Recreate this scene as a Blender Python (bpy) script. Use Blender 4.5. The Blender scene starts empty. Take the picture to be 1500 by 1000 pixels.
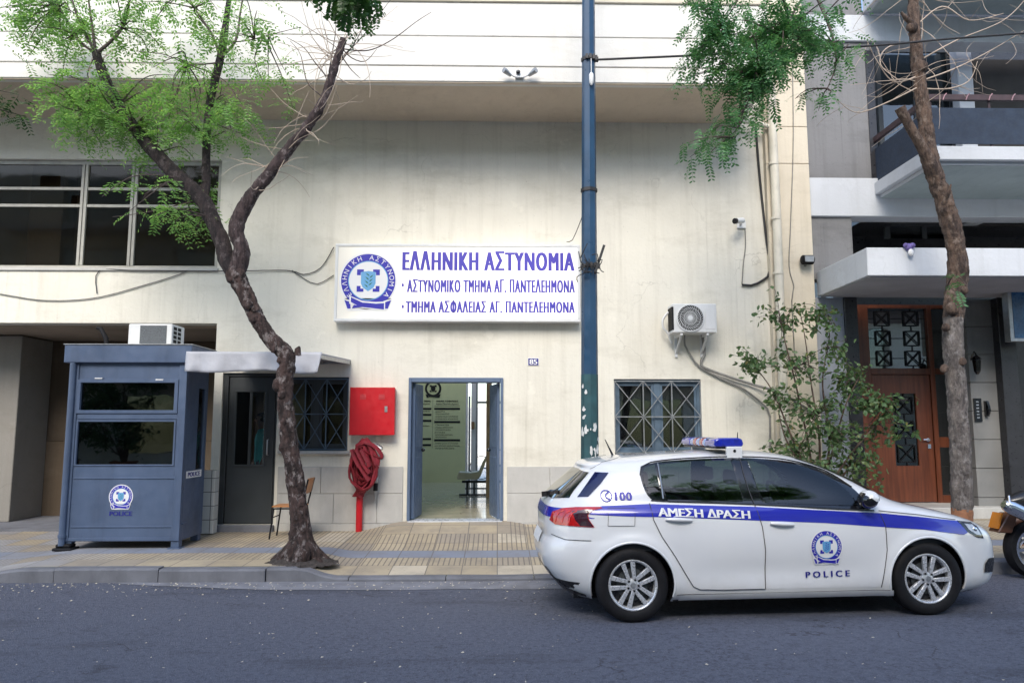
import bpy, bmesh, math, random
from mathutils import Vector, Matrix, noise
from mathutils.geometry import delaunay_2d_cdt
random.seed(7)
R = math.radians
scn = bpy.context.scene
COL = scn.collection

# ------------------------------------------------------------------ camera, sky, sun, exposure
PITCH, YAW, EYE, FOC = math.atan(128/1100), R(1.13), 1.72, 1100.0
cam_d = bpy.data.cameras.new('camera'); cam = bpy.data.objects.new('camera', cam_d); COL.objects.link(cam)
cam.location = (0, 0, EYE); cam.rotation_euler = (R(90)+PITCH, 0, -YAW)
cam_d.sensor_width = 36; cam_d.lens = 36*FOC/1500; cam_d.clip_end = 500; cam_d.clip_start = .05
scn.camera = cam
SUN_EL, SUN_AZ = R(40), R(192)
w = bpy.data.worlds.new('World'); scn.world = w; w.use_nodes = True
nt = w.node_tree; bg = nt.nodes['Background']
sky = nt.nodes.new('ShaderNodeTexSky'); sky.sky_type = 'NISHITA'; sky.sun_disc = False
sky.sun_elevation = SUN_EL; sky.sun_rotation = SUN_AZ; sky.air_density = 1.0; sky.dust_density = 1.2; sky.ozone_density = 1.0
nt.links.new(sky.outputs[0], bg.inputs[0]); bg.inputs[1].default_value = .15
sun_d = bpy.data.lights.new('sun', 'SUN'); sun_d.energy = 1.35; sun_d.angle = R(30); sun_d.color = (1, .93, .82)
sun = bpy.data.objects.new('sun', sun_d); COL.objects.link(sun)
sd = Vector((math.sin(SUN_AZ)*math.cos(SUN_EL), math.cos(SUN_AZ)*math.cos(SUN_EL), math.sin(SUN_EL)))
sun.rotation_euler = sd.to_track_quat('Z', 'Y').to_euler(); sun.location = (0, -4, 20)
scn.view_settings.view_transform = 'Standard'; scn.view_settings.look = 'None'
scn.view_settings.gamma = 1; scn.view_settings.exposure = 1.35
scn.cycles.max_bounces = 8; scn.cycles.transparent_max_bounces = 12

# ------------------------------------------------------------------ helpers
FW = Vector((math.sin(YAW)*math.cos(PITCH), math.cos(YAW)*math.cos(PITCH), math.sin(PITCH)))
RT = Vector((math.cos(YAW), -math.sin(YAW), 0)); UP = RT.cross(FW)
def ray(x, y): return FW + RT*((x-750)/FOC) + UP*((500-y)/FOC)
def at(x, y, Y):
    d = ray(x, y); return Vector((0, 0, EYE)) + d*(Y/d.y)
def onz(x, y, z):
    d = ray(x, y); return Vector((0, 0, EYE)) + d*((z-EYE)/d.z)
def rect(x0, y0, x1, y1, Y):
    ym, xm = (y0+y1)/2, (x0+x1)/2
    return at(x0, ym, Y).x, at(x1, ym, Y).x, at(xm, y1, Y).z, at(xm, y0, Y).z

def rough(bm, amp, fine, freq=7, stretch=.4, keep=None):
    """bark relief: lumps and ridges pushed out along the surface"""
    bm.normal_update()
    for v in bm.verts:
        p = v.co; q = Vector((p.x, p.y, p.z*stretch)); a = amp*(noise.fractal(p*freq, .9, 2.1, 3)) ; r = fine*(1-2*abs(noise.noise(q*freq*4.5)))+fine*.6*noise.noise(q*freq*11)
        v.co = p+v.normal*(a+r)
class M:
    def __init__(s): s.bm = bmesh.new(); s.mi = 0
    def face(s, pts):
        f = s.bm.faces.new([s.bm.verts.new(p) for p in pts]); f.material_index = s.mi; return f
    def box(s, x0, x1, y0, y1, z0, z1):
        return s.hexa([(x0,y0,z0),(x1,y0,z0),(x1,y1,z0),(x0,y1,z0),(x0,y0,z1),(x1,y0,z1),(x1,y1,z1),(x0,y1,z1)])
    def hexa(s, p):
        v = [s.bm.verts.new(q) for q in p]
        for i in ((3,2,1,0),(4,5,6,7),(0,1,5,4),(1,2,6,5),(2,3,7,6),(3,0,4,7)):
            s.bm.faces.new([v[k] for k in i]).material_index = s.mi
        return s
    def bar(s, a, b, w, h, up=(0,0,1)):
        a, b = Vector(a), Vector(b); d = (b-a).normalized(); u = Vector(up)
        sx = d.cross(u)
        if sx.length < 1e-4: sx = d.cross(Vector((0,1,0)))
        sx.normalize(); u = sx.cross(d)
        q = [(-w/2,-h/2),(w/2,-h/2),(w/2,h/2),(-w/2,h/2)]
        return s.hexa([a+sx*i+u*j for i, j in q]+[b+sx*i+u*j for i, j in q])
    def tube(s, pts, rad, n=8, caps=True, flat=1.0, amp=0, freq=6):
        pts = [Vector(p) for p in pts]
        if not hasattr(rad, '__len__'): rad = [rad]*len(pts)
        t0 = (pts[1]-pts[0]).normalized(); u = t0.orthogonal().normalized(); rings = []
        for i, p in enumerate(pts):
            t = (pts[min(i+1, len(pts)-1)]-pts[max(i-1, 0)])
            if t.length < 1e-7: t = t0
            t = t.normalized(); u = (u-t*u.dot(t))
            if u.length < 1e-5: u = t.orthogonal()
            u.normalize(); b = t.cross(u); ring = []
            for k in range(n):
                a = 2*math.pi*k/n; q = u*math.cos(a)+b*math.sin(a)*flat; r = rad[i]
                if amp: r *= 1+amp*noise.noise((p+q*r)*freq)+amp*.5*noise.noise((p+q*r)*freq*3.1)
                ring.append(s.bm.verts.new(p+q*r))
            rings.append(ring)
        for i in range(len(rings)-1):
            for k in range(n):
                s.bm.faces.new((rings[i][k], rings[i][(k+1)%n], rings[i+1][(k+1)%n], rings[i+1][k])).material_index = s.mi
        if caps:
            s.bm.faces.new(rings[0][::-1]).material_index = s.mi; s.bm.faces.new(rings[-1]).material_index = s.mi
        return s
    def prism(s, poly, y0, y1, f=None):
        f = f or (lambda a, b, c: (a, c, b))
        n = len(poly); A = [s.bm.verts.new(f(p[0], p[1], y0)) for p in poly]; B = [s.bm.verts.new(f(p[0], p[1], y1)) for p in poly]
        s.bm.faces.new(A).material_index = s.mi; s.bm.faces.new(B[::-1]).material_index = s.mi
        for i in range(n): s.bm.faces.new((A[i], B[i], B[(i+1)%n], A[(i+1)%n])).material_index = s.mi
        return s
    def lathe(s, prof, mat4, n=32, closed=False):
        rings = []
        for r, h in prof:
            rings.append([s.bm.verts.new(mat4 @ Vector((r*math.cos(2*math.pi*k/n), r*math.sin(2*math.pi*k/n), h))) for k in range(n)])
        L = len(rings)
        for i in range(L if closed else L-1):
            a, b = rings[i], rings[(i+1)%L]
            for k in range(n): s.bm.faces.new((a[k], a[(k+1)%n], b[(k+1)%n], b[k])).material_index = s.mi
        if not closed:
            for rg in (rings[0][::-1], rings[-1]):
                s.bm.faces.new(rg).material_index = s.mi
        return s
    def ball(s, c, r, sc=(1,1,1), n=2):
        g = bmesh.ops.create_icosphere(s.bm, subdivisions=n, radius=1, matrix=Matrix.Translation(c) @ Matrix.Diagonal((r*sc[0], r*sc[1], r*sc[2], 1)))
        for v in g['verts']:
            for f in v.link_faces: f.material_index = s.mi
        return s
    def build(s, name, mats, parent=None, bevel=0, smooth=None, seg=1, local=False, label=None, fix=True):
        if fix: bmesh.ops.recalc_face_normals(s.bm, faces=s.bm.faces[:])
        me = bpy.data.meshes.new(name); s.bm.to_mesh(me); s.bm.free()
        for m in (mats if isinstance(mats, (list, tuple)) else [mats]): me.materials.append(m)
        if smooth is not None:
            me.polygons.foreach_set('use_smooth', [True]*len(me.polygons)); me.set_sharp_from_angle(angle=R(smooth))
        o = bpy.data.objects.new(name, me); COL.objects.link(o)
        if parent:
            o.parent = parent
            if not local: o.matrix_parent_inverse = parent_mat(parent).inverted()
        if bevel:
            b = o.modifiers.new('bevel', 'BEVEL'); b.width = bevel; b.segments = seg; b.limit_method = 'ANGLE'; b.angle_limit = R(40)
        if label: o['label'] = label
        return o
def parent_mat(o):
    m = Matrix.LocRotScale(o.location, o.rotation_euler, o.scale)
    return parent_mat(o.parent) @ o.matrix_parent_inverse @ m if o.parent else m
def tag(o, label, cat, group=None, kind=None):
    o['label'] = label; o['category'] = cat
    if group: o['group'] = group
    if kind: o['kind'] = kind
    return o
def struct(o): o['kind'] = 'structure'; return o
def thing(name, label, cat, loc, group=None, rot=(0,0,0)):
    o = bpy.data.objects.new(name, None); COL.objects.link(o); o.location = loc; o.rotation_euler = rot; o.empty_display_size = .1
    return tag(o, label, cat, group)
def copy_tree(o, parent=None):
    c = o.copy(); COL.objects.link(c)
    if parent: c.parent = parent; c.matrix_parent_inverse = o.matrix_parent_inverse.copy()
    for ch in list(o.children): copy_tree(ch, c)
    return c
def grid_wall(m, x0, x1, z0, z1, ya, yb, holes):
    """one wall slab with rectangular openings; ya front, yb back"""
    xs = sorted({x0, x1, *[h[0] for h in holes], *[h[1] for h in holes]}); xs = [x for x in xs if x0 <= x <= x1]
    zs = sorted({z0, z1, *[h[2] for h in holes], *[h[3] for h in holes]}); zs = [z for z in zs if z0 <= z <= z1]
    V = {}
    def v(i, k, y):
        if (i, k, y) not in V: V[i, k, y] = m.bm.verts.new((xs[i], y, zs[k]))
        return V[i, k, y]
    nx, nz = len(xs)-1, len(zs)-1
    solid = [[not any(h[0]-1e-6 < (xs[i]+xs[i+1])/2 < h[1]+1e-6 and h[2]-1e-6 < (zs[k]+zs[k+1])/2 < h[3]+1e-6 for h in holes) for k in range(nz)] for i in range(nx)]
    S_ = lambda i, k: 0 <= i < nx and 0 <= k < nz and solid[i][k]
    for i in range(nx):
        for k in range(nz):
            if not solid[i][k]: continue
            F = lambda *q: setattr(m.bm.faces.new(q), 'material_index', m.mi)
            F(v(i,k,ya), v(i+1,k,ya), v(i+1,k+1,ya), v(i,k+1,ya)); F(v(i,k+1,yb), v(i+1,k+1,yb), v(i+1,k,yb), v(i,k,yb))
            if not S_(i-1,k): F(v(i,k,ya), v(i,k+1,ya), v(i,k+1,yb), v(i,k,yb))
            if not S_(i+1,k): F(v(i+1,k,yb), v(i+1,k+1,yb), v(i+1,k+1,ya), v(i+1,k,ya))
            if not S_(i,k-1): F(v(i,k,yb), v(i+1,k,yb), v(i+1,k,ya), v(i,k,ya))
            if not S_(i,k+1): F(v(i,k+1,ya), v(i+1,k+1,ya), v(i+1,k+1,yb), v(i,k+1,yb))
    return m
def spline(pts, step=.05):
    P = [Vector(p) for p in pts]; out = []
    for i in range(len(P)-1):
        p0, p1, p2, p3 = P[max(i-1,0)], P[i], P[i+1], P[min(i+2,len(P)-1)]
        n = max(1, int((p2-p1).length/step))
        for k in range(n):
            t = k/n; out.append(.5*((2*p1)+(p2-p0)*t+(2*p0-5*p1+4*p2-p3)*t*t+(3*p1-p0-3*p2+p3)*t**3))
    return out+[P[-1]]
def lerp_list(v, n):
    return [v[min(int(t), len(v)-2)]+(v[min(int(t), len(v)-2)+1]-v[min(int(t), len(v)-2)])*(t-min(int(t), len(v)-2)) for t in [k*(len(v)-1)/(n-1) for k in range(n)]]

# lettering: flat outlines of a font, returned as 2-D points and faces
_txt = {}
def text2d(body, bold=.0, space=1.0):
    bold = (bold, space)
    if (body, bold) in _txt: return _txt[body, bold]
    b0 = body; body = body.translate(str.maketrans('ΚΑΡΕΗΙΜΝΟΤΥΒ', 'KAPEHIMNOTYB')); bars_ = []
    while 'Φ' in body:                                    # drawn as a ring with an upright
        i = body.index('Φ'); body = body[:i]+'O'+body[i+1:]; vs, _ = text2d(body[:i+1], 0, bold[1]); o_, _ = text2d('O')
        cx = max(v[0] for v in vs)-(max(v[0] for v in o_)-min(v[0] for v in o_))/2; bars_.append(cx)
    c = bpy.data.curves.new('lettering', 'FONT'); c.body = body; c.space_character = bold[1]; c.resolution_u = 3; c.fill_mode = 'FRONT'
    o = bpy.data.objects.new('lettering', c); COL.objects.link(o); bpy.context.view_layer.update()
    me = bpy.data.meshes.new_from_object(o.evaluated_get(bpy.context.evaluated_depsgraph_get()))
    r = ([(v.co.x, v.co.y) for v in me.vertices], [tuple(p.vertices) for p in me.polygons])
    bpy.data.objects.remove(o); bpy.data.curves.remove(c); bpy.data.meshes.remove(me)
    for cx in bars_:
        n = len(r[0]); r[0].extend([(cx-.045,-.02), (cx+.045,-.02), (cx+.045,.75), (cx-.045,.75)]); r[1].append((n, n+1, n+2, n+3))
    _txt[b0, bold] = r; return r
def put2d(m, vf, f, lift=None):
    vs = [m.bm.verts.new(f(x, y)+lift if lift else f(x, y)) for x, y in vf[0]]
    for p in vf[1]:
        try: m.bm.faces.new([vs[k] for k in p]).material_index = m.mi
        except ValueError: pass
def text_box(m, body, x0, x1, y0, y1, f, bold=.02):
    """lettering scaled into a box; f maps box coordinates to space; bold strokes are struck three times, side by side"""
    vs, fs = text2d(body, 0, 1.2 if bold > .045 else 1.13 if bold > .03 else 1.0)
    ax, bx = min(v[0] for v in vs), max(v[0] for v in vs); ay, by = min(v[1] for v in vs), max(v[1] for v in vs)
    d = bold*1.5*(x1-x0)/(bx-ax)
    for i, o in enumerate((0, -d, d, -d/2, d/2) if bold > .025 else ((0, -d, d) if bold else (0,))):
        put2d(m, ([(x0+d+(x-ax)/(bx-ax)*(x1-x0-2*d)+o, y0+(y-ay)/(by-ay)*(y1-y0)) for x, y in vs], fs), f, Vector((.0003, -.0003, 0))*i)
def crest(m, f, letters='ΕΛΛΗΝΙΚΗ ΑΣΤΥΝΟΜΙΑ', mats=(0, 1, 2, 3), mono=False, text=True):
    """round police crest in a unit circle; f(x, y, layer) maps to space. mats: white, blue, pale blue, green"""
    W_, B_, L_, G_ = mats
    def ring(r0, r1, lay, mi, a0=0, a1=360, n=56):
        m.mi = mi
        for k in range(n):
            a, b = R(a0+(a1-a0)*k/n), R(a0+(a1-a0)*(k+1)/n)
            q = [(r0*math.cos(a), r0*math.sin(a)), (r1*math.cos(a), r1*math.sin(a)), (r1*math.cos(b), r1*math.sin(b)), (r0*math.cos(b), r0*math.sin(b))]
            if r0 == 0: q = q[1:3]+[(0, 0)]
            m.face([f(x, y, lay) for x, y in q])
    def poly(p, lay, mi): m.mi = mi; m.face([f(x, y, lay) for x, y in p])
    if not mono:
        ring(0, 1.08, 0, W_)
        poly([(-.92,-.66), (-.72,-1.14), (.72,-1.14), (.92,-.66)], 0, W_)
    ring(.74, 1, 1, B_)
    if not mono: ring(.71, .74, 1, L_)
    if text:
        m.mi = W_ if not mono else 0; n = len(letters)
        for i, ch in enumerate(letters):
            if ch == ' ': continue
            vs, fs = text2d(ch); w_ = max(v[0] for v in vs)+min(v[0] for v in vs)
            a = R(218-256*i/(n-1)); s = .25; rb = .785
            put2d(m, ([((x-w_/2)*s, y*s) for x, y in vs], fs), lambda x, y: f((rb+y)*math.cos(a)+x*math.sin(a), (rb+y)*math.sin(a)-x*math.cos(a), 2))
    for sx in (-1, 1):
        for sy in (-1, 1): poly([(sx*.17,sy*.42), (sx*.42,sy*.42), (sx*.42,sy*.2), (sx*.28,sy*.2), (sx*.28,sy*.3), (sx*.17,sy*.3)][::sx*sy], 1, B_)
    poly([(-.27,.32), (-.27,-.1), (-.2,-.26), (0,-.4), (.2,-.26), (.27,-.1), (.27,.32), (0,.36)], 2, L_)
    for k in range(7):
        t = -.25+.07*k; sgn = 1 if k % 2 else -1; cx = .03+.12*t
        poly([(cx,t), (cx+sgn*.05,t+.07), (cx+sgn*.15,t+.12), (cx+sgn*.07,t+.02)], 3, G_)
    rib = lambda p, lay, mi: poly(p, lay, mi)
    rib([(-.92,-.66), (-.58,-.76), (-.56,-1.1), (-.78,-1.1)], 2.2, W_); rib([(.58,-.76), (.92,-.66), (.78,-1.1), (.56,-1.1)], 2.2, W_); rib([(-.86,-.73), (-.64,-.80), (-.62,-1.05), (-.74,-1.05)], 2.6, B_); rib([(.64,-.80), (.86,-.73), (.74,-1.05), (.62,-1.05)], 2.6, B_); rib([(-.68,-.56), (-.2,-.76), (.3,-.8), (.64,-.78), (.64,-1.12), (.1,-1.06), (-.3,-1.02), (-.68,-.86)], 3.0, W_)
    rib([(-.62,-.62), (-.2,-.82), (.3,-.86), (.6,-.84), (.6,-1.08), (.1,-1.02), (-.3,-.98), (-.62,-.8)], 3.4, B_)
    rib([(-.58,-1.04), (-.2,-.99), (-.5,-.9)], 3.8, B_)

# ------------------------------------------------------------------ materials
MT = {}
def newmat(name):
    m = bpy.data.materials.new(name); m.use_nodes = True; t = m.node_tree; MT[name] = m
    return m, t, t.nodes['Principled BSDF']
def nd(t, kind, **kw):
    n = t.nodes.new('ShaderNode'+kind)
    for k, v in kw.items():
        if hasattr(n, k): setattr(n, k, v)
        else: n.inputs[k].default_value = v
    return n
def mth(t, op, a, b=None, c=None):
    n = t.nodes.new('ShaderNodeMath'); n.operation = op
    for i, q in enumerate((a, b, c)):
        if q is None: continue
        if isinstance(q, (int, float)): n.inputs[i].default_value = q
        else: t.links.new(q, n.inputs[i])
    return n.outputs[0]
def mixc(t, fac, a, b, mode='MIX'):
    n = t.nodes.new('ShaderNodeMix'); n.data_type = 'RGBA'; n.blend_type = mode
    for i, q in ((0, fac), (6, a), (7, b)):
        if isinstance(q, (int, float)): n.inputs[i].default_value = q
        elif isinstance(q, tuple): n.inputs[i].default_value = (*q[:3], 1)
        else: t.links.new(q, n.inputs[i])
    return n.outputs[2]
def coords(t): return t.nodes.new('ShaderNodeTexCoord').outputs['Object']
def nz(t, co, scale, detail=6, rough=.6, sc=None):
    if sc:
        mp = t.nodes.new('ShaderNodeMapping'); mp.inputs['Scale'].default_value = sc; t.links.new(co, mp.inputs[0]); co = mp.outputs[0]
    n = t.nodes.new('ShaderNodeTexNoise'); n.inputs['Scale'].default_value = scale; n.inputs['Detail'].default_value = detail; n.inputs['Roughness'].default_value = rough
    t.links.new(co, n.inputs['Vector']); return n.outputs['Fac']
def ramp(t, fac, lo, hi, a=0., b=1.):
    n = t.nodes.new('ShaderNodeMapRange'); t.links.new(fac, n.inputs[0])
    for i, v in enumerate((lo, hi, a, b)): n.inputs[i+1].default_value = v
    return n.outputs[0]
def bump(t, p, h, strength=.3, dist=.01):
    n = t.nodes.new('ShaderNodeBump'); n.inputs['Strength'].default_value = strength; n.inputs['Distance'].default_value = dist
    t.links.new(h, n.inputs['Height']); t.links.new(n.outputs[0], p.inputs['Normal'])
def mat(name, col, rough=.6, metal=0., var=.12, vs=2.5, bmp=0., bs=80, coat=0., dirt=0., spec=None, dist=.004):
    m, t, p = newmat(name); co = coords(t)
    p.inputs['Roughness'].default_value = rough; p.inputs['Metallic'].default_value = metal
    if spec is not None: p.inputs['Specular IOR Level'].default_value = spec
    if coat: p.inputs['Coat Weight'].default_value = coat; p.inputs['Coat Roughness'].default_value = .03
    f = ramp(t, nz(t, co, vs), .3, .7)
    c = mixc(t, f, tuple(x*(1-var) for x in col), tuple(min(1, x*(1+var)) for x in col))
    if dirt:
        g = ramp(t, nz(t, co, 1.6, 9, .7, (1.5, 1.5, .35)), .48, .75, 0, dirt)
        c = mixc(t, g, c, tuple(x*.42+.01 for x in col))
        g2 = ramp(t, nz(t, co, 34, 4, .7), .62, .74, 0, dirt)
        c = mixc(t, g2, c, tuple(x*.5 for x in col))
    t.links.new(c, p.inputs['Base Color'])
    if rough > .25 and not coat:
        r = ramp(t, nz(t, co, vs*4), .3, .7, max(.05, rough-.12), min(1, rough+.12)); t.links.new(r, p.inputs['Roughness'])
    if bmp: bump(t, p, nz(t, co, bs, 5), bmp, dist)
    return m
def pchip(xs,ys):
    n=len(xs);h=[xs[i+1]-xs[i] for i in range(n-1)];d=[(ys[i+1]-ys[i])/h[i] for i in range(n-1)]
    m=[d[0]]+[0 if d[i-1]*d[i]<=0 else 2*d[i-1]*d[i]/(d[i-1]+d[i]) for i in range(1,n-1)]+[d[-1]]
    def f(x):
        if x<=xs[0]: return ys[0]
        if x>=xs[-1]: return ys[-1]
        i=0
        while x>xs[i+1]: i+=1
        t=(x-xs[i])/h[i];a=1-t
        return (1+2*t)*a*a*ys[i]+t*a*a*h[i]*m[i]+t*t*(3-2*t)*ys[i+1]+t*t*(t-1)*h[i]*m[i+1]
    return f
def tab(s):
    p=[tuple(map(float,q.split(':'))) for q in s.split()]
    return pchip([a for a,b in p],[b for a,b in p])
XF=tab('.17:3.44 .24:3.56 .34:3.60 .45:3.615 .58:3.61 .68:3.57 .74:3.50 .79:3.41 .84:3.27 .89:3.09 .94:2.88 .98:2.70 1.02:2.58 1.08:2.49 1.18:2.32 1.30:2.07 1.38:1.87 1.42:1.75 1.455:1.60 1.475:1.44 1.49:1.22')
XR=tab('.17:-.50 .24:-.60 .34:-.69 .44:-.755 .56:-.785 .66:-.77 .72:-.74 .80:-.745 .90:-.74 .98:-.715 1.04:-.67 1.10:-.615 1.20:-.50 1.30:-.385 1.335:-.35 1.36:-.345 1.385:-.31 1.41:-.20 1.435:0.0 1.46:.30 1.475:.62 1.49:.95')
WW=tab('.17:.80 .22:.845 .30:.868 .42:.878 .56:.888 .70:.893 .82:.888 .92:.878 .97:.862 1.0:.838 1.04:.815 1.12:.785 1.22:.742 1.32:.69 1.38:.645 1.42:.59 1.45:.51 1.47:.41 1.485:.25 1.49:.15')
XC=tab('.17:1.4 .9:1.35 1.2:1.1 1.4:1.0 1.49:1.08')
NF=tab('.17:5 .6:5 .75:5.5 .9:6.5 1.0:6 1.1:4.5 1.4:3.6 1.49:2.4')
NR=tab('.17:5 .6:5 .9:4.6 1.1:4.6 1.3:4.6 1.4:4 1.49:2.4')
WHL=(0.0,2.725);ZW=.325
def flare(u,z):
    b=0
    for k in WHL:
        r=math.hypot(u-k,z-ZW)
        b+=.022*math.exp(-((r-.385)/.06)**2) if r>.385 else .022
    b-=.017*math.exp(-((z-.42)/.13)**2)*math.exp(-((u-1.38)/.72)**4)
    return b*(1 if z<.75 else max(0,1-(z-.75)/.1))
def S(u,z):
    xc=XC(z)
    if u>=xc: a=XF(z)-xc;n=NF(z)
    else: a=xc-XR(z);n=NR(z)
    q=abs(u-xc)/a
    if q>=1: return 0.
    return WW(z)*(1-q**n)**(1/n)+flare(u,z)*min(1,(1-q)*6)
def RX(v,z):
    n=NR(z);xc=XC(z);q=min(.999,abs(v)/WW(z))
    return xc-(xc-XR(z))*(1-q**n)**(1/n)
# specific materials
def plaster(name, col, stain=(.27,.27,.22), amt=.5):
    m, t, p = newmat(name); co = coords(t); p.inputs['Roughness'].default_value = .85
    big = ramp(t, nz(t, co, .7, 5), .3, .7); c = mixc(t, big, tuple(x*.93 for x in col), tuple(min(1, x*1.04) for x in col))
    drip = ramp(t, nz(t, co, 3.2, 8, .65, (2.2, 1, .12)), .5, .78, 0, amt*.55); c = mixc(t, drip, c, stain)
    blot = ramp(t, nz(t, co, 1.1, 9, .72, (.6, 1, 1.6)), .52, .8, 0, amt); c = mixc(t, blot, c, stain)
    speck = ramp(t, nz(t, co, 42, 3, .6), .68, .74, 0, amt*.7); c = mixc(t, speck, c, tuple(x*.4 for x in stain))
    ck = nd(t, 'TexVoronoi'); ck.feature = 'DISTANCE_TO_EDGE'; ck.inputs['Scale'].default_value = .42; wv = t.nodes.new('ShaderNodeVectorMath'); wv.operation = 'ADD'; nn = nd(t, 'TexNoise'); nn.inputs['Scale'].default_value = 1.8; nn.inputs['Detail'].default_value = 7; t.links.new(co, nn.inputs['Vector']); t.links.new(co, wv.inputs[0]); t.links.new(nn.outputs['Color'], wv.inputs[1]); t.links.new(wv.outputs[0], ck.inputs['Vector'])
    c = mixc(t, mth(t, 'MULTIPLY', mth(t, 'MULTIPLY', ramp(t, ck.outputs['Distance'], .004, .0015), ramp(t, nz(t, co, .9, 3), .5, .65)), amt*.5), c, tuple(x*.6 for x in stain))
    sd_ = ramp(t, nz(t, co, 9, 5, .6, (2.5, 1, .035)), .62, .7, 0, amt*.35); c = mixc(t, mth(t, 'MULTIPLY', sd_, ramp(t, nz(t, co, .8, 4), .45, .6)), c, tuple(x*.8 for x in stain))
    patch = ramp(t, nz(t, co, 2.4, 4, .5), .66, .68, 0, .35); c = mixc(t, patch, c, tuple(min(1, x*1.12) for x in col))
    # faint dark band high on the wall: mostly painted shade, with some dirt
    sep = nd(t, 'SeparateXYZ'); t.links.new(co, sep.inputs[0])
    wob = mth(t, 'MULTIPLY_ADD', nz(t, co, 1.3, 6, .6, (1, 1, .2)), .5, -.25)
    zz = mth(t, 'ADD', sep.outputs[2], wob)
    band = mth(t, 'MULTIPLY', ramp(t, zz, 6.05, 5.75), ramp(t, zz, 4.7, 5.7)); fac = mth(t, 'MULTIPLY', band, ramp(t, nz(t, co, 1.7, 6), .35, .6, .1, .5))
    c = mixc(t, mth(t, 'MULTIPLY', fac, amt), c, stain)
    t.links.new(c, p.inputs['Base Color'])
    h = mth(t, 'ADD', nz(t, co, 14, 8, .6), mth(t, 'MULTIPLY', nz(t, co, 120, 3), .35)); bump(t, p, h, .28, .02)
    return m
plaster('wall_plaster', (.73,.70,.61), (.34,.31,.24), .5)
plaster('parapet_paint', (.68,.66,.61), (.4,.37,.3), .35)
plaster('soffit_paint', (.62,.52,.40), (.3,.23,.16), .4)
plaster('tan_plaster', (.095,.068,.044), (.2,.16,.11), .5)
plaster('pilaster_paint', (.64,.575,.46), (.33,.28,.2), .5)
plaster('white_fascia', (.56,.585,.62), (.33,.34,.33), .4)
plaster('grey_render', (.2,.2,.205), (.08,.08,.08), .8)
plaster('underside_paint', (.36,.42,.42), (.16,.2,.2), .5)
mat('stone_tile', (.47,.46,.435), .55, var=.1, vs=3, dirt=.45, bmp=.15, bs=30)
mat('grey_stone', (.2,.2,.195), .6, var=.15, vs=2, dirt=.6, bmp=.2, bs=40)
mat('dark_stone', (.024,.024,.028), .35, var=.3, vs=6, dirt=.3)
mat('window_steel', (.085,.13,.18), .5, var=.2, vs=5, dirt=.5)
mat('white_steel', (.38,.37,.33), .5, var=.12, vs=8, dirt=.7)
mat('door_blue', (.105,.15,.235), .42, var=.1, vs=3, dirt=.35)
mat('door_grey', (.04,.046,.05), .5, var=.15, vs=3, dirt=.4)
mat('booth_paint', (.066,.097,.165), .42, var=.14, vs=2.2, dirt=.65, bmp=.06, bs=25)
mat('dark_rubber', (.009,.009,.011), .7, var=.3, vs=9, spec=.25)
mat('black_plastic', (.012,.012,.014), .3, var=.2, vs=9)
mat('gloss_black', (.006,.006,.008), .07, var=.1, vs=9, coat=.6)
mat('appliance_white', (.66,.67,.67), .42, var=.05, vs=4, dirt=.22)
mat('galvanised', (.38,.39,.4), .4, .7, var=.2, vs=14, dirt=.3)
mat('chrome', (.8,.8,.82), .12, 1., var=.05, vs=9)
mat('alloy', (.62,.63,.65), .3, .55, var=.06, vs=9)
mat('fire_red', (.5,.006,.014), .4, var=.1, vs=3, dirt=.16)
mat('hose_red', (.22,.012,.022), .75, var=.35, vs=9, bmp=.4, bs=90)
mat('pole_blue', (.013,.05,.105), .38, var=.2, vs=3, dirt=.4)
mat('paper_white', (.66,.66,.64), .9, var=.1, vs=20, dirt=.5)
mat('cable_black', (.02,.02,.022), .6, var=.2)
mat('cable_grey', (.22,.215,.2), .7, var=.25, vs=12)
mat('pipe_cream', (.66,.62,.52), .6, var=.1, vs=4, dirt=.6)
mat('tarp_white', (.37,.38,.42), .6, var=.06, vs=5, dirt=.3, bmp=.3, bs=12, dist=.02)
mat('blue_ink', (.055,.042,.4), .5, var=.06)
mat('navy_ink', (.012,.012,.2), .5, var=.06)
mat('crest_white', (.75,.75,.75), .5, var=.03)
mat('crest_blue', (.022,.02,.36), .45, var=.06)
mat('crest_pale', (.13,.36,.62), .45, var=.06)
mat('crest_green', (.02,.15,.09), .5, var=.1)
mat('black_ink', (.012,.014,.012), .6, var=.1)
mat('hall_green', (.66,.69,.38), .7, var=.06, vs=1, dirt=.15)
mat('hall_white', (.75,.74,.7), .7, var=.05)
mat('hall_floor', (.5,.46,.33), .12, var=.2, vs=4)
mat('post_wood', (.62,.42,.23), .5, var=.2, vs=6); mat('wood_brown', (.28,.16,.07), .5, var=.2, vs=6)
mat('seat_plastic', (.7,.66,.45), .45, var=.08)
mat('chair_wood', (.42,.17,.05), .4, var=.2, vs=9)
mat('concrete', (.15,.155,.175), .85, var=.22, vs=4, dirt=.6, bmp=.5, bs=60)
mat('railing_cloth', (.022,.035,.06), .8, var=.2, vs=7, bmp=.2, bs=200)
mat('railing_wood', (.05,.028,.032), .6, var=.3, vs=9, dirt=.3)
mat('dark_room', (.05,.045,.04), .9, var=.2)
mat('room_tan', (.36,.29,.22), .9, var=.25, vs=.8)
mat('shop_blue', (.03,.12,.26), .3, var=.4, vs=4)
mat('moto_black', (.015,.015,.016), .25, var=.2, coat=.3)
mat('moto_orange', (.11,.045,.022), .4, var=.2)
mat('car_blue', (.016,.022,.36), .25, var=.04, coat=.8)
mat('car_blue_dark', (.006,.008,.05), .12, var=.3, vs=9, coat=.8)  # black gloss trim beside the rear glass; its blue reflection is put into the colour
mat('seam_grey', (.035,.035,.04), .6, var=.1)
mat('amber', (.6,.2,.02), .2, var=.1)
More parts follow.
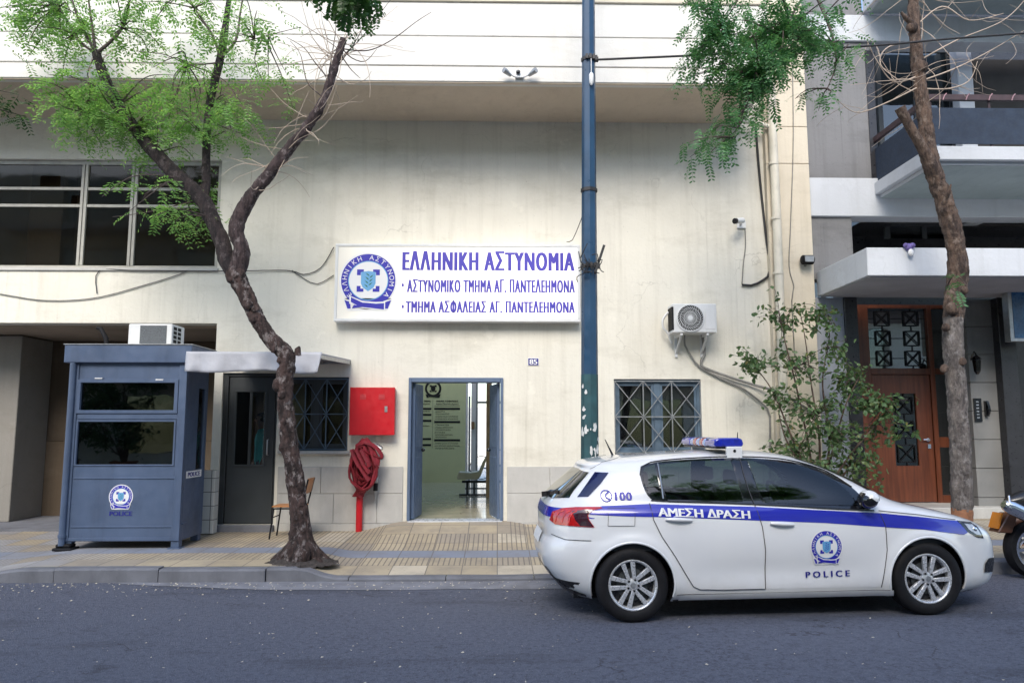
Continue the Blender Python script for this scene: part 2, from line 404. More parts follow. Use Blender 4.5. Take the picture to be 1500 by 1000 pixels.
mat('skin', (.42,.25,.17), .6, var=.06); mat('hair', (.015,.012,.01), .7, var=.2); mat('shirt_teal', (.12,.75,.8), .8, var=.1); mat('trousers', (.02,.022,.03), .8, var=.1)
mat('petal', (.6,.54,.42), .8, var=.35, vs=30)
mat('dry_twig', (.42,.34,.27), .8, var=.2, vs=5)
mat('twig_dark', (.07,.05,.045), .85, var=.25, vs=9)
mat('curtain_cream', (.72,.66,.52), .9, var=.12, vs=6); mat('blind_cloth', (.36,.33,.28), .8, var=.15, vs=5)

def paint_car():
    m, t, p = newmat('car_white'); co = coords(t)
    c = mixc(t, ramp(t, nz(t, co, 2, 5), .35, .7), (.69,.70,.72), (.73,.735,.74))
    sep = nd(t, 'SeparateXYZ'); t.links.new(co, sep.inputs[0])
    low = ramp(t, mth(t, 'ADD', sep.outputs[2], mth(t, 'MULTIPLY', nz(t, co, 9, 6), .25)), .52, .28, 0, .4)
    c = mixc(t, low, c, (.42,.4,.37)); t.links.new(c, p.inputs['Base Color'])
    p.inputs['Roughness'].default_value = .32; p.inputs['Coat Weight'].default_value = 1; p.inputs['Coat Roughness'].default_value = .04
paint_car()
def glass(name, tint=(.55,.62,.6), k=1.0, rough=.02, dust=.0, b=.03):
    m, t, p = newmat(name); t.nodes.remove(p); out = t.nodes['Material Output']
    tr = nd(t, 'BsdfTransparent'); tr.inputs[0].default_value = (*tint, 1)
    gl = nd(t, 'BsdfGlossy'); gl.inputs['Roughness'].default_value = rough
    fr = nd(t, 'Fresnel'); fr.inputs[0].default_value = 1.5
    co = coords(t); bp = nd(t, 'Bump'); bp.inputs['Strength'].default_value = .05; bp.inputs['Distance'].default_value = .02; t.links.new(nz(t, co, 2.2, 2), bp.inputs['Height']); t.links.new(bp.outputs[0], gl.inputs['Normal'])
    mx = nd(t, 'MixShader'); t.links.new(mth(t, 'MULTIPLY_ADD', fr.outputs[0], k, b), mx.inputs[0]); t.links.new(tr.outputs[0], mx.inputs[1]); t.links.new(gl.outputs[0], mx.inputs[2])
    last = mx.outputs[0]
    if dust:
        df = nd(t, 'BsdfDiffuse'); df.inputs[0].default_value = (.35,.34,.3,1)
        m2 = nd(t, 'MixShader'); t.links.new(ramp(t, nz(t, co, 3, 7), .3, .8, dust*.4, dust), m2.inputs[0]); t.links.new(last, m2.inputs[1]); t.links.new(df.outputs[0], m2.inputs[2]); last = m2.outputs[0]
    t.links.new(last, out.inputs[0])
glass('window_glass', (.4,.45,.45), 5)
glass('dusty_glass', (.6,.58,.52), .45, .04, .012, 0)
glass('booth_glass', (.26,.31,.31), 1.9)
glass('door_glass', (.72,.75,.75), .9)
glass('hall_glass', (.85,.9,.9), 1)
def darkglass():
    m, t, p = newmat('screen_glass'); p.inputs['Base Color'].default_value = (.006,.012,.011,1); p.inputs['Roughness'].default_value = .02
    p.inputs['IOR'].default_value = 1.52; p.inputs['Coat Weight'].default_value = .25; p.inputs['Coat Roughness'].default_value = .01
darkglass()
glass('car_glass', (.22,.29,.27), 1.15)
mat('cabin', (.022,.023,.026), .8, var=.3, vs=8); mat('seat_cloth', (.05,.052,.06), .9, var=.3, vs=12)
def lens(name, col, rough=.08, emit=0):
    m, t, p = newmat(name); co = coords(t)
    c = mixc(t, ramp(t, nz(t, co, 30, 2), .3, .7), tuple(x*.6 for x in col), col); t.links.new(c, p.inputs['Base Color'])
    p.inputs['Roughness'].default_value = rough; p.inputs['Coat Weight'].default_value = 1; p.inputs['Coat Roughness'].default_value = .02
lens('tail_red', (.55,.012,.015)); lens('tail_dark', (.05,.008,.02)); lens('tail_bright', (.85,.07,.05)); lens('beacon_blue', (.008,.02,.42)); lens('beacon_red', (.4,.06,.06)); lens('beacon_clear', (.3,.4,.7)); lens('head_clear', (.5,.52,.55))
def signface():
    m, t, p = newmat('lightbox_face'); co = coords(t); n = nz(t, co, .9, 3)
    p.inputs['Base Color'].default_value = (.72,.7,.64,1); p.inputs['Roughness'].default_value = .3
    p.inputs['Emission Color'].default_value = (1,.93,.77,1)
    # tubes behind the face: lit rows, dark left end
    sep = nd(t, 'SeparateXYZ'); t.links.new(co, sep.inputs[0])
    left = ramp(t, sep.outputs[0], -2.55, -1.2, .05, 1.); rows = ramp(t, n, .3, .7, .75, 1.15)
    t.links.new(mth(t, 'MULTIPLY', mth(t, 'MULTIPLY', left, rows), .36), p.inputs['Emission Strength'])
signface()
def asphalt():
    m, t, p = newmat('asphalt'); co = coords(t); p.inputs['Roughness'].default_value = .8
    f = nz(t, co, 75, 6, .8); f2 = nz(t, co, 22, 6, .75); g = nz(t, co, .5, 7, .65); v = nd(t, 'TexVoronoi'); v.inputs['Scale'].default_value = 95; t.links.new(co, v.inputs['Vector'])
    c = mixc(t, ramp(t, f, .38, .63), (.034,.038,.056), (.135,.146,.196)); c = mixc(t, ramp(t, f2, .42, .66, 0, .55), c, (.158,.17,.22)); c = mixc(t, ramp(t, f2, .5, .36, 0, .5), c, (.02,.021,.03))
    c = mixc(t, ramp(t, g, .35, .65, 0, .45), c, (.11,.12,.158))
    cr_ = nd(t, 'TexWhiteNoise'); t.links.new(v.outputs['Color'], cr_.inputs['Vector']); st = mth(t, 'MULTIPLY', ramp(t, v.outputs['Distance'], .38, .28, 0, .7), mth(t, 'GREATER_THAN', cr_.outputs['Value'], .8)); c = mixc(t, st, c, (.23,.235,.26))
    pt = ramp(t, nz(t, co, .8, 8, .7, (.3, 1, 1)), .54, .6, 0, .4); c = mixc(t, pt, c, (.04,.043,.056))
    oil = ramp(t, nz(t, co, 1.5, 6, .65), .62, .74, 0, .65); c = mixc(t, oil, c, (.018,.018,.023))
    ck = nd(t, 'TexVoronoi'); ck.feature = 'DISTANCE_TO_EDGE'; ck.inputs['Scale'].default_value = .55; wv = t.nodes.new('ShaderNodeVectorMath'); wv.operation = 'ADD'; t.links.new(co, wv.inputs[0]); nn = nd(t, 'TexNoise'); nn.inputs['Scale'].default_value = 2.2; nn.inputs['Detail'].default_value = 6; t.links.new(co, nn.inputs['Vector']); t.links.new(nn.outputs['Color'], wv.inputs[1]); t.links.new(wv.outputs[0], ck.inputs['Vector'])
    c = mixc(t, mth(t, 'MULTIPLY', mth(t, 'MULTIPLY', ramp(t, ck.outputs['Distance'], .006, .002), ramp(t, g, .5, .58)), .6), c, (.015,.015,.018))
    t.links.new(c, p.inputs['Base Color']); bump(t, p, mth(t, 'ADD', mth(t, 'ADD', f, f2), mth(t, 'MULTIPLY', v.outputs['Distance'], .8)), .7, .015)
asphalt()
def paving():
    m, t, p = newmat('paving'); co = coords(t); sep = nd(t, 'SeparateXYZ'); t.links.new(co, sep.inputs[0]); x, y = sep.outputs[0], sep.outputs[1]
    p.inputs['Roughness'].default_value = .8; T = .42
    ty = mth(t, 'DIVIDE', mth(t, 'SUBTRACT', y, 8.95), T); tx = mth(t, 'DIVIDE', x, T)
    fy, fx = mth(t, 'FLOOR', ty), mth(t, 'FLOOR', tx)
    cmb = nd(t, 'CombineXYZ'); t.links.new(fx, cmb.inputs[0]); t.links.new(fy, cmb.inputs[1]); wn = nd(t, 'TexWhiteNoise'); wn.noise_dimensions = '2D'; t.links.new(cmb.outputs[0], wn.inputs['Vector']); rnd = wn.outputs['Value']
    # rows: 0 plain, 1 ridged, 2 grey strip, 3-4 ridged, 5-6 plain near the door and ridged elsewhere
    eq = lambda a, k: mth(t, 'COMPARE', a, float(k), .1)
    grey = eq(fy, 2)
    door = mth(t, 'MULTIPLY', mth(t, 'GREATER_THAN', x, -1.68), mth(t, 'LESS_THAN', x, .2)); hi = mth(t, 'GREATER_THAN', fy, 4.5)
    plain = mth(t, 'MAXIMUM', mth(t, 'MAXIMUM', eq(fy, 0), grey), mth(t, 'MULTIPLY', door, hi))
    c = mixc(t, rnd, (.33,.275,.19), (.47,.40,.285)); c = mixc(t, mth(t, 'MULTIPLY', mth(t, 'GREATER_THAN', rnd, .86), .4), c, (.55,.51,.43)); c = mixc(t, mth(t, 'MULTIPLY', mth(t, 'LESS_THAN', rnd, .2), .5), c, (.30,.27,.235)); c = mixc(t, grey, c, (.2,.225,.28))
    lw = ramp(t, mth(t, 'ADD', x, mth(t, 'MULTIPLY', nz(t, co, 1.3, 4), 1.2)), -3.9, -4.7); c = mixc(t, mth(t, 'MULTIPLY', lw, mth(t, 'MULTIPLY', mth(t, 'GREATER_THAN', rnd, .3), .75)), c, (.25,.26,.29))
    rx = mth(t, 'FRACT', mth(t, 'DIVIDE', x, .066)); groove = mth(t, 'MULTIPLY', mth(t, 'LESS_THAN', rx, .24), mth(t, 'SUBTRACT', 1, plain))
    c = mixc(t, mth(t, 'MULTIPLY', groove, .72), c, (.10,.085,.075))
    gx, gy = mth(t, 'FRACT', tx), mth(t, 'FRACT', ty); jt = mth(t, 'MAXIMUM', mth(t, 'LESS_THAN', gx, .03), mth(t, 'LESS_THAN', gy, .03)); c = mixc(t, mth(t, 'MULTIPLY', jt, .75), c, (.11,.10,.09))
    d = ramp(t, nz(t, co, 2.2, 9, .7), .45, .72, 0, .6); c = mixc(t, d, c, (.16,.145,.135)); s = ramp(t, nz(t, co, 26, 4, .7), .62, .72, 0, .6); c = mixc(t, s, c, (.09,.085,.08))
    t.links.new(c, p.inputs['Base Color']); h = mth(t, 'SUBTRACT', mth(t, 'MULTIPLY', nz(t, co, 60, 5), .3), mth(t, 'MAXIMUM', groove, jt)); bump(t, p, h, .5, .01)
paving()
def bark(name, a, b, c_, sc=1.):
    m, t, p = newmat(name); co = coords(t); p.inputs['Roughness'].default_value = .9
    n1 = nz(t, co, 15*sc, 9, .75, (1, 1, .3)); c = mixc(t, ramp(t, n1, .4, .62), a, b)
    c = mixc(t, ramp(t, nz(t, co, 11*sc, 8, .7, (1, 1, .7)), .53, .63, 0, .85), c, c_); t.links.new(c, p.inputs['Base Color'])
    h = mth(t, 'ADD', n1, mth(t, 'MULTIPLY', nz(t, co, 45*sc, 6, .7, (1, 1, .4)), .7)); bump(t, p, h, 1., .06)
bark('bark_dark', (.018,.011,.010), (.10,.062,.055), (.33,.29,.28)); bark('bark_limb', (.012,.009,.011), (.05,.034,.034), (.10,.08,.08)); bark('bark_limb_pale', (.022,.014,.015), (.10,.068,.068), (.25,.21,.21))
bark('bark_grey', (.10,.085,.08), (.27,.235,.21), (.36,.33,.31)); bark('bark_brown', (.045,.03,.025), (.19,.125,.09), (.26,.2,.16))
def leafmat(name, a, b, tr=.5, yel=None):
    m, t, p = newmat(name); t.nodes.remove(p); out = t.nodes['Material Output']; co = coords(t)
    gi = nd(t, 'NewGeometry'); c = mixc(t, gi.outputs['Random Per Island'], a, b); c = mixc(t, ramp(t, nz(t, co, 2.4, 4), .35, .7, 0, .5), c, b); c = mixc(t, ramp(t, gi.outputs['Random Per Island'], .9, .95, 0, .6), c, (b[0]*1.5, b[1]*1.15, b[2])); c = mixc(t, ramp(t, nz(t, co, 40, 2), .35, .65, 0, .5), c, tuple(x*.55 for x in a))
    if yel: c = mixc(t, ramp(t, nz(t, co, 17, 2), .62, .7, 0, .8), c, yel)
    df = nd(t, 'BsdfPrincipled'); df.inputs['Roughness'].default_value = .4; t.links.new(c, df.inputs['Base Color'])
    tl = nd(t, 'BsdfTranslucent'); t.links.new(mixc(t, 1., c, (1.2,1.25,.75), 'MULTIPLY'), tl.inputs[0])
    mx = nd(t, 'MixShader'); mx.inputs[0].default_value = tr; t.links.new(df.outputs[0], mx.inputs[1]); t.links.new(tl.outputs[0], mx.inputs[2]); t.links.new(mx.outputs[0], out.inputs[0])
leafmat('leaf_bright', (.14,.31,.09), (.30,.50,.17), .52); leafmat('leaf_mid', (.055,.175,.075), (.14,.31,.125), .45); leafmat('leaf_dark', (.022,.075,.02), (.05,.13,.03), .4)
leafmat('leaf_ficus', (.05,.115,.045), (.14,.23,.10), .35, (.3,.22,.06))
def woodred():
    m, t, p = newmat('door_wood'); co = coords(t); p.inputs['Roughness'].default_value = .35
    n1 = nz(t, co, 22, 6, .6, (1, 1, .06)); c = mixc(t, ramp(t, n1, .3, .7), (.085,.024,.011), (.185,.055,.024)); c = mixc(t, ramp(t, nz(t, co, 3, 5), .4, .8, 0, .4), c, (.05,.012,.006)); t.links.new(c, p.inputs['Base Color'])
woodred()
def whitetile():
    m, t, p = newmat('white_tile'); co = coords(t); b = nd(t, 'TexBrick'); b.offset = 0; b.inputs['Scale'].default_value = 1; b.inputs['Brick Width'].default_value = .2; b.inputs['Row Height'].default_value = .2; b.inputs['Mortar Size'].default_value = .006
    b.inputs['Color1'].default_value = (.6,.6,.57,1); b.inputs['Color2'].default_value = (.52,.53,.5,1); b.inputs['Mortar'].default_value = (.15,.15,.14,1)
    mp = nd(t, 'Mapping'); mp.inputs['Rotation'].default_value = (R(90), 0, 0); t.links.new(co, mp.inputs[0]); t.links.new(mp.outputs[0], b.inputs['Vector']); t.links.new(b.outputs[0], p.inputs['Base Color']); p.inputs['Roughness'].default_value = .3
whitetile()
CREST = [MT['crest_white'], MT['crest_blue'], MT['crest_pale'], MT['crest_green']]

# ------------------------------------------------------------------ ground
WY = 11.7                                   # facade plane
def sm(a, b, x): t = max(0, min(1, (x-a)/(b-a))); return t*t*(3-2*t)
def road_z(x): return .01*max(0, x)
def kerb_z(x):
    full = .15; d = .045
    drop = sm(-2.25, -1.85, x)*(1-sm(1.9, 2.3, x)); k = full+(d-full)*drop
    k *= 1-.75*(1-sm(-6.2, -5.3, x))
    return road_z(x)+k
def wall_z(x):
    b = .19+.14*sm(-2.15, -1.4, x)-.05*sm(.12, .5, x)
    return b+.012*max(0, x)
def pave_z(x, y):
    k = kerb_z(x); base = .19+.01*max(0, x); t = (y-8.95)/(WY-8.95)
    if t > 1: return wall_z(x)
    return k+(base-k)*t**.8+(wall_z(x)-base)*max(0, min(1, (y-10.5)/1.2))
m = M()
xs = [-60, -20, 0, 20, 60]; ys = [-40, -8, 3, 8.9]
for i in range(4):
    for j in range(3):
        q = [(xs[i],ys[j]), (xs[i+1],ys[j]), (xs[i+1],ys[j+1]), (xs[i],ys[j+1])]
        m.face([(x, y, road_z(x)) for x, y in q])
bmesh.ops.remove_doubles(m.bm, verts=m.bm.verts[:], dist=1e-4)
struct(m.build('road', MT['asphalt'], smooth=30))
m = M(); X = [-4.35+.25*k for k in range(31)]
rn = random.Random(3); e = [8.83-(.47*min(1, max(.02, (x+4.35)/2.2))**.6+.05*noise.noise((x*1.3, 0, 0)))*min(1, (3.2-x)/.6+.02) for x in X]
for i in range(30): m.face([(X[i], e[i], road_z(X[i])+.004), (X[i+1], e[i+1], road_z(X[i+1])+.004), (X[i+1], 8.83, road_z(X[i+1])+.004), (X[i], 8.83, road_z(X[i])+.004)])
struct(m.build('gutter', mat('gutter_concrete', (.19,.195,.22), .85, var=.2, vs=5, dirt=.7, bmp=.4, bs=90)))
m = M()
xs = [-16+.12*k for k in range(235)]; ys = [8.95+.11*k for k in range(26)]
V = [[m.bm.verts.new((x, y, pave_z(x, y)+.006*noise.noise((x*.9, y*.9, 0)))) for y in ys] for x in xs]
for i in range(len(xs)-1):
    for j in range(len(ys)-1): m.bm.faces.new((V[i][j], V[i+1][j], V[i+1][j+1], V[i][j+1]))
struct(m.build('sidewalk', MT['paving'], smooth=60))
m = M(); x = -16.
while x < 12:
    L = rn.uniform(.85, 1.25); n = 6; a = x+.006; b = x+L-.006; dy = rn.uniform(-.012, .012); dz = rn.uniform(-.008, .008)
    P = []
    for k in range(n+1):
        q = a+(b-a)*k/n; z = kerb_z(q)+dz
        P.append([(q, 8.80+dy, -.1), (q, 8.80+dy, max(z-.02, -.02)), (q, 8.82+dy, z), (q, 8.948, z+.002), (q, 8.948, -.1)])
    VV = [[m.bm.verts.new(c) for c in r] for r in P]
    for k in range(n):
        for j in range(4): m.bm.faces.new((VV[k][j], VV[k+1][j], VV[k+1][j+1], VV[k][j+1]))
    m.bm.faces.new(VV[0]); m.bm.faces.new(VV[-1][::-1]); x += L
struct(m.build('kerb', MT['concrete'], smooth=30))

# fallen petals and scraps on the road: uncountable litter
m = M(); rn = random.Random(11)
for k in range(780):
    if k < 520: x = rn.uniform(-7, 1.6); y = 8.75-abs(rn.gauss(0, .28))
    elif k < 760: x = rn.gauss(-1.2, 2.6); y = rn.uniform(5, 8.7)
    elif k < 820: x = rn.uniform(4.2, 6.5); y = rn.uniform(6.6, 8.6)
    else: x = rn.uniform(-7, 1); y = rn.uniform(9, 11.4)
    z = (road_z(x)+.008) if y < 8.8 else pave_z(x, y)+.012
    s = rn.choice((.006,.008,.010,.012,.015)) if y < 8.8 else .008; a = rn.uniform(0, 6.3); e = rn.uniform(.4, .9)
    c, d = math.cos(a)*s, math.sin(a)*s
    m.face([(x+c, y+d, z+rn.uniform(0, .008)), (x-d*e, y+c*e, z+rn.uniform(0, .008)), (x-c, y-d, z), (x+d*e, y-c*e, z)])
tag(m.build('fallen_petals', MT['petal'], fix=False), 'pale fallen petals and scraps scattered along the kerb and road', 'litter', kind='stuff')
# ------------------------------------------------------------------ police building
BX0, BX1 = -13.0, at(1124, 300, WY).x
pb = thing('police_building', 'cream police station building with deep overhang and open blue steel doorway', 'building', (0, WY, 0))
h_door = (-1.373, .095, -.3, 2.511)
rw = rect(900, 555, 1028, 665, WY); lw = rect(414, 552, 510, 660, WY); gd = rect(322, 546, 404, 760, WY); gd = (gd[0], gd[1], .28, gd[3])
uw = rect(-160, 233, 322, 392, WY); uw = (-12.2, uw[1], uw[2], uw[3]); pg = rect(24, 473, 311, 775, WY); pg = (-12.6, pg[1], -.3, pg[3])
SOF = at(700, 179, WY).z
m = M(); grid_wall(m, BX0, BX1, -.3, 9.6, WY, WY+.3, [h_door, rw, lw, gd, uw, pg]); m.build('wall', MT['wall_plaster'], pb)
YF = 10.34
for k in range(30):
    z = at(700, 119.5, YF).z; YF *= 1+(SOF-z)/20
m = M(); OX1 = at(1128, 110, YF).x; zt = [SOF, at(700, 96.5, YF).z, at(700, 53, YF).z, at(700, 4, YF).z, at(700, -30, YF).z]
m.box(BX0, OX1, YF+.004, YF+.16, zt[0], zt[1]-.012).box(BX0, OX1, YF, YF+.16, zt[1], zt[2]-.01).box(BX0, OX1, YF, YF+.16, zt[2], zt[3])
m.box(OX1-.16, OX1, YF+.16, WY, zt[0]+.006, zt[3])
m.build('parapet', MT['parapet_paint'], pb, bevel=.008)
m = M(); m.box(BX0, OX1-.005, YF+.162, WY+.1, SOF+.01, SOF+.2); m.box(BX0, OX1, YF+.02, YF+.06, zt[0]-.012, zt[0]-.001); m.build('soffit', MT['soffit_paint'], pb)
m = M(); m.box(BX0, OX1, YF-.03, YF+.2, zt[3], zt[4]); m.build('coping', MT['pilaster_paint'], pb, bevel=.01)
m = M(); m.box(BX0, BX1, 14.2, 14.5, -.2, 9.6).box(BX0, BX1, WY+.3, 14.2, 9.3, 9.6).box(BX0, BX0+.2, WY+.3, 14.2, 3.3, 9.3).box(BX1-.2, BX1, WY+.3, 14.2, 0, 9.3); 
bmesh.ops.delete(m.bm, geom=[f for f in m.bm.faces], context='FACES_ONLY'); m.bm.clear()
grid_wall(m, BX0, BX1, -.2, 9.6, 14.2, 14.5, [(-3.2, 1.2, -.3, 3.3)]); m.box(BX0, BX1, WY+.3, 14.2, 9.3, 9.6); m.box(BX0, BX0+.2, WY+.301, 14.199, -.2, 9.299).box(BX1-.2, BX1, WY+.301, 14.199, -.2, 9.299)
m.box(BX0+.2, -3.3, WY+.301, 14.199, 3.32, 3.5).box(-4.35, -4.2, WY+.301, 14.199, 3.5, 9.299); m.box(-3.3, BX1-.2, WY+.301, 14.199, 3.3, 3.5)
m.build('rear_wall', MT['room_tan'], pb)
# stone slabs along the foot of the wall
m = M(); zt1 = at(660, 683, WY).z; zt0 = at(660, 722, WY).z
for (a, b) in ((gd[1]+.05, h_door[0]-.06), (h_door[1]+.06, BX1-.02)):
    x = a; j = 0
    while x < b-.05:
        x2 = min(x+.66, b); m.box(x, x2-.005, WY-.022, WY-.001, zt0+.003, zt1); x = x2
    x = a+.0
    while x < b-.05:
        x2 = min(x+.66+(.2 if x == a else 0), b); m.box(x, x2-.005, WY-.022, WY-.001, .30, zt0-.002); x = x2
    m.box(a, b, WY-.04, WY-.001, -.2, .296)
m.build('stone_cladding', MT['stone_tile'], pb, bevel=.003)
m = M(); m.box(lw[0]-.04, lw[1]+.04, WY-.06, WY-.001, lw[2]-.05, lw[2]); m.box(uw[0], uw[1]+.02, WY-.03, WY-.001, uw[2]-.05, uw[2]); m.build('sill', MT['stone_tile'], pb, bevel=.006)

def bars(m, segs, r, y):
    for a, b in segs: m.bar((a[0], y, a[1]), (b[0], y, b[1]), r, r, (0, 1, 0))
def grille_window(name, q, frame_m, grid_m, glass_m, label=None):
    x0, x1, z0, z1 = q; f = M(); t = .055; y0, y1 = WY+.05, WY+.12
    f.box(x0, x0+t, y0, y1, z0, z1).box(x1-t, x1, y0, y1, z0, z1).box(x0+t, x1-t, y0, y1, z1-t, z1).box(x0+t, x1-t, y0, y1, z0, z0+t)
    xm = (x0+x1)/2; f.box(xm-.05, xm+.05, y0+.002, y1-.002, z0+t, z1-t)
    for s in (-1, 1):
        a, b = (x0+t, xm-.05) if s < 0 else (xm+.05, x1-t)
        f.box(a, a+.04, y0+.015, y1-.01, z0+t, z1-t).box(b-.04, b, y0+.015, y1-.01, z0+t, z1-t).box(a+.04, b-.04, y0+.015, y1-.01, z1-t-.05, z1-t).box(a+.04, b-.04, y0+.015, y1-.01, z0+t, z0+t+.05)
    W_ = f.build('window', frame_m, pb, bevel=.004, label=label)
    g = M(); g.box(x0+t, x1-t, WY+.088, WY+.094, z0+t, z1-t); g.build('pane', glass_m, W_)
    g = M(); a0, a1, c0, c1 = x0+.01, x1-.01, z0+.02, z1-.03; n = 3; y = WY+.012; S2 = []
    for k in range(n+1): S2.append(((a0+(a1-a0)*k/n, c0), (a0+(a1-a0)*k/n, c1)))
    for k in range(3): S2.append(((a0, c0+(c1-c0)*k/2), (a1, c0+(c1-c0)*k/2)))
    bars(g, S2, .016, y)
    D2 = []
    for i in range(n):
        for k in range(2):
            p, q_ = (a0+(a1-a0)*i/n, c0+(c1-c0)*k/2), (a0+(a1-a0)*(i+1)/n, c0+(c1-c0)*(k+1)/2)
            D2 += [(p, q_), ((p[0], q_[1]), (q_[0], p[1]))]
    bars(g, D2, .012, y-.012); g.build('grille', grid_m, W_)
    r = M(); r.box(x0-.3, x1+.3, WY+.9, WY+.95, z0-.5, z1+.5); r.build('room_screen', MT['dark_room'], W_)
    if name == 'lit':  # folded cream sheets added behind the glass, in place of its pale reflections
        for (fa, fb) in ((.06, .37), (.56, .70)):
            r = M(); n_ = 24; ca, cb = x0+(x1-x0)*fa, x0+(x1-x0)*fb
            row = [(ca+(cb-ca)*k/n_, WY+.17+.025*math.sin(k*1.7)+.012*math.sin(k*.6)) for k in range(n_+1)]
            for k in range(n_): r.face([(*row[k], z0+.05), (*row[k+1], z0+.05), (*row[k+1], z1-.06), (*row[k], z1-.06)])
            r.build('curtain', MT['curtain_cream'], W_, smooth=60, fix=False)
    return W_
grille_window('lit', rw, MT['window_steel'], MT['galvanised'], MT['window_glass'], 'blue grey window with crossed white grille behind the car')
grille_window('dark', lw, MT['door_grey'], MT['window_steel'], MT['dusty_glass'], 'dark grey window with crossed grille beside the red cabinet')
# big upper window
x0, x1, z0, z1 = uw; f = M(); y0, y1 = WY+.06, WY+.12
f.box(x0, x1, y0, y1, z1-.07, z1).box(x0, x1, y0, y1, z0, z0+.05).box(x1-.07, x1, y0, y1, z0+.05, z1-.07)
zs_ = [at(200, 275, WY).z, at(200, 300, WY).z]
for z in zs_: f.box(x0, x1-.07, y0+.005, y1-.005, z-.024, z+.024)
for px in (118, 192, 20-90):
    xm = at(px, 312, WY).x; f.box(xm-.052, xm-.006, y0-.01, y1, z0+.05, z1-.07).box(xm+.006, xm+.052, y0-.01, y1, z0+.05, z1-.07)
UW = f.build('window', MT['white_steel'], pb, bevel=.004, label='wide dark window with white steel bars and broken panes')
g = M(); br = [rect(54, 255, 84, 272, WY), rect(100, 284, 114, 298, WY)]
grid_wall(g, x0, x1-.07, z0+.05, z1-.07, WY+.085, WY+.09, br); g.build('pane', MT['dusty_glass'], UW)
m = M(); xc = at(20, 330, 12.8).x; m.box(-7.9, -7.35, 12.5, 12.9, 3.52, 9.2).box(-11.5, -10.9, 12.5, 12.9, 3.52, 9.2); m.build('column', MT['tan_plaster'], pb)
# passage behind the guard booth
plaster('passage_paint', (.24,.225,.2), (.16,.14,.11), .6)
m = M(); m.box(-12.9, -4.5, WY+.301, 14.19, -.2, .185); m.build('passage_floor', MT['concrete'], pb)
m = M(); zl = at(70, 645, 13.8).z; m.box(-12.79, -4.25, 13.8, 14.0, .186, zl-.01).box(-12.79, -4.25, 13.83, 14.0, zl, 3.31)
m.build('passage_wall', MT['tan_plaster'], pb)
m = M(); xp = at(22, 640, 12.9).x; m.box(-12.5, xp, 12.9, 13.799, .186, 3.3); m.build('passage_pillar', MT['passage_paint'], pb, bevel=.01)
m = M(); q = rect(268, 688, 320, 757, 11.45); m.box(q[0]-.2, q[1], 11.3, 11.45, .2, q[3]); m.build('tiled_panel', MT['white_tile'], pb)
m = M(); m.box(gd[0]-.1, gd[1]+.02, WY-.12, WY+.35, -.1, .278); m.build('doorstep', MT['concrete'], pb, bevel=.01)
# grey side door
m = M(); x0, x1, z0, z1 = gd; y = WY+.06; lx0 = at(331, 650, WY).x
m.box(x0, lx0-.012, y-.02, y+.06, z0, z1).box(x1-.035, x1, y-.02, y+.06, z0, z1).box(lx0-.012, x1-.035, y-.02, y+.06, z1-.05, z1)
gq = rect(345, 574, 387, 680, WY+.06); a, b = lx0, x1-.047
grid_wall(m, a, b, z0+.012, z1-.06, y, y+.045, [gq])
m.box(gq[0]-.03, gq[0], y-.015, y, gq[2], gq[3]).box(gq[1], gq[1]+.03, y-.015, y, gq[2], gq[3]).box(gq[0]-.03, gq[1]+.03, y-.015, y, gq[3], gq[3]+.03).box(gq[0]-.03, gq[1]+.03, y-.015, y, gq[2]-.03, gq[2])
gx = (gq[0]+gq[1])/2; m.box(gx-.02, gx+.02, y+.002, y+.04, gq[2], gq[3])
sdoor = m.build('door', MT['door_grey'], pb, bevel=.004, label='dark grey metal door with tall glass panel')
m = M(); m.box(*gq[:2], y+.018, y+.024, gq[2], gq[3]); m.build('pane', MT['door_glass'], sdoor)
m = M(); hx = at(391, 655, WY).x; hz = at(391, 655, WY).z; m.tube([(hx, y, hz+.12), (hx, y-.05, hz+.11), (hx, y-.05, hz-.11), (hx, y, hz-.12)], .011); m.build('handle', MT['galvanised'], sdoor, smooth=60)
m = M(); m.box(gd[0]-1.2, -3.31, 13.9, 13.95, .2, 3.3).box(gd[0]-.3, gd[0]-.25, 12.72, 13.9, .2, 3.3).box(gd[0]-.2, -3.31, WY+.302, 13.88, .2, .27); m.build('room', MT['dark_room'], pb)

# main doorway: frame, two open leaves
dx0, dx1, _, dz1 = h_door; fl = .333
m = M(); m.box(dx0, dx0+.045, WY-.03, WY+.29, fl, dz1).box(dx1-.045, dx1, WY-.03, WY+.29, fl, dz1).box(dx0+.045, dx1-.045, WY-.03, WY+.29, dz1-.07, dz1); m.build('door_frame', MT['door_blue'], pb, bevel=.006)
def leaf(px, hx, yy):
    p = at(px, 660, yy); a, b = Vector((hx, WY+.1, 0)), Vector((p.x, yy, 0)); d = (b-a).normalized(); n = Vector((d.y, -d.x, 0))
    mm = M(); L = (b-a).length
    P = lambda s, o, z: a+d*s+n*o+Vector((0, 0, z))
    mm.hexa([P(0,-.022,fl+.015), P(L,-.022,fl+.015), P(L,.022,fl+.015), P(0,.022,fl+.015), P(0,-.022,dz1-.08), P(L,-.022,dz1-.08), P(L,.022,dz1-.08), P(0,.022,dz1-.08)])
    for o in (-.03, .022):
        for (s0, s1, za, zb) in ((.08, L-.08, fl+.2, fl+.95), (.08, L-.08, fl+1.1, dz1-.25)):
            mm.hexa([P(s0,o,za), P(s1,o,za), P(s1,o+.008,za), P(s0,o+.008,za), P(s0,o,zb), P(s1,o,zb), P(s1,o+.008,zb), P(s0,o+.008,zb)])
    o = mm.build('door', MT['door_blue'], pb, bevel=.004)
    for o_ in (.05, -.05): hh = M(); hh.ball(P(L-.09, o_, fl+1.05), .032); hh.build('handle', MT['gloss_black'], o, smooth=60)
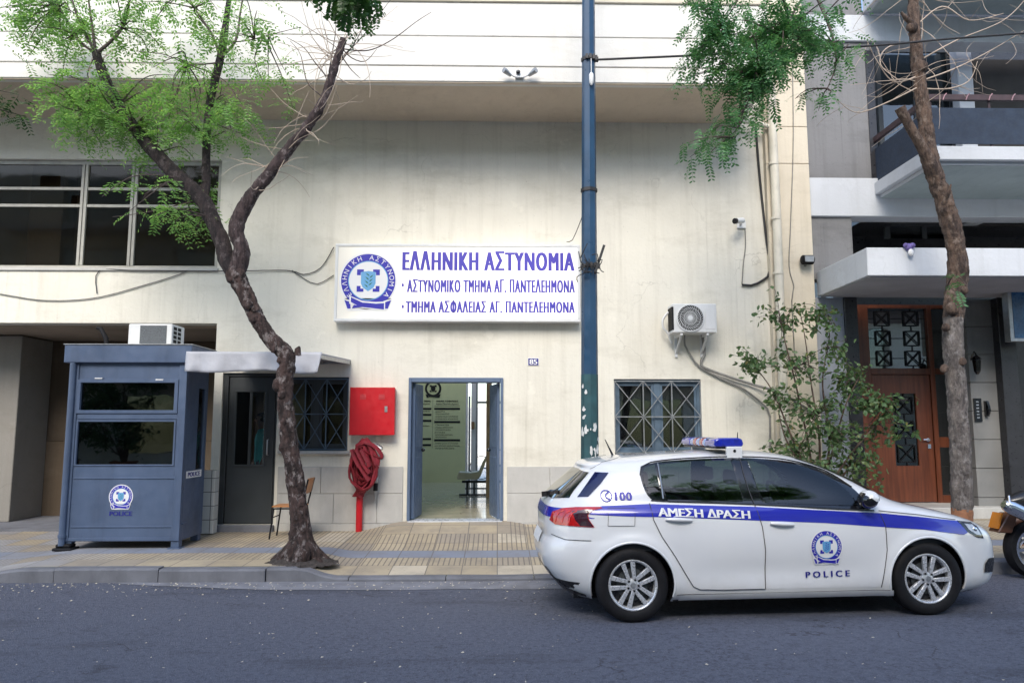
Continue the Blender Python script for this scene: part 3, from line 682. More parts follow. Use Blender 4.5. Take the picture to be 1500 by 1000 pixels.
leaf(617, dx0+.07, 12.42); leaf(719, dx1-.07, 12.45)
m = M(); m.box(dx0+.01, dx1-.01, WY-.06, WY+.30, .18, fl); m.build('threshold', mat('marble', (.5,.51,.52), .3, var=.1, vs=4, dirt=.2), pb, bevel=.008)
# hall behind the doorway
HX0, HX1, HY = -3.2, 1.2, 20.0; gx1 = at(682, 640, HY).x; ox1 = at(711, 640, HY).x
m = M(); m.box(HX0-.1, HX1+.1, WY+.301, HY+.1, .1, fl); m.build('hall_floor', MT['hall_floor'], pb)
m = M(); m.box(HX0-.1, HX0, WY+.301, HY, fl, 3.299).box(HX1, HX1+.1, WY+.301, HY, fl, 3.299); m.build('hall_wall', MT['hall_white'], pb)
gw = M(); gw.box(HX0-.1, gx1, HY, HY+.2, fl, 3.35); green = gw.build('hall_wall', MT['hall_green'], pb, label='green back wall with black lettering')
m = M(); wx = at(697, 640, HY).x; m.box(gx1+.001, at(685, 640, HY).x, HY-.01, HY+.2, fl, 3.35).box(at(690, 640, HY).x, wx, HY-.005, HY+.2, fl, 3.35); m.box(ox1+.4, HX1+.1, HY, HY+.2, fl, 3.35); m.build('hall_wall', MT['hall_white'], pb)
m = M(); m.box(wx, wx+.05, HY-.02, HY+.1, fl, 3.3).box(wx+.05, ox1+.4, HY-.02, HY+.1, at(705, 589, HY).z-.03, at(705, 589, HY).z+.03); m.box(at(686, 640, HY).x, at(689, 640, HY).x, HY-.03, HY, fl, at(686, 580, HY).z); yd = m.build('yard_door', MT['galvanised'], pb)
m = M(); p = at(716, 660, 15.6); m.box(p.x-.055, p.x+.06, 15.55, 15.65, fl, 3.29); m.build('post', MT['post_wood'], pb, bevel=.005)
m = M(); tmp = M(); grid_wall(m, HX0-.1, HX1+.1, 14.51, HY+.2, 3.36, 3.5, [(-3.0, 1.0, 14.8, 19.85)])  # wide roof opening added to let skylight brighten the hall
for v in m.bm.verts: v.co = Vector((v.co.x, v.co.z, v.co.y))
m.build('hall_ceiling', MT['hall_white'], pb)
m = M(); m.box(-3.31, HX1+.1, WY+.301, 14.5, 3.23, 3.29); m.build('hall_ceiling', MT['hall_white'], pb)
# lettering on the green wall
L = M(); GY = HY-.006; G = lambda px, py: at(px, py, GY)
def tl(body, x0, x1, ya, yb, bold=.01):
    a, b = G(x0, yb), G(x1, ya); text_box(L, body, a.x, b.x, a.z, b.z, lambda x, z: Vector((x, GY, z)), bold)
def blk(x0, y0, x1, y1): a, b = G(x0, y1), G(x1, y0); L.face([(a.x,GY,a.z), (b.x,GY,a.z), (b.x,GY,b.z), (a.x,GY,b.z)])
tl('ΤΜΗΜΑ ΑΣΦΑΛΕΙΑΣ', 638.5, 671.5, 586, 588.6, .03); tl('Αγίου Παντελεήμονα', 638.5, 671.5, 590, 593)
blk(633.4, 585, 634, 656); blk(636, 594.4, 674, 594.8)
for y in (597, 616.3, 643): blk(636, y, 674, y+3)
rows = [(601.6,'-ΔΙΟΙΚΗΤΗΣ',652),(605,'-ΥΠΟΔΙΟΙΚΗΤΗΣ',658),(608.7,'-ΑΞΙΩΜΑΤΙΚΟΙ ΥΠΗΡΕΣΙΑΣ',671),(612.3,'-ΑΞΙΩΜΑΤΙΚΟΙ ΑΣΦΑΛΕΙΑΣ',671),(621,'-ΓΡΑΜΜΑΤΕΙΑ',658),(624.7,'-ΓΡΑΦΕΙΟ ΠΡΟΣΩΠΙΚΟΥ',664),(628.3,'-ΥΠΟΔΙΚΟΠΟΙΗΣΗ',660),(632,' ΕΓΓΡΑΦΑ',652),(635.5,'-ΔΙΚΟΓΡΑΦΙΑ ΚΑΙ ΕΤΑΙΡΙΑ',663),(639,'-ΠΡΟΑΝΑΚΡΙΣΗ',654),(648,'-ΓΡΑΦΕΙΟ ΔΙΩΞΗΣ ΕΓΚΛΗΜΑΤΩΝ',671),(651.6,' ΚΑΙ ΔΙΩΞΗΣ ΝΑΡΚΩΤΙΚΩΝ',673),(655.2,' ΑΝΗΛΙΚΩΝ',665)]
for y, s, x1 in rows: tl(s, 637, x1, y, y+2.2, .0)
for y, x1 in ((597,632),(605.7,632),(614.5,632),(641.2,631.5),(650,631.5)): blk(612, y, x1, y+3)
tl('ΑΣΤΥΝΟΜΙΚΟ ΤΜΗΜΑ', 600, 631, 586, 588.6, .03); tl('Αγίου Παντελεήμονα', 600, 630, 590, 593); tl('ΑΞΙΩΜΑΤΙΚΟΣ', 612, 630, 601.3, 603.3); tl('ΓΡΑΦΕΙΟ', 616, 629, 622.5, 624.5)
c = G(634.5, 569); rr = (G(646.5, 569)-c).length
crest(L, lambda x, y, l: Vector((c.x+x*rr, GY-.002*l, c.z+y*rr)), mats=(0, 0, 0, 0), mono=True, text=False)
L.build('lettering', MT['black_ink'], green, fix=False)
# yard behind the hall
m = M(); m.box(-6, 6, HY+.2, 34, .0, .3); struct(m.build('yard', mat('yard_paving', (.62,.6,.55), .8, var=.1, vs=2)))
m = M(); m.box(-6, 6, 31, 31.2, .3, 2.6); tag(m.build('yard_wall', MT['hall_white']), 'white yard wall seen through the open doorway', 'wall')

# pilaster at the right end of the station with joint lines
m = M(); px0, px1 = at(1124, 300, 11.6).x, at(1187, 300, 11.6).x; z = -.2
for zz in (at(1150, 452, 11.6).z, at(1150, 240, 11.6).z, at(1150, 186, 11.6).z, at(1150, 120, 11.6).z, 9.6): m.box(px0, px1, 11.58, WY+.28, z, zz-.008); z = zz
m.build('pilaster', MT['pilaster_paint'], pb, bevel=.006)

# ------------------------------------------------------------------ apartment building on the right
ab = thing('apartment_building', 'grey and white apartment building with chamfered balconies and a wooden entrance door', 'building', (7, WY, 0), 'apartment buildings on the street')
AX = px1+.004; AXE = 13.0; CY = 10.05
bB = at(1278, 293, WY)  # balcony corner on the wall
def rx(px, py, Y=WY): return at(px, py, Y).x
def rz(px, py, Y=WY): return at(px, py, Y).z
z_b0 = rz(1250, 318); z_b1 = rz(1230, 262); zc0 = rz(1220, 400); 
m = M(); m.box(AX, rx(1279, 160), WY, WY+.3, z_b1, rz(1220, 62)); m.build('wall', MT['grey_render'], ab)
m = M(); m.box(AX, rx(1249, 360), WY-.0, WY+.3, zc0-.1, z_b0); m.build('wall', MT['grey_render'], ab)
m = M(); m.box(AX-.02, AXE, WY-.05, WY+.3, z_b0, z_b1); m.box(AX-.02, AXE, WY-.05, WY+.3, rz(1220, 62), rz(1220, 24)); m.build('floor_band', MT['white_fascia'], ab, bevel=.01)
m = M(); m.box(AX, rx(1262, 10), WY, WY+.3, rz(1220, 24), 9.6); m.build('wall', MT['grey_render'], ab)
# recess behind the balcony and behind the canopy
m = M(); m.box(rx(1279, 160), AXE, WY+1.6, WY+1.8, 3.5, 9.6).box(AXE-.1, AXE, WY, WY+1.6, 0, 9.6).box(rx(1249, 340)-.1, rx(1249, 340), WY+.301, WY+1.6, zc0-.2, z_b0-.001).box(rx(1279,160), AXE, WY+.3, WY+1.6, z_b0+.1, z_b0+.3); m.build('recess', MT['dark_stone'], ab)
m = M(); m.box(rx(1271, 160), rx(1282, 160), WY-.02, WY+.2, z_b1, rz(1278, 75)); m.build('jamb', MT['dark_stone'], ab)
cx = rx(1409, 110, 12.4); m = M(); m.box(cx-.14, cx+.13, 12.3, 12.5, 5.2, rz(1409, 60, 12.4)); m.build('column', MT['white_fascia'], ab, bevel=.01)
m = M(); a, b = rx(1290, 160, 12.6), rx(1395, 160, 12.6); zz0, zz1 = rz(1300, 200, 12.6), rz(1300, 70, 12.6)
m.box(a, b, 12.6, 12.66, zz1-.08, zz1); 
for k in range(3): x = a+(b-a)*k/2; m.box(x-.04, x+.04, 12.598, 12.662, 5.0, zz1-.08)
bw = m.build('window', MT['door_grey'], ab); m = M(); m.box(a, b, 12.62, 12.63, 5.0, zz1-.08); m.build('pane', MT['booth_glass'], bw)
m = M(); m.box(rx(1420, 110, 12.45), AXE-.1, 12.44, 12.5, 5.2, 8.2); m.build('wall', mat('balcony_wall', (.05,.046,.042), .9, var=.2, vs=2, dirt=.4), ab)
# balcony slab, railing
bz0, bz1 = rz(1420, 239, CY), rz(1420, 214, CY); xb = rx(1279, 280)
m = M(); m.box(xb, AXE, CY, WY-.052, bz0+.05, bz1); m.box(xb+.08, AXE, CY+.08, WY-.051, bz0, bz0+.05); bal = m.build('balcony', MT['white_fascia'], ab, bevel=.008)
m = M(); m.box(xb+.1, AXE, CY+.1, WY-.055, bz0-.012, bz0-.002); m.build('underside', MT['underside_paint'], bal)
rz0, rz1, rz2 = rz(1420, 209, CY), rz(1420, 156, CY), rz(1420, 137, CY)
m = M(); m.box(xb+.06, AXE, CY+.05, CY+.065, rz0, rz1).box(xb+.06, xb+.075, CY+.066, WY, rz0-.03, rz1); m.build('railing_panel', MT['railing_cloth'], bal)
m = M(); m.box(xb+.04, AXE, CY+.03, CY+.09, rz2-.08, rz2).box(xb+.04, xb+.1, CY+.091, WY, rz2-.08, rz2)
for k in range(9): x = xb+.07+k*.85; m.box(x-.015, x+.015, CY+.066, CY+.09, bz1, rz2-.08)
m.build('railing', MT['railing_wood'], bal)
m = M()
rn = random.Random(5)
for k in range(16):
    x = xb+.25+k*.33; m.tube([(x-.02, CY+.022, rz2-.09), (x, CY+.018, rz2-.03), (x+.04, CY+.03, rz2+.01), (x+.05, CY+.1, rz2+.004)], .008, 6)
m.build('tie', mat('tie_pink', (.3,.18,.2), .7, var=.2), bal, smooth=60)
# upper balcony
ub0, ub1 = rz(1400, 22, WY-.1), 8.9; xu = rx(1262, 30)
m = M(); m.box(xu, AXE, CY, WY-.052, rz(1290, 22, WY), rz(1290, 22, WY)+.3); ubal = m.build('balcony', MT['white_fascia'], ab, bevel=.008)
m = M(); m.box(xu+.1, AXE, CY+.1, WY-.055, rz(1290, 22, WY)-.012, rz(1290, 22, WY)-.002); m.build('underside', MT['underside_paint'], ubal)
# entrance canopy
xcn = rx(1196, 410); kz0, kz1 = rz(1380, 404, CY), rz(1380, 363, CY)
m = M(); m.box(xcn, AXE, CY, WY-.002, kz0, kz1); can = m.build('canopy', MT['white_fascia'], ab, bevel=.008)
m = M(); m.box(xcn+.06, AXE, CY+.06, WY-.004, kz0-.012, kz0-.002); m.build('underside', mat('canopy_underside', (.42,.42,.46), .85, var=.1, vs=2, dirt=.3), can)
# ground floor
DY = 12.35
m = M(); m.box(AX, rx(1241, 560), WY, WY+.3, -.1, kz0-.013); m.build('wall', mat('pale_render', (.32,.345,.39), .85, var=.1, vs=2, dirt=.5, bmp=.2), ab)
for q in ((rx(1241, 560)+.001, rx(1260, 560), WY-.04, WY+.3), (rx(1470, 600), rx(1494, 600), WY-.04, DY), (rx(1494, 600)+.01, AXE, DY-.1, DY)):
    m = M(); m.box(*q, -.1, kz0-.014); m.build('dark_column', MT['dark_stone'], ab, bevel=.006)
m = M(); x0, x1 = rx(1412, 600, DY), rx(1470, 600, WY+.05); zz = [.2+.45*k for k in range(9)]
for k in range(len(zz)-1): m.box(x0-.2, x1, WY+.12+.02*(k%2)*0, DY+.1, zz[k]+.008, min(zz[k+1], kz0-.02))
m.build('stone_panel', MT['grey_stone'], ab, bevel=.004)
m = M(); m.box(rx(1260, 560)-.02, x1+.2, WY-.1, DY+.2, -.1, rz(1440, 742, WY)); m.build('doorstep', MT['stone_tile'], ab, bevel=.01)
dstep = rz(1440, 742, WY)
# wooden entrance door with transom
ax0, ax1 = rx(1262, 600, DY), rx(1408, 600, DY); tz0, tz1 = rz(1330, 548, DY), kz0-.02; zl = rz(1330, 540, DY)
m = M(); lx0, lx1 = rx(1282, 640, DY), rx(1368, 640, DY)
m.box(ax0, lx0-.01, DY, DY+.1, dstep, tz1).box(lx1+.01, lx1+.09, DY, DY+.1, dstep, tz1).box(ax1-.06, ax1, DY, DY+.1, dstep, tz1)
m.box(lx0-.009, lx1+.009, DY+.002, DY+.1, tz0, tz0+.1).box(lx0-.009, lx1+.009, DY+.002, DY+.1, tz1-.06, tz1).box(lx1+.091, ax1-.061, DY+.002, DY+.1, dstep, dstep+.12).box(lx1+.091, ax1-.061, DY+.002, DY+.1, rz(1385, 655, DY), rz(1385, 640, DY)).box(lx1+.091, ax1-.061, DY+.002, DY+.1, tz0, tz0+.1).box(lx1+.091, ax1-.061, DY+.002, DY+.1, tz1-.06, tz1)
ed = m.build('entrance_frame', MT['door_wood'], ab, bevel=.005)
m = M(); wq = rect(1311, 576, 1345, 682, DY); grid_wall(m, lx0, lx1, dstep+.01, tz0-.01, DY+.02, DY+.07, [wq]); wd = m.build('door', MT['door_wood'], ab, bevel=.004, label='red brown wooden entrance door with small ironwork window')
def xgrid(m, q, nx, nzz, y):
    x0, x1, z0, z1 = q; cw, ch = (x1-x0)/nx, (z1-z0)/nzz; s = min(cw, ch)*.36
    for i in range(nx):
        for k in range(nzz):
            cx, cz = x0+cw*(i+.5), z0+ch*(k+.5); S4 = [((cx-s,cz-s),(cx+s,cz-s)), ((cx+s,cz-s),(cx+s,cz+s)), ((cx+s,cz+s),(cx-s,cz+s)), ((cx-s,cz+s),(cx-s,cz-s))]
            bars(m, S4, .016, y); bars(m, [((cx-s,cz-s),(cx+s,cz+s)), ((cx-s,cz+s),(cx+s,cz-s))], .014, y-.008); bars(m, [((cx, cz+s), (cx, z0+ch*(k+1))), ((cx, cz-s), (cx, z0+ch*k)), ((cx-s, cz), (x0+cw*i, cz)), ((cx+s, cz), (x0+cw*(i+1), cz))], .01, y+.006)
m = M(); xgrid(m, wq, 1, 3, DY+.03); m.build('ironwork', MT['dark_rubber'], wd)
m = M(); m.box(*wq[:2], DY+.05, DY+.056, wq[2], wq[3]); m.build('pane', MT['booth_glass'], wd)
m = M(); hp = at(1360, 644, DY); m.lathe([(.03,0),(.03,.01),(.014,.012),(.014,.05)], Matrix.Translation(hp+Vector((0,.02,0))) @ Matrix.Rotation(R(90), 4, 'X'), 16); m.tube([hp+Vector((0,-.03,0)), hp+Vector((-.05,-.032,.005)), hp+Vector((-.1,-.03,.004))], .011); m.box(hp.x-.01, hp.x+.04, DY+.005, DY+.02, hp.z-.14, hp.z-.07); m.build('handle', MT['chrome'], wd, smooth=40)
tq = (lx0, lx1, tz0+.1, tz1-.06); m = M(); xgrid(m, tq, 2, 3, DY+.03); m.build('ironwork', MT['dark_rubber'], ed)
m = M(); m.box(tq[0], tq[1], DY+.05, DY+.056, tq[2], tq[3]).box(lx1+.091, ax1-.061, DY+.05, DY+.056, dstep+.12, tz1-.06); m.build('pane', MT['window_glass'], ed)
m = M(); m.box(ax0-.5, ax1+.5, DY+1.2, DY+1.25, 0, 3.6); m.build('lobby', MT['dark_room'], ab)
m = M(); m.box(ax0-.6, ax0-.001, DY+.02, DY+.1, dstep, kz0-.02); m.build('dark_column', MT['dark_stone'], ab)
# apartment block across the street, behind the viewer (it shows only as reflections and closes the street)
ob = thing('apartment_building', 'cream apartment block across the street behind the viewer', 'building', (0, -7, 0), 'apartment buildings on the street')
m = M(); holes = []
for k in range(8):
    for j in range(4): holes.append((-18+k*4.6, -18+k*4.6+2.6, .9+j*3.1, 2.9+j*3.1))
grid_wall(m, -22, 22, -.3, 12.2, -7.4, -7.0, holes); m.build('wall', MT['wall_plaster'], ob)
m = M()
for h in holes: m.box(h[0], h[1], -7.25, -7.22, h[2], h[3])
m.build('window', MT['booth_glass'], ob)['kind'] = 'stuff'
m = M()
for j in range(1, 4): m.box(-20, 20, -6.998, -6.0, j*3.1+.35, j*3.1+.55)
m.build('balcony', MT['white_fascia'], ob)
m = M(); m.box(-22, 22, -6.99, -4.4, -.1, .14); struct(m.build('pavement', MT['concrete']))
# ------------------------------------------------------------------ illuminated sign
SY = WY-.2
sx0, sx1, sz0, sz1 = rect(490, 357.5, 850, 471, SY)
sg = thing('lightbox_sign', 'long white illuminated police sign with blue crest and Greek lettering over the doorway', 'sign', ((sx0+sx1)/2, WY, sz0))
m = M(); t = .045; m.box(sx0, sx1, SY, WY-.002, sz0, sz0+t).box(sx0, sx1, SY, WY-.002, sz1-t, sz1).box(sx0, sx0+t, SY, WY-.002, sz0+t, sz1-t).box(sx1-t, sx1, SY, WY-.002, sz0+t, sz1-t).box(sx0+t, sx1-t, WY-.03, WY-.003, sz0+t, sz1-t)
m.build('frame', MT['appliance_white'], sg, bevel=.006)
m = M(); fy = SY+.012
for i in range(8):
    for k in range(4): 
        x, X2 = sx0+t+(sx1-sx0-2*t)*i/8, sx0+t+(sx1-sx0-2*t)*(i+1)/8; z, Z2 = sz0+t+(sz1-sz0-2*t)*k/4, sz0+t+(sz1-sz0-2*t)*(k+1)/4
        m.face([(x,fy,z), (X2,fy,z), (X2,fy,Z2), (x,fy,Z2)])
m.build('face', MT['lightbox_face'], sg, fix=False)
def tz(m, body, x0, y0, x1, y1, Y, bold=.02):
    a, b = at(x0, y1, Y), at(x1, y0, Y); text_box(m, body, a.x, b.x, a.z, b.z, lambda x, z: Vector((x, Y, z)), bold)
m = M(); tz(m, 'ΕΛΛΗΝΙΚΗ ΑΣΤΥΝΟΜΙΑ', 589, 368.5, 841.5, 396, fy-.002, .05)
tz(m, 'ΑΣΤΥΝΟΜΙΚΟ ΤΜΗΜΑ ΑΓ. ΠΑΝΤΕΛΕΗΜΟΝΑ', 596, 409.5, 842, 428, fy-.002, .052); tz(m, 'ΤΜΗΜΑ ΑΣΦΑΛΕΙΑΣ ΑΓ. ΠΑΝΤΕΛΕΗΜΟΝΑ', 594, 440.5, 842, 458, fy-.002, .052)
for y in (417.5, 449): c = at(590, y, fy-.002); m.face([c+Vector((.018*math.cos(k*.785), 0, .03*math.sin(k*.785))) for k in range(8)])
m.build('lettering', MT['blue_ink'], sg, fix=False)
m = M(); c = at(539.5, 411, fy); rr = (at(580.5, 411, fy)-c).length*.97
crest(m, lambda x, y, l: Vector((c.x+x*rr, fy-.002-.0015*l, c.z+y*rr))); m.build('crest', CREST, sg, fix=False)

# ------------------------------------------------------------------ guard booth
bp_ = onz(258, 804, .165); BY = bp_.y
bx0, bx1 = at(103, 665, BY).x, at(269, 665, BY).x; bz0, bz1 = at(180, 792, BY).z, at(180, 531, BY).z
dk = ray(301, 660); BYB = bx1/(dk.x/dk.y)
gb = thing('guard_booth', 'steel blue metal police guard booth standing on the pavement', 'booth', ((bx0+bx1)/2, BY, .16))
def bw_(x0, y0, x1, y1): return rect(x0, y0, x1, y1, BY)
w1, w2 = bw_(118.5, 560.5, 256, 600.5), bw_(113, 617.5, 254, 680)
m = M(); grid_wall(m, bx0, bx1, bz0, bz1, BY, BY+.05, [w1, w2])
for (y, h) in ((609, .035), (699, .012), (770, .012)): z = bw_(110, y, 260, y+1)[2]; m.box(bx0+.07, bx1-.07, BY-.01, BY-.001, z-h, z+h)
m.box(bx1-.10, bx1, BY-.02, BY-.001, bz0, bz1-.001).box(bx0, bx0+.05, BY-.018, BY-.001, bz0, bz1-.001)
m.box(bx0+.051, bx1-.101, BY-.016, BY-.001, bz0, bz0+.045)
m.build('front_panel', MT['booth_paint'], gb, bevel=.004)
m = M()
q = (w1[0]-.05, w1[1]+.05, w1[2]-.045, w1[3]+.045); grid_wall(m, q[0], q[1], q[2], q[3], BY-.024, BY-.002, [w1]); fw_ = m.build('window', MT['booth_paint'], gb, bevel=.004)
m = M(); m.box(w1[0], w1[1], BY+.018, BY+.026, w1[2], w1[3]); m.build('pane', MT['booth_glass'], fw_)
m = M(); q = (w2[0]-.025, w2[1]+.025, w2[2]-.02, w2[3]+.02); grid_wall(m, q[0], q[1], q[2], q[3], BY-.012, BY-.002, [w2]); fw2 = m.build('window', MT['booth_paint'], gb, bevel=.003)
m = M(); m.box(w2[0], w2[1], BY+.018, BY+.026, w2[2], w2[3]); m.build('pane', MT['booth_glass'], fw2)
sw = (BY+.42, BYB-.1, at(100, 690, BY).z, at(100, 566, BY).z)
m = M(); tmp = M(); grid_wall(tmp, BY+.051, BYB, bz0, bz1, -.05, 0, [sw])
for v in tmp.bm.verts: v.co = Vector((bx1+v.co.y, v.co.x, v.co.z))
tmp.box(bx1-.02, bx1+.012, BY+.052, BY+.2, bz0+.2, bz0+.22); tmp.build('side_panel', MT['booth_paint'], gb, bevel=.003)
m = M(); m.box(bx1-.03, bx1-.022, sw[0], sw[1], sw[2], sw[3]); m.build('window', MT['booth_glass'], gb)
m = M(); m.box(bx0, bx0+.05, BY+.051, BYB, bz0, bz1).box(bx0+.051, bx1-.051, BYB-.05, BYB, bz0, bz1).box(bx0+.051, bx1-.051, BY+.051, BYB-.051, bz0+.02, bz0+.06); m.build('back_panel', MT['booth_paint'], gb)
fz0, fz1 = rect(94, 503.5, 276, 531, BY-.07)[2:]
m = M(); m.box(at(94, 517, BY-.07).x, bx1+.07, BY-.07, BYB+.05, fz0, fz1-.012); m.build('roof', MT['booth_paint'], gb, bevel=.008)
m = M(); m.box(at(94, 517, BY-.07).x-.01, bx1+.08, BY-.08, BYB+.06, fz1-.011, fz1); m.build('roof_trim', MT['galvanised'], gb)
m = M(); cx_ = bx0-.02; m.tube([(cx_, BY-.03, fz0), (cx_, BY-.03, .22)], .042, 12); m.tube([(cx_, BY-.03, .36), (cx_, BY-.03, .32)], .052, 12); m.build('downpipe', MT['booth_paint'], gb, smooth=50)
for (x, zz) in ((bx1-.055, .17), (bx1-.055, .17)):
    pass
m = M(); m.box(bx1-.11, bx1-.005, BY+.0, BY+.1, .185, bz0-.001).box(bx1-.14, bx1+.02, BY-.03, BY+.13, .168, .185); m.build('leg', MT['booth_paint'], gb, bevel=.004)
for q in ((bx1-.11, bx1-.005), (bx0, bx0+.1)): m = M(); m.box(*q, BYB-.12, BYB-.02, .185, bz0-.001); m.build('leg', MT['booth_paint'], gb, bevel=.004)
m = M(); m.box(bx0-.01, bx0+.09, BY+.0, BY+.1, .24, bz0-.001); m.build('leg', MT['booth_paint'], gb, bevel=.004)
m = M(); m.box(bx0-.12, bx0+.13, BY-.08, BY+.14, .155, .19).box(bx0-.09, bx0+.1, BY-.05, BY+.1, .192, .237); m.build('foot_block', MT['dark_rubber'], gb, bevel=.012)
for px, py in ((145, 554.5), (234, 556.5)):
    m = M(); c = at(px, py, BY-.012); m.tube([c+Vector((-.05,0,0)), c+Vector((.05,0,0))], .016, 10); m.build('vent', MT['galvanised'], gb, smooth=50)
m = M(); c = at(177, 727, BY-.006); rr = .145
crest(m, lambda x, y, l: Vector((c.x+x*rr, BY-.004-.0015*l, c.z+y*rr))); m.build('crest', CREST, gb, fix=False)
m = M(); tz(m, 'POLICE', 160, 748.5, 194, 755, BY-.004, .022); m.build('lettering', MT['navy_ink'], gb, fix=False)
m = M(); z0, z1 = at(262, 699, BY).z-.0, at(262, 688.5, BY).z; y0, y1 = BY+.1, BY+.62; m.face([(bx1+.005, y0, z0-.02), (bx1+.005, y1, z0-.02), (bx1+.005, y1, z1-.02), (bx1+.005, y0, z1-.02)]); pl = m.build('nameplate', MT['crest_white'], gb, fix=False)
m = M(); text_box(m, 'POLICE', y0+.05, y1-.05, z0, z1-.035, lambda a, b: Vector((bx1+.008, a, b-.003)), .03); m.build('lettering', MT['navy_ink'], pl, fix=False)

# air conditioners
def aircon(name, label, x0, x1, z0, z1, yf, d, face='fan', brackets=False):
    root = thing(name, label, 'air conditioner', ((x0+x1)/2, yf+d/2, z0), 'outdoor air conditioner units')
    W_, H_ = x1-x0, z1-z0
    m = M(); m.box(x0, x1, yf, yf+d, z0, z1); m.build('casing', MT['appliance_white'], root, bevel=.015, seg=2)
    m = M()
    if face == 'fan':
        cx, cz, r = x0+W_*.40, (z0+z1)/2, H_*.44
        mm = Matrix.Translation((cx, yf-.002, cz)) @ Matrix.Rotation(R(90), 4, 'X')
        m.lathe([(0.001,-.001),(r,-.001),(r,.004),(.001,.004)], mm, 48); fan = m.build('fan_opening', MT['dark_rubber'], root)
        g = M(); g.lathe([(r,.0),(r+.018,.0),(r+.018,.018),(r,.022)], mm, 48, closed=True)
        for k in range(30):
            a = 2*math.pi*k/30; P = []
            for j in range(8): q = j/7; rr_ = r*(.17+.83*q); aa = a+.85*q; P.append((cx+rr_*math.cos(aa), yf-.014, cz+rr_*math.sin(aa)))
            g.tube(P, .0035, 4)
        for rr_ in (.5, .78): g.tube([(cx+r*rr_*math.cos(k*.1963), yf-.016, cz+r*rr_*math.sin(k*.1963)) for k in range(33)], .003, 4)
        g.lathe([(.001,.022),(r*.17,.02),(r*.18,.0),(.001,0)], mm, 24); g.build('fan_grille', MT['appliance_white'], root, smooth=50)
        p = M(); p.box(x0+W_*.74, x1-.03, yf-.008, yf-.001, z0+.05, z1-.07); cov = p.build('cover', MT['appliance_white'], root, bevel=.006)
        p = M(); p.box(x0-.006, x0+.02, yf-.003, yf+d*.9, z0+.04, z1-.05); p.build('side_louvre', MT['dark_rubber'], root)
    else:
        m.box(x0+W_*.27, x1-W_*.12, yf-.004, yf+.01, z0+.02, z1-.025); m.build('coil', mat('coil_grey', (.09,.1,.11), .7, var=.6, vs=90, bmp=.6, bs=200), root)
        g = M()
        for k in range(4):
            for j in range(2): y = yf+.05+j*.14; z = z0+.04+k*(H_-.06)/4; g.box(x1+.0005, x1+.004, y, y+.1, z, z+.045)
        g.build('vent', MT['dark_rubber'], root)
    if brackets:
        for x in (x0+.14, x1-.14): b = M(); b.bar((x, yf+.02, z0-.02), (x, WY-.002, z0-.02), .035, .035); b.bar((x, yf+.06, z0-.04), (x, WY-.02, z0-.28), .028, .028); b.box(x-.02, x+.02, WY-.03, WY-.002, z0-.34, z0+.05); b.build('bracket', MT['appliance_white'], root)
    else:
        for x in (x0+.06, x1-.06): b = M(); b.box(x-.03, x+.03, yf+.03, yf+d-.03, z0-.025, z0-.001); b.build('foot', MT['galvanised'], root)
    return root
aq = rect(985, 444.5, 1050, 487, WY-.42); ac = aircon('air_conditioner', 'white air conditioner with round fan bracketed on the cream wall above the window', aq[0], aq[1], aq[2], aq[3], WY-.42, .3, brackets=True)
m = M(); m.tube(spline([(aq[0]-.01, WY-.2, aq[3]-.1), (aq[0]-.09, WY-.2, aq[3]-.2), (aq[0]-.1, WY-.2, aq[2]+.12), (aq[0]-.02, WY-.18, aq[2]+.02), (aq[0]+.05, WY-.1, aq[2]-.12)], .04), .018, 8); m.build('hose', MT['appliance_white'], ac, smooth=60)
aq2 = rect(189, 482, 253, 505.5, BY+.35); aq2 = (aq2[0], aq2[1], fz1+.026, fz1+.026+.30); aircon('air_conditioner', 'small boxy air conditioner with dark coil standing on the booth roof', aq2[0], aq2[1], aq2[2], aq2[3], BY+.32, .42, face='coil')
an = thing('roof_antenna', 'stubby black antenna bracket on the booth roof', 'antenna', (at(152, 498, BY+.5).x, BY+.5, fz1))
m = M(); P = [Vector((at(157, 500, BY+.5).x, BY+.5, fz1+.001)), at(156, 488, BY+.5), at(148, 476, BY+.5), at(142, 474, BY+.5)]; P[1].z = fz1+.14; P[2].z = fz1+.28; P[3].z = fz1+.29
m.tube(P, [.03,.035,.03,.02], 8); m.build('mast', MT['dark_rubber'], an, smooth=60); m = M(); m.box(P[0].x-.06, P[0].x+.06, BY+.44, BY+.56, fz1, fz1+.02); m.build('base', MT['dark_rubber'], an)

# awning beside the booth
AWX = at(514, 528, WY).x; dk = ray(470, 520); AWY = AWX/(dk.x/dk.y); az_f, az_w = at(470, 517, AWY).z, at(514, 527, WY).z; axl = at(277, 508, AWY).x
aw = thing('awning', 'white tarpaulin awning on a thin metal frame between booth and wall', 'awning', ((axl+AWX)/2, WY, az_w))
zl = az_f+.005
m = M(); m.hexa([(axl, AWY+.02, zl-.02), (AWX, AWY+.02, az_f-.02), (AWX, WY-.002, az_w-.02), (axl, WY-.002, az_w-.02), (axl, AWY+.02, zl), (AWX, AWY+.02, az_f), (AWX, WY-.002, az_w), (axl, WY-.002, az_w)]); m.build('roof_sheet', MT['tarp_white'], aw)
m = M(); m.bar((axl, AWY+.04, zl-.045), (AWX, AWY+.04, az_f-.045), .04, .04); m.bar((AWX-.02, AWY+.06, az_f-.045), (AWX-.02, WY-.004, az_w-.045), .04, .05); m.bar((axl+.02, AWY+.06, zl-.045), (axl+.02, WY-.004, az_w-.045), .04, .04); m.bar((axl, WY-.03, az_w-.045), (AWX, WY-.03, az_w-.045), .04, .04)
for k in range(1, 4): x = axl+(AWX-axl)*k/4; m.bar((x, AWY+.06, zl-.045), (x, WY-.06, az_w-.045), .03, .03)
m.build('frame', MT['galvanised'], aw)
m = M(); N_ = 60; rn = random.Random(2); VV = []
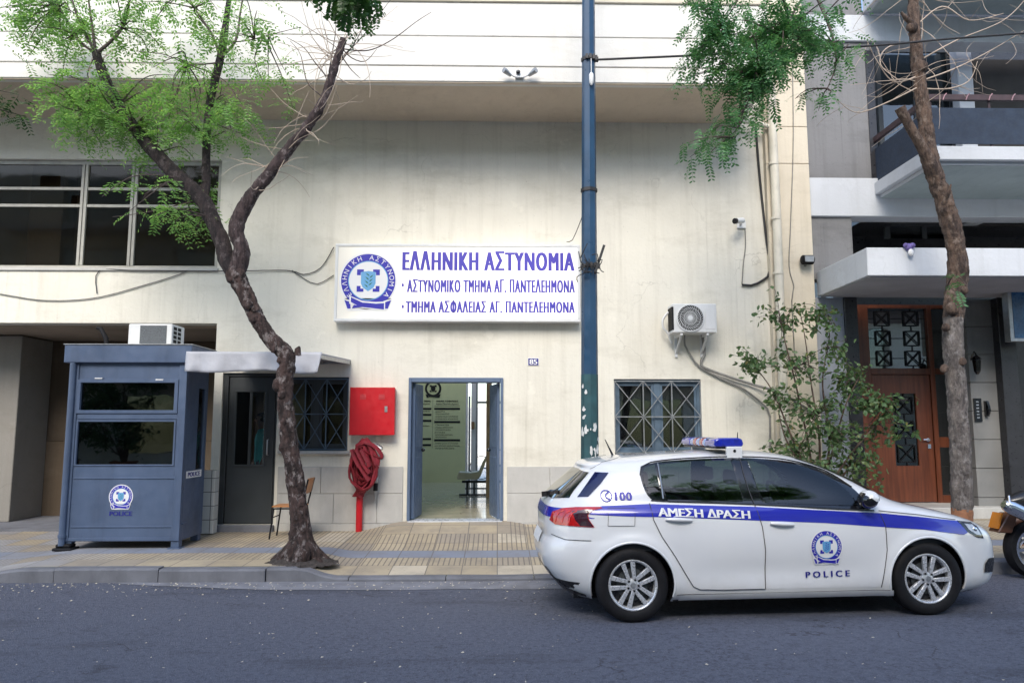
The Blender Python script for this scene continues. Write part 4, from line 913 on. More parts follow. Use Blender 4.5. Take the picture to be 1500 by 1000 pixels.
for i in range(N_+1):
    t = i/N_; x = axl-.03+(AWX-axl+.05)*t; z = zl+.012+(az_f-zl)*t; col_ = []
    for j in range(9):
        s = j/8; drop = (.26+.015*math.sin(t*9)+.02*noise.noise((t*4,0,2)))*s; wav = .03*s*math.sin(t*31+math.sin(t*9)*2)+.02*s*noise.noise((t*14, s*2, 1))
        col_.append(m.bm.verts.new((x-.05*s*(t > .97), AWY-.005-wav-.025*s, z-drop)))
    VV.append(col_)
for i in range(N_):
    for j in range(8): m.bm.faces.new((VV[i][j], VV[i+1][j], VV[i+1][j+1], VV[i][j+1]))
fl_ = m.build('valance', MT['tarp_white'], aw, smooth=80, fix=False); s_ = fl_.modifiers.new('thick', 'SOLIDIFY'); s_.thickness = .004

# ------------------------------------------------------------------ street pole
pb0, pb1 = at(864, 690, 9.06), at(862, 0, 9.06); d = (pb1-pb0).normalized()
def pole_at(z): return pb0+d*((z-pb0.z)/d.z)
pz = pave_z(pb0.x, 9.06); sp = thing('street_pole', 'tall blue octagonal steel street pole with torn posters in front of the sign', 'pole', pole_at(pz))
PR = lambda z: .112-.0042*z
m = M(); m.tube([pole_at(pz), pole_at(2), pole_at(5), pole_at(10)], [PR(pz), PR(2), PR(5), PR(10)], 8); m.build('shaft', MT['pole_blue'], sp)
m = M(); m.tube([pole_at(pz+.001), pole_at(pz+.25)], .125, 8); m.build('base', MT['pole_blue'], sp, bevel=.01)
m = M(); zt_, zb_ = at(864, 548, 9).z, at(864, 672, 9).z; m.tube([pole_at(zb_-.1), pole_at(zt_)], [PR(zb_)+.0015, PR(zt_)+.0015], 8, caps=False); m.build('poster', mat('poster_teal', (.022,.075,.085), .7, var=.3, vs=7, dirt=.4), sp, fix=False)
def curved_patch(m, poly):
    """poly: (angle deg, z) on the pole; 270 deg faces the street"""
    n = len(poly); c = (sum(p[0] for p in poly)/n, sum(p[1] for p in poly)/n)
    def P(a, z):
        o = pole_at(z); r = (PR(z)+.004); return o+Vector((r*math.cos(R(a)), r*math.sin(R(a)), 0))
    m.face([P(*p) for p in poly])
m = M(); rn = random.Random(8)
def torn(px0, px1, py0, py1, k):
    for i in range(k):
        a = 270+rn.uniform(px0, px1); z = at(864, rn.uniform(py0, py1), 9).z; wz, wa = rn.uniform(.012, .065), rn.uniform(5, 18); n = 9
        curved_patch(m, [(a+wa*math.cos(q*6.283/n)*rn.uniform(.5, 1.2), z+wz*math.sin(q*6.283/n)*rn.uniform(.4, 1.3)) for q in range(n)])
torn(-70, 10, 590, 612, 4); torn(-60, 40, 624, 640, 6); torn(-70, 60, 642, 668, 6); torn(-60, 20, 560, 585, 2)
m.build('torn_paper', MT['paper_white'], sp, fix=False)
for py in (85, 277, 389):
    z = at(864, py, 9).z; m = M(); m.lathe([(PR(z)+.002,-.022),(PR(z)+.012,-.022),(PR(z)+.012,.022),(PR(z)+.002,.022)], Matrix.Translation(pole_at(z)), 8, closed=True)
    if py != 277:
        for k in range(5): a = R(250+25*k); o = pole_at(z)+Vector((math.cos(a), math.sin(a), 0))*(PR(z)+.02); m.box(o.x-.016, o.x+.016, o.y-.02, o.y+.015, o.z-.03, o.z+.03)
    m.build('clamp', MT['cable_black'], sp)
z = at(864, 389, 9).z; o = pole_at(z); m = M(); rn = random.Random(4)
for k in range(16):
    a = o+Vector((rn.uniform(-.13, .13), -.12-rn.random()*.04, rn.uniform(-.12, .08))); b = a+Vector((rn.uniform(-.13, .15), rn.uniform(-.05, .03), rn.uniform(-.16, .2))); m.tube(spline([a, (a+b)/2+Vector((rn.uniform(-.06, .06), -.04, rn.uniform(-.05, .05))), b], .03), .006, 5)
m.bar(o+Vector((.05, -.13, -.12)), o+Vector((.17, -.13, .24)), .02, .03); m.build('wire_ends', MT['cable_black'], sp, smooth=60)
m = M(); z = at(864, 118, 9).z; o = pole_at(z)+Vector((.02, -PR(z)-.03, 0)); m.tube([o+Vector((0,0,-.09)), o+Vector((0,0,-.05)), o+Vector((0,0,.05)), o+Vector((0,0,.08))], [.012,.03,.03,.01], 10); m.tube([o+Vector((0,0,.08)), o+Vector((.0,.0,.26))], .006, 5); m.build('insulator', MT['appliance_white'], sp, smooth=50)
def cable(name, label, pts, r, matn, step=.08, n=6):
    m = M(); m.tube(spline(pts, step), r, n); o = m.build(name, MT[matn], smooth=70); return tag(o, label, 'cable', 'cables and pipes on the facade' if name != 'overhead_cable' else None)
pc_ = pole_at(at(864, 87, 9).z)+Vector((.1, -.05, 0)); far = at(1500, 49, 9.06)
cable('overhead_cable', 'black cable stretched from the blue pole to the right under the leaves', [pc_, pc_.lerp(far, .3)-Vector((0,0,.03)), pc_.lerp(far, .65)-Vector((0,0,.04)), far, far+(far-pc_)*1.2], .014, 'cable_black', .3)
cable('sign_wire', 'thin dark wire hanging from the pole down to the sign', [at(858, 300, 9.1)+Vector((0,.1,0)), at(850, 325, 10), at(838, 352, 11.3), at(830, 354, SY-.004)], .006, 'cable_black')

# ------------------------------------------------------------------ small things on the wall
hx0, hx1, hz0, hz1 = rect(512, 567, 578, 637, WY-.2); hc = thing('fire_hose_cabinet', 'bright red metal fire hose cabinet fixed to the wall', 'cabinet', ((hx0+hx1)/2, WY, hz0))
m = M(); m.box(hx0+.008, hx1-.008, WY-.185, WY-.024, hz0+.008, hz1-.008); m.build('body', MT['fire_red'], hc, bevel=.006)
m = M(); m.box(hx0, hx1, WY-.2, WY-.186, hz0, hz1); dr = m.build('door', MT['fire_red'], hc, bevel=.005, seg=2)
m = M()
for cx in (hx0+.2, hx1-.2):
    for k in range(4): m.box(cx-.045, cx+.045, WY-.207, WY-.2005, hz1-.11-.02*k-.006, hz1-.11-.02*k)
m.build('vent', mat('red_pale', (.6,.12,.13), .5), dr)
m = M(); p = at(565.5, 599, WY-.2); m.box(p.x-.022, p.x+.022, WY-.212, WY-.2005, p.z-.045, p.z+.045); m.box(p.x-.008, p.x+.008, WY-.222, WY-.2125, p.z-.03, p.z+.03); m.build('handle', MT['galvanised'], dr, bevel=.003)
hp0 = at(527, 720, WY-.1); hy = thing('standpipe', 'red standpipe rising from the pavement below the hose cabinet', 'pipe', (hp0.x, WY-.1, .2))
m = M(); m.tube([(hp0.x, WY-.1, wall_z(hp0.x)-.01), (hp0.x, WY-.1, hp0.z+.55)], .05, 14); m.build('pipe', MT['fire_red'], hy, smooth=50)
m = M(); zc = at(527, 655, WY-.1).z; m.tube([(hp0.x, WY-.1, zc-.06), (hp0.x, WY-.1, zc+.06)], .07, 12); m.tube([(hp0.x+.05, WY-.1, zc), (hp0.x+.24, WY-.16, zc+.02), (hp0.x+.33, WY-.18, zc-.03)], [.045,.05,.04], 12); m.build('valve', MT['galvanised'], hy, smooth=50)
ho = thing('fire_hose', 'dark red fire hose looped in a bundle over the standpipe', 'hose', (hp0.x, WY-.2, 1.1))
m = M(); rn = random.Random(21); c0 = at(533, 682, WY-.2)
for k in range(13):
    a0, b0 = rn.uniform(.09, .2), rn.uniform(.22, .38); off = Vector((rn.uniform(-.04, .04), -.045*(k % 4)-.02, rn.uniform(-.05, .04))); ph = rn.uniform(0, 6); P = []
    for j in range(29):
        q = 2*math.pi*j/28; wob = 1+.08*math.sin(3*q+ph)+.05*math.sin(5*q-ph); P.append(c0+off+Vector((a0*wob*math.cos(q)*(1-.32*(math.sin(q) > 0)*abs(math.sin(q))) , .02*math.sin(2*q+ph), b0*wob*math.sin(q))))
    m.tube(P, rn.uniform(.03, .042), 8, flat=.45, caps=False, amp=.5, freq=14)
for k in range(4):
    x = c0.x+rn.uniform(-.12, .1); m.tube(spline([(x, WY-.26, c0.z-.1), (x+.02, WY-.28, c0.z-.28), (hp0.x+rn.uniform(-.07, .09), WY-.2, c0.z-.45)], .03), .045, 8, flat=.4, amp=.4, freq=12)
m.tube(spline([c0+Vector((-.1,-.14,.3)), c0+Vector((.05,-.2,.36)), c0+Vector((.22,-.15,.26)), c0+Vector((.29,-.12,.12)), c0+Vector((.12,-.16,.17)), c0+Vector((-.05,-.2,.28))], .03), .04, 8, flat=.4, amp=.3, freq=12)
for k in range(3): m.tube(spline([c0+Vector((-.15+.07*k,-.22,.25)), c0+Vector((-.05+.08*k,-.24,.05)), c0+Vector((.12,-.22,-.2+.1*k))], .03), .038, 8, flat=.4, amp=.3, freq=12)
m.build('hose', MT['hose_red'], ho, smooth=70)
m = M(); a, b = at(551, 695, WY-.12), at(549, 737, WY-.12); m.tube([a.lerp(b, t) for t in (0, .08, .2, .28, .55, .6, .98, 1)], [.02,.042,.042,.03,.03,.024,.014,.013], 12); m.tube(spline([a, a+Vector((.0,0,.1)), c0+Vector((.14,-.06,-.05))], .03), .03, 8); nzl = m.build('nozzle', MT['galvanised'], ho, smooth=50)
m = M(); m.tube([a.lerp(b, .29), a.lerp(b, .56)], .034, 12); m.build('grip', MT['dark_rubber'], nzl, smooth=50)
q = rect(773, 524, 789.5, 535.5, WY-.01); hn = thing('house_number', 'small blue enamel plate with number 85', 'plate', (q[0], WY, q[2]))
m = M(); m.box(q[0], q[1], WY-.01, WY-.001, q[2], q[3]); m.build('rim', MT['crest_white'], hn, bevel=.003); m = M(); m.box(q[0]+.009, q[1]-.009, WY-.013, WY-.0102, q[2]+.009, q[3]-.009); m.build('plate', MT['navy_ink'], hn)
m = M(); text_box(m, '85', q[0]+.025, q[1]-.025, q[2]+.022, q[3]-.022, lambda x, z: Vector((x, WY-.0145, z)), .02); m.build('lettering', MT['crest_white'], hn, fix=False)
# camera, floodlights, pipes
cp = at(1079, 323, WY-.25); cc = thing('security_camera', 'white bullet security camera on the cream wall above the air conditioner', 'camera', (cp.x+.15, WY, cp.z))
m = M(); a = cp+Vector((-.03,-.02,-.015)); b = cp+Vector((.13,.1,.03)); m.tube([a, a.lerp(b,.02), b], [.036,.045,.045], 14); m.bar(b-Vector((.03,.02,-.0)), (cp.x+.14, WY-.002, cp.z-.01), .03, .03); m.box(cp.x+.08, cp.x+.22, WY-.03, WY-.001, cp.z-.06, cp.z+.05); m.build('housing', MT['appliance_white'], cc, smooth=40)
m = M(); m.tube([a-(b-a)*.06, a+(b-a)*.1], .047, 14); m.build('lens', MT['gloss_black'], cc, smooth=40)
fp = at(1182, 381, 11.5); fl = thing('floodlight', 'small weathered dark floodlight on the pilaster', 'lamp', fp)
m = M(); m.tube([fp+Vector((-.1,-.02,0)), fp+Vector((-.08,-.02,0)), fp+Vector((.08,-.02,0)), fp+Vector((.1,-.02,0))], [.05,.075,.075,.05], 12); m.build('housing', MT['dark_rubber'], fl, smooth=40); m = M(); m.box(fp.x-.07, fp.x+.07, fp.y-.105, fp.y-.085, fp.z-.045, fp.z+.045); m.build('lens', MT['galvanised'], fl); m = M(); m.bar(fp, (fp.x, 11.58, fp.z-.08), .03, .03); m.build('bracket', MT['cable_grey'], fl)
ep = at(761, 108, YF-.02); el = thing('twin_floodlight', 'white twin spotlight with black sensor on the parapet', 'lamp', ep)
m = M(); m.tube(spline([at(745, 106, YF-.08), at(753, 112, YF-.05), at(761, 113, YF-.04), at(770, 112, YF-.05), at(778, 106, YF-.08)], .03), .014, 8); m.box(ep.x-.06, ep.x+.06, YF-.04, YF-.001, ep.z-.06, ep.z); m.build('arm', MT['appliance_white'], el, smooth=40)
for px in (743, 780):
    o = at(px, 107, YF-.1); s = -1 if px < 760 else 1; m = M(); m.tube([o+Vector((s*.05,-.05,.02)), o+Vector((s*.03,-.03,.015)), o-Vector((s*.05,-.04,.02))], [.038,.042,.022], 14); m.build('lamp_head', MT['galvanised'], el, smooth=40)
m = M(); m.ball(at(759, 106, YF-.06), .034); m.build('sensor', MT['gloss_black'], el, smooth=80)
dp = thing('drainpipe', 'cream drainpipe running down the pilaster', 'pipe', (at(1147, 640, 11.5).x, 11.5, .3))
m = M(); yq = 11.5; m.tube([at(1127, 60, yq), at(1131, 180, yq), at(1137, 300, yq), at(1142, 430, yq), at(1150, 640, yq), (at(1153, 740, yq).x, yq, .25)], .068, 14); m.build('pipe', MT['pipe_cream'], dp, smooth=50)
for py in (240, 320, 400, 520):
    o = at(1133+(py-240)*.043, py, yq); m = M(); m.lathe([(.07,-.02),(.078,-.02),(.078,.02),(.07,.02)], Matrix.Translation(o), 14, closed=True); m.bar(o+Vector((0,.07,0)), (o.x, 11.579, o.z), .03, .03); m.build('clip', MT['pipe_cream'], dp)
m = M(); m.tube(spline([at(1075, 176, 11.55), at(1105, 180, 11.52), at(1128, 186, 11.5)], .05), .035, 10); m.build('branch_pipe', MT['pipe_cream'], dp, smooth=50)
cable('wall_cable', 'thick black cable hanging from under the overhang beside the drainpipe', [at(1107, 185, WY-.03), at(1113, 260, WY-.03), at(1122, 345, WY-.03), at(1128, 395, WY-.03), at(1118, 410, WY-.03), at(1100, 418, WY-.03), at(1087, 417, WY-.03)], .018, 'cable_black')
cable('camera_cable', 'thin grey cable dropping from the security camera', [at(1091, 328, WY-.015), at(1092, 360, WY-.015), at(1089, 385, WY-.015), at(1087, 416, WY-.015)], .008, 'cable_grey')
cable('pilaster_cable', 'thin grey cable running down the pilaster face', [at(1160, 60, 11.57), at(1162, 200, 11.57), at(1158, 330, 11.57), at(1156, 390, 11.57), at(1163, 420, 11.57), at(1160, 440, 11.57), at(1164, 520, 11.57)], .008, 'cable_grey')
cable('sagging_cable', 'grey cable sagging along the wall under the wide upper window', [at(-60, 418, WY-.02), at(10, 432, WY-.02), at(70, 440, WY-.02), at(140, 436, WY-.02), at(210, 418, WY-.02), at(262, 402, WY-.02), at(280, 394, WY-.02)], .008, 'cable_grey')
cable('ledge_cable', 'thin dark cable along the sill of the wide upper window running to the sign', [at(142, 430, WY-.02), at(145, 397, WY-.02), at(200, 396, WY-.035), at(330, 397, WY-.035), at(420, 396, WY-.02), at(445, 402, WY-.02), at(470, 392, WY-.02), at(489, 362, WY-.03)], .007, 'cable_black')
cable('sign_cable', 'dark cable bowed below the ledge cable beside the sign', [at(428, 396, WY-.02), at(445, 408, WY-.02), at(465, 416, WY-.02), at(489, 403, WY-.02)], .006, 'cable_black')
cable('conduit', 'grey pipe sloping from the air conditioner to the window side', [at(1003, 489, WY-.12), at(1003, 505, WY-.06), at(1013, 522, WY-.05), at(1026, 538, WY-.04), at(1060, 556, WY-.04), at(1090, 570, WY-.04), at(1124, 598, WY-.04), at(1128, 610, WY-.04), at(1128, 700, WY-.04)], .015, 'cable_grey')
cable('conduit', 'grey pipe leading right from the air conditioner into the ficus', [at(1028, 489, WY-.12), at(1031, 505, WY-.06), at(1032, 520, WY-.05), at(1027, 535, WY-.05), at(1060, 549, WY-.07), at(1110, 565, WY-.07), at(1142, 574, WY-.2), at(1165, 588, WY-.2), at(1185, 600, WY-.16)], .021, 'cable_grey')
q = rect(1430, 583, 1441, 617, WY+.05); ic = thing('intercom_panel', 'dark intercom panel on the grey stone beside the entrance', 'intercom', (q[0], WY, q[2]))
m = M(); m.box(q[0], q[1], WY+.09, WY+.119, q[2], q[3]); m.build('panel', MT['gloss_black'], ic, bevel=.004); m = M()
for k in range(6): z = q[2]+.05+k*.05; m.box(q[0]+.03, q[0]+.07, WY+.085, WY+.0895, z, z+.02)
m.build('button', MT['galvanised'], ic); m = M(); hxx = q[1]+.07; m.tube(spline([(hxx, WY+.06, q[3]-.05), (hxx+.01, WY+.03, (q[2]+q[3])/2), (hxx, WY+.06, q[2]+.1)], .03), .02, 8); m.box(hxx-.02, hxx+.03, WY+.07, WY+.119, q[2]+.08, q[3]-.04); m.build('handset', MT['gloss_black'], ic, smooth=50)
lp = at(1431, 535, WY-.05); ln = thing('wall_lantern', 'black wall lantern half hidden by the right trunk', 'lamp', lp)
m = M(); m.tube([lp+Vector((0,0,.16)), lp+Vector((0,0,.1)), lp+Vector((0,0,.09)), lp+Vector((0,0,-.1)), lp+Vector((0,0,-.14))], [.02,.085,.06,.045,.02], 6); m.tube(spline([lp+Vector((0,0,.16)), lp+Vector((0,.05,.22)), lp+Vector((.02,.17,.1))], .03), .012, 6); m.build('housing', MT['gloss_black'], ln)
m = M(); m.tube([lp+Vector((0,0,.08)), lp+Vector((0,0,-.09))], [.064,.049], 6, caps=False); m.build('glass', MT['dusty_glass'], ln)
q = rect(1478, 419, 1545, 500, WY-.5); ss = thing('shop_sign', 'blue projecting shop sign in a grey frame at the right edge', 'sign', (q[0], WY-.5, q[2]))
m = M(); m.box(q[0], q[1], WY-.5, WY-.36, q[2], q[3]); m.bar(((q[0]+q[1])/2, WY-.4, q[3]), ((q[0]+q[1])/2, WY-.4, kz0-.01), .04, .04); m.build('frame', MT['galvanised'], ss, bevel=.005)
m = M(); m.box(q[0]+.06, q[1]-.06, WY-.506, WY-.501, q[2]+.05, q[3]-.06); m.build('face', MT['shop_blue'], ss)
tp = Vector((rx(1327, 363, CY+.05), CY-.03, kz1)); ty = thing('trinket', 'small purple and white cloth bundle hanging on the edge of the entrance canopy', 'ornament', tp)
m = M(); m.ball(tp+Vector((0,0,.0)), .055, (1,.7,1)); m.ball(tp+Vector((.04,-.01,.02)), .04); m.ball(tp+Vector((-.045,0,.025)), .035); m.build('bow', mat('purple_cloth', (.16,.12,.33), .8, var=.3, vs=20), ty, smooth=80); m = M(); m.ball(tp+Vector((.01,-.02,-.08)), .04, (1,.7,1.4)); m.build('tail', MT['crest_white'], ty, smooth=80)

# chair by the grey door
chy = 11.05; cx0 = at(403, 784, chy).x; cz = pave_z(cx0, chy)
chx = thing('school_chair', 'orange wooden chair with dark metal legs behind the left trunk', 'chair', (cx0+.22, chy, cz))
sx = lambda px: at(px, 750, chy).x
m = M(); m.box(cx0-.01, cx0+.42, chy-.2, chy+.2, cz+.44, cz+.458); m.build('seat', MT['chair_wood'], chx, bevel=.008)
m = M(); xbk = cx0+.43; m.hexa([(xbk, chy-.19, cz+.62), (xbk+.02, chy-.19, cz+.62), (xbk+.02, chy+.19, cz+.62), (xbk, chy+.19, cz+.62), (xbk+.05, chy-.19, cz+.84), (xbk+.07, chy-.19, cz+.84), (xbk+.07, chy+.19, cz+.84), (xbk+.05, chy+.19, cz+.84)]); m.build('backrest', MT['chair_wood'], chx, bevel=.01)
for y in (chy-.18, chy+.18):
    m = M(); m.tube([(cx0-.03, y, cz), (cx0+.02, y, cz+.43)], .012, 8); m.build('leg', MT['dark_rubber'], chx, smooth=50)
    m = M(); m.tube([(cx0+.47, y, cz), (cx0+.40, y, cz+.43), (xbk+.01, y, cz+.6), (xbk+.06, y, cz+.83)], .012, 8); m.build('leg', MT['dark_rubber'], chx, smooth=50)
m = M(); m.bar((cx0, chy-.18, cz+.42), (cx0+.4, chy-.18, cz+.42), .02, .02); m.bar((cx0, chy+.18, cz+.42), (cx0+.4, chy+.18, cz+.42), .02, .02); m.bar((cx0+.01, chy-.18, cz+.3), (cx0+.01, chy+.18, cz+.3), .012, .012); m.build('seat_frame', MT['dark_rubber'], chx)
# waiting bench in the hall
fy_ = onz(690, 727, .333); wy = fy_.y
wb = thing('waiting_chair', 'beige plastic waiting chair on a steel beam inside the hall', 'chair', (at(690, 727, wy).x, wy, .333))
def wp(px, py, dy=0): v = at(px, py, wy); return Vector((v.x, wy+dy, v.z))
m = M(); prof = [wp(669, 699), wp(672, 691), wp(690, 692), wp(701, 690), wp(707, 676), wp(712, 667), wp(714, 669), wp(709, 684), wp(704, 697), wp(700, 702), wp(671, 702)]
m.prism([(p.x, p.z) for p in prof], wy-.02, wy+.42); m.build('seat', MT['seat_plastic'], wb, bevel=.012, smooth=40)
m = M(); a = wp(684, 704, .2); m.bar(wp(676, 706, .2), wp(760, 706, .2), .05, .05); m.build('beam', MT['door_grey'], wb)
m = M(); m.bar((a.x, wy+.2, a.z-.02), (a.x, wy+.2, .36), .05, .05); m.bar((a.x-.17, wy+.2, .355), (a.x+.4, wy+.2, .355), .05, .035); m.build('leg', MT['door_grey'], wb); m = M(); m.bar((a.x+.14, wy+.35, a.z-.02), (a.x+.14, wy+.35, .36), .04, .04); m.bar((a.x-.05, wy+.35, .47), (a.x+.4, wy+.35, .47), .03, .03); m.build('leg', MT['door_grey'], wb)
b = at(694, 623, HY-.06); cb = thing('door_closer_box', 'small brown box on the yard door frame', 'box', b); m = M(); m.box(b.x-.07, b.x+.02, HY-.1, HY-.03, b.z-.1, b.z+.1); m.build('case', MT['wood_brown'], cb, bevel=.01); m = M(); m.box(b.x+.021, b.x+.05, HY-.09, HY-.04, b.z-.07, b.z+.07); m.build('knob', MT['seat_plastic'], cb, bevel=.006)
# bicycle in the yard
bq = at(705, 672, 21.6); bk = thing('bicycle', 'bicycle parked in the bright yard behind the hall', 'bicycle', (bq.x+.5, 21.6, .3)); rw_ = .33
for k, u in enumerate((0, 1.02)):
    mm = Matrix.Translation((bq.x+u, 21.6, .3+rw_+.001)) @ Matrix.Rotation(R(90), 4, 'X'); m = M(); m.lathe([(rw_-.02,-.014),(rw_,-.006),(rw_,.006),(rw_-.02,.014)], mm, 32, closed=True); wo = m.build('wheel', MT['dark_rubber'], bk, smooth=50)
    m = M()
    for j in range(14): a = j*.4488; m.tube([mm @ Vector((.02*math.cos(a), .02*math.sin(a), 0)), mm @ Vector(((rw_-.02)*math.cos(a+.1), (rw_-.02)*math.sin(a+.1), 0))], .003, 4)
    m.build('spokes', MT['galvanised'], wo)
m = M(); X_ = bq.x; Zw = .3+rw_; pts = dict(r=(X_,21.6,Zw), f=(X_+1.02,21.6,Zw), bb=(X_+.45,21.6,Zw-.05), st=(X_+.3,21.6,Zw+.5), hd=(X_+.88,21.6,Zw+.5))
for a, b in (('r','bb'), ('r','st'), ('bb','st'), ('bb','hd'), ('st','hd'), ('hd','f')): m.tube([pts[a], pts[b]], .018, 8)
m.tube([(X_+.88,21.6,Zw+.5), (X_+.85,21.6,Zw+.62), (X_+.85,21.3,Zw+.64)], .013, 6); m.tube([(X_+.85,21.6,Zw+.62), (X_+.85,21.9,Zw+.64)], .013, 6); m.build('frame', MT['door_blue'], bk, smooth=50)
m = M(); m.ball(Vector((X_+.27,21.6,Zw+.58)), .09, (1.4,.7,.4)); m.build('saddle', MT['dark_rubber'], bk, smooth=80)

# person behind the glass of the grey door
def skin_body(name, chains, parent, mats, assign, loc, sub=1):
    me = bpy.data.meshes.new(name); verts, edges, rad = [], [], []; idx = {}
    for ch in chains:
        prev = None
        for key, co, r in ch:
            if key not in idx: idx[key] = len(verts); verts.append(co); rad.append(r)
            if prev is not None and prev != idx[key]: edges.append((prev, idx[key]))
            prev = idx[key]
    me.from_pydata(verts, edges, []); o = bpy.data.objects.new(name, me); COL.objects.link(o)
    o.modifiers.new('skin', 'SKIN')
    for i, r in enumerate(rad): me.skin_vertices[0].data[i].radius = (r, r) if not hasattr(r, '__len__') else r
    me.skin_vertices[0].data[0].use_root = True
    s = o.modifiers.new('sub', 'SUBSURF'); s.levels = s.render_levels = sub
    bpy.context.view_layer.update(); m2 = bpy.data.meshes.new_from_object(o.evaluated_get(bpy.context.evaluated_depsgraph_get())); bpy.data.objects.remove(o); bpy.data.meshes.remove(me)
    o = bpy.data.objects.new(name, m2); COL.objects.link(o); o.parent = parent
    m2.materials.clear()
    for q in mats: m2.materials.append(q)
    for p in m2.polygons: p.use_smooth = True; p.material_index = assign(p.center)
    m2.name = name; return o
pp = at(383, 650, 12.12); per = thing('person', 'person in a turquoise shirt standing in the dark behind the grey door glass', 'person', (pp.x, 12.12, .27), rot=(0, 0, R(-60)))
H_ = 1.7; ch = [[('pel',(0,0,.92),(.15,.10)), ('wai',(0,0,1.08),(.14,.095)), ('che',(0,-.01,1.3),(.17,.11)), ('nb',(0,.0,1.43),(.075,.07)), ('nk',(0,-.01,1.48),(.052,.052)), ('jaw',(0,-.035,1.545),(.06,.068)), ('hd',(0,-.02,1.61),(.074,.088)), ('top',(0,-.015,1.67),(.05,.06))]]
ch.append([('hd',(0,-.02,1.61),0), ('nose',(0,-.125,1.585),.012)])
for s in (-1, 1):
    k = 'lr'[s > 0]; ch.append([('pel',(0,0,.92),0), (k+'hip',(s*.1,0,.86),(.09,.09)), (k+'kn',(s*.11,-.02,.48),.058), (k+'cal',(s*.11,.02,.33),.055), (k+'an',(s*.11,.02,.09),.038), (k+'toe',(s*.12,-.14,.03),.035)])
    ch.append([('che',(0,-.01,1.3),0), (k+'sh',(s*.19,0,1.36),.06), (k+'el',(s*.25,.02,1.08),.042), (k+'wr',(s*.26,-.07,.85),.027), (k+'pa',(s*.26,-.09,.79),(.022,.035))])
    for j, (dy, ln_) in enumerate(((-.04,.075), (-.015,.085), (.01,.08), (.03,.062))): ch.append([(k+'pa',0,0), (k+'f%d'%j,(s*.26,-.09+dy,.745),.009), (k+'g%d'%j,(s*.25,-.095+dy,.745-ln_*.6),.008), (k+'h%d'%j,(s*.24,-.09+dy,.745-ln_),.007)])
    ch.append([(k+'pa',0,0), (k+'t0',(s*.25,-.135,.79),.01), (k+'t1',(s*.245,-.155,.75),.008)])
def asg(c):
    if c.z > 1.45: return 0
    if c.z > .93: return 1 if not (abs(c.x) > .2 and c.z < 1.1) else 0
    if c.z > .06 and abs(c.x) < .21: return 2
    return 0 if abs(c.x) > .2 else 2
skin_body('body', ch, per, [MT['skin'], MT['shirt_teal'], MT['trousers']], asg, None)
m = M(); m.ball(Vector((0,-.0,1.635)), .095, (.9,1.02,.85), 3)
for v in list(m.bm.verts):
    if v.co.y < -.055 and v.co.z < 1.66 or v.co.z < 1.55: m.bm.verts.remove(v)
m.build('hair', MT['hair'], per, smooth=80, local=True)
m = M()
for s in (-1, 1): m.ball(Vector((s*.032,-.098,1.615)), .011)
m.box(-.025, .025, -.098, -.088, 1.545, 1.552); m.build('face_features', MT['hair'], per, smooth=80, local=True)

# ------------------------------------------------------------------ motorcycle at the kerb
wc = at(1513, 803, 8.55); gz = road_z(wc.x); WR = wc.z-gz
mo = thing('motorcycle', 'orange and black motorcycle with chrome muffler parked ahead of the police car', 'motorcycle', (wc.x, 8.55, gz))
for u, nm in ((0, 'wheel'), (1.38, 'wheel')):
    c = Vector((wc.x+u, 8.55, gz+WR)); mm = Matrix.Translation(c) @ Matrix.Rotation(R(90), 4, 'X')
    m = M(); m.lathe([(WR-.1,-.06),(WR-.03,-.075),(WR-.005,-.04),(WR,0),(WR-.005,.04),(WR-.03,.075),(WR-.1,.06)], mm, 40, closed=True); wo = m.build('wheel', MT['dark_rubber'], mo, smooth=50)
    m = M(); m.lathe([(WR-.115,-.065),(WR-.092,-.068),(WR-.092,.068),(WR-.115,.065)], mm, 40, closed=True)
    for k in range(6):
        a = k*1.0472; p0 = mm @ Vector((.05*math.cos(a), .05*math.sin(a), 0)); p1 = mm @ Vector(((WR-.11)*math.cos(a+.12), (WR-.11)*math.sin(a+.12), 0)); m.bar(p0, p1, .03, .05, (0,1,0))
    m.lathe([(.001,-.1),(.06,-.1),(.06,.1),(.001,.1)], mm, 20); m.build('rim', MT['chrome'], wo, smooth=40)
    m = M(); m.lathe([(.09,-.085),(WR-.15,-.085),(WR-.15,-.079),(.09,-.079)], mm, 32, closed=True); m.build('brake_disc', MT['galvanised'], wo, smooth=40)
o = Vector((wc.x, 8.55, gz)); T = lambda u, v, z: o+Vector((u, v, z))
m = M(); a = at(1470, 738, 8.30); b = T(.62, -.22, .34); a = Vector((a.x, 8.30, a.z)); P = [a, a.lerp(b,.02), a.lerp(b,.06), a.lerp(b,.5), a.lerp(b,.62), a.lerp(b,1)]; m.tube(P, [.045,.062,.078,.08,.05,.03], 18); m.tube(spline([b, T(.85,-.2,.26), T(1.0,-.1,.4)], .05), .03, 10); m.build('muffler', MT['chrome'], mo, smooth=40)
m = M(); m.tube(spline([a+Vector((.06,-.01,.09)), a+Vector((.03,-.07,-.02)), a+Vector((.09,-.06,-.1)), a+Vector((.35,-.04,-.16))], .03), .01, 6); m.build('guard', MT['chrome'], mo, smooth=50)
m = M(); fn = [at(1479, 752, 8.45), at(1493, 752, 8.45), at(1484, 781, 8.45), at(1463, 780, 8.45)]; m.prism([(p.x, p.z) for p in fn], 8.46, 8.64); m.build('mudflap', MT['moto_orange'], mo, bevel=.01)
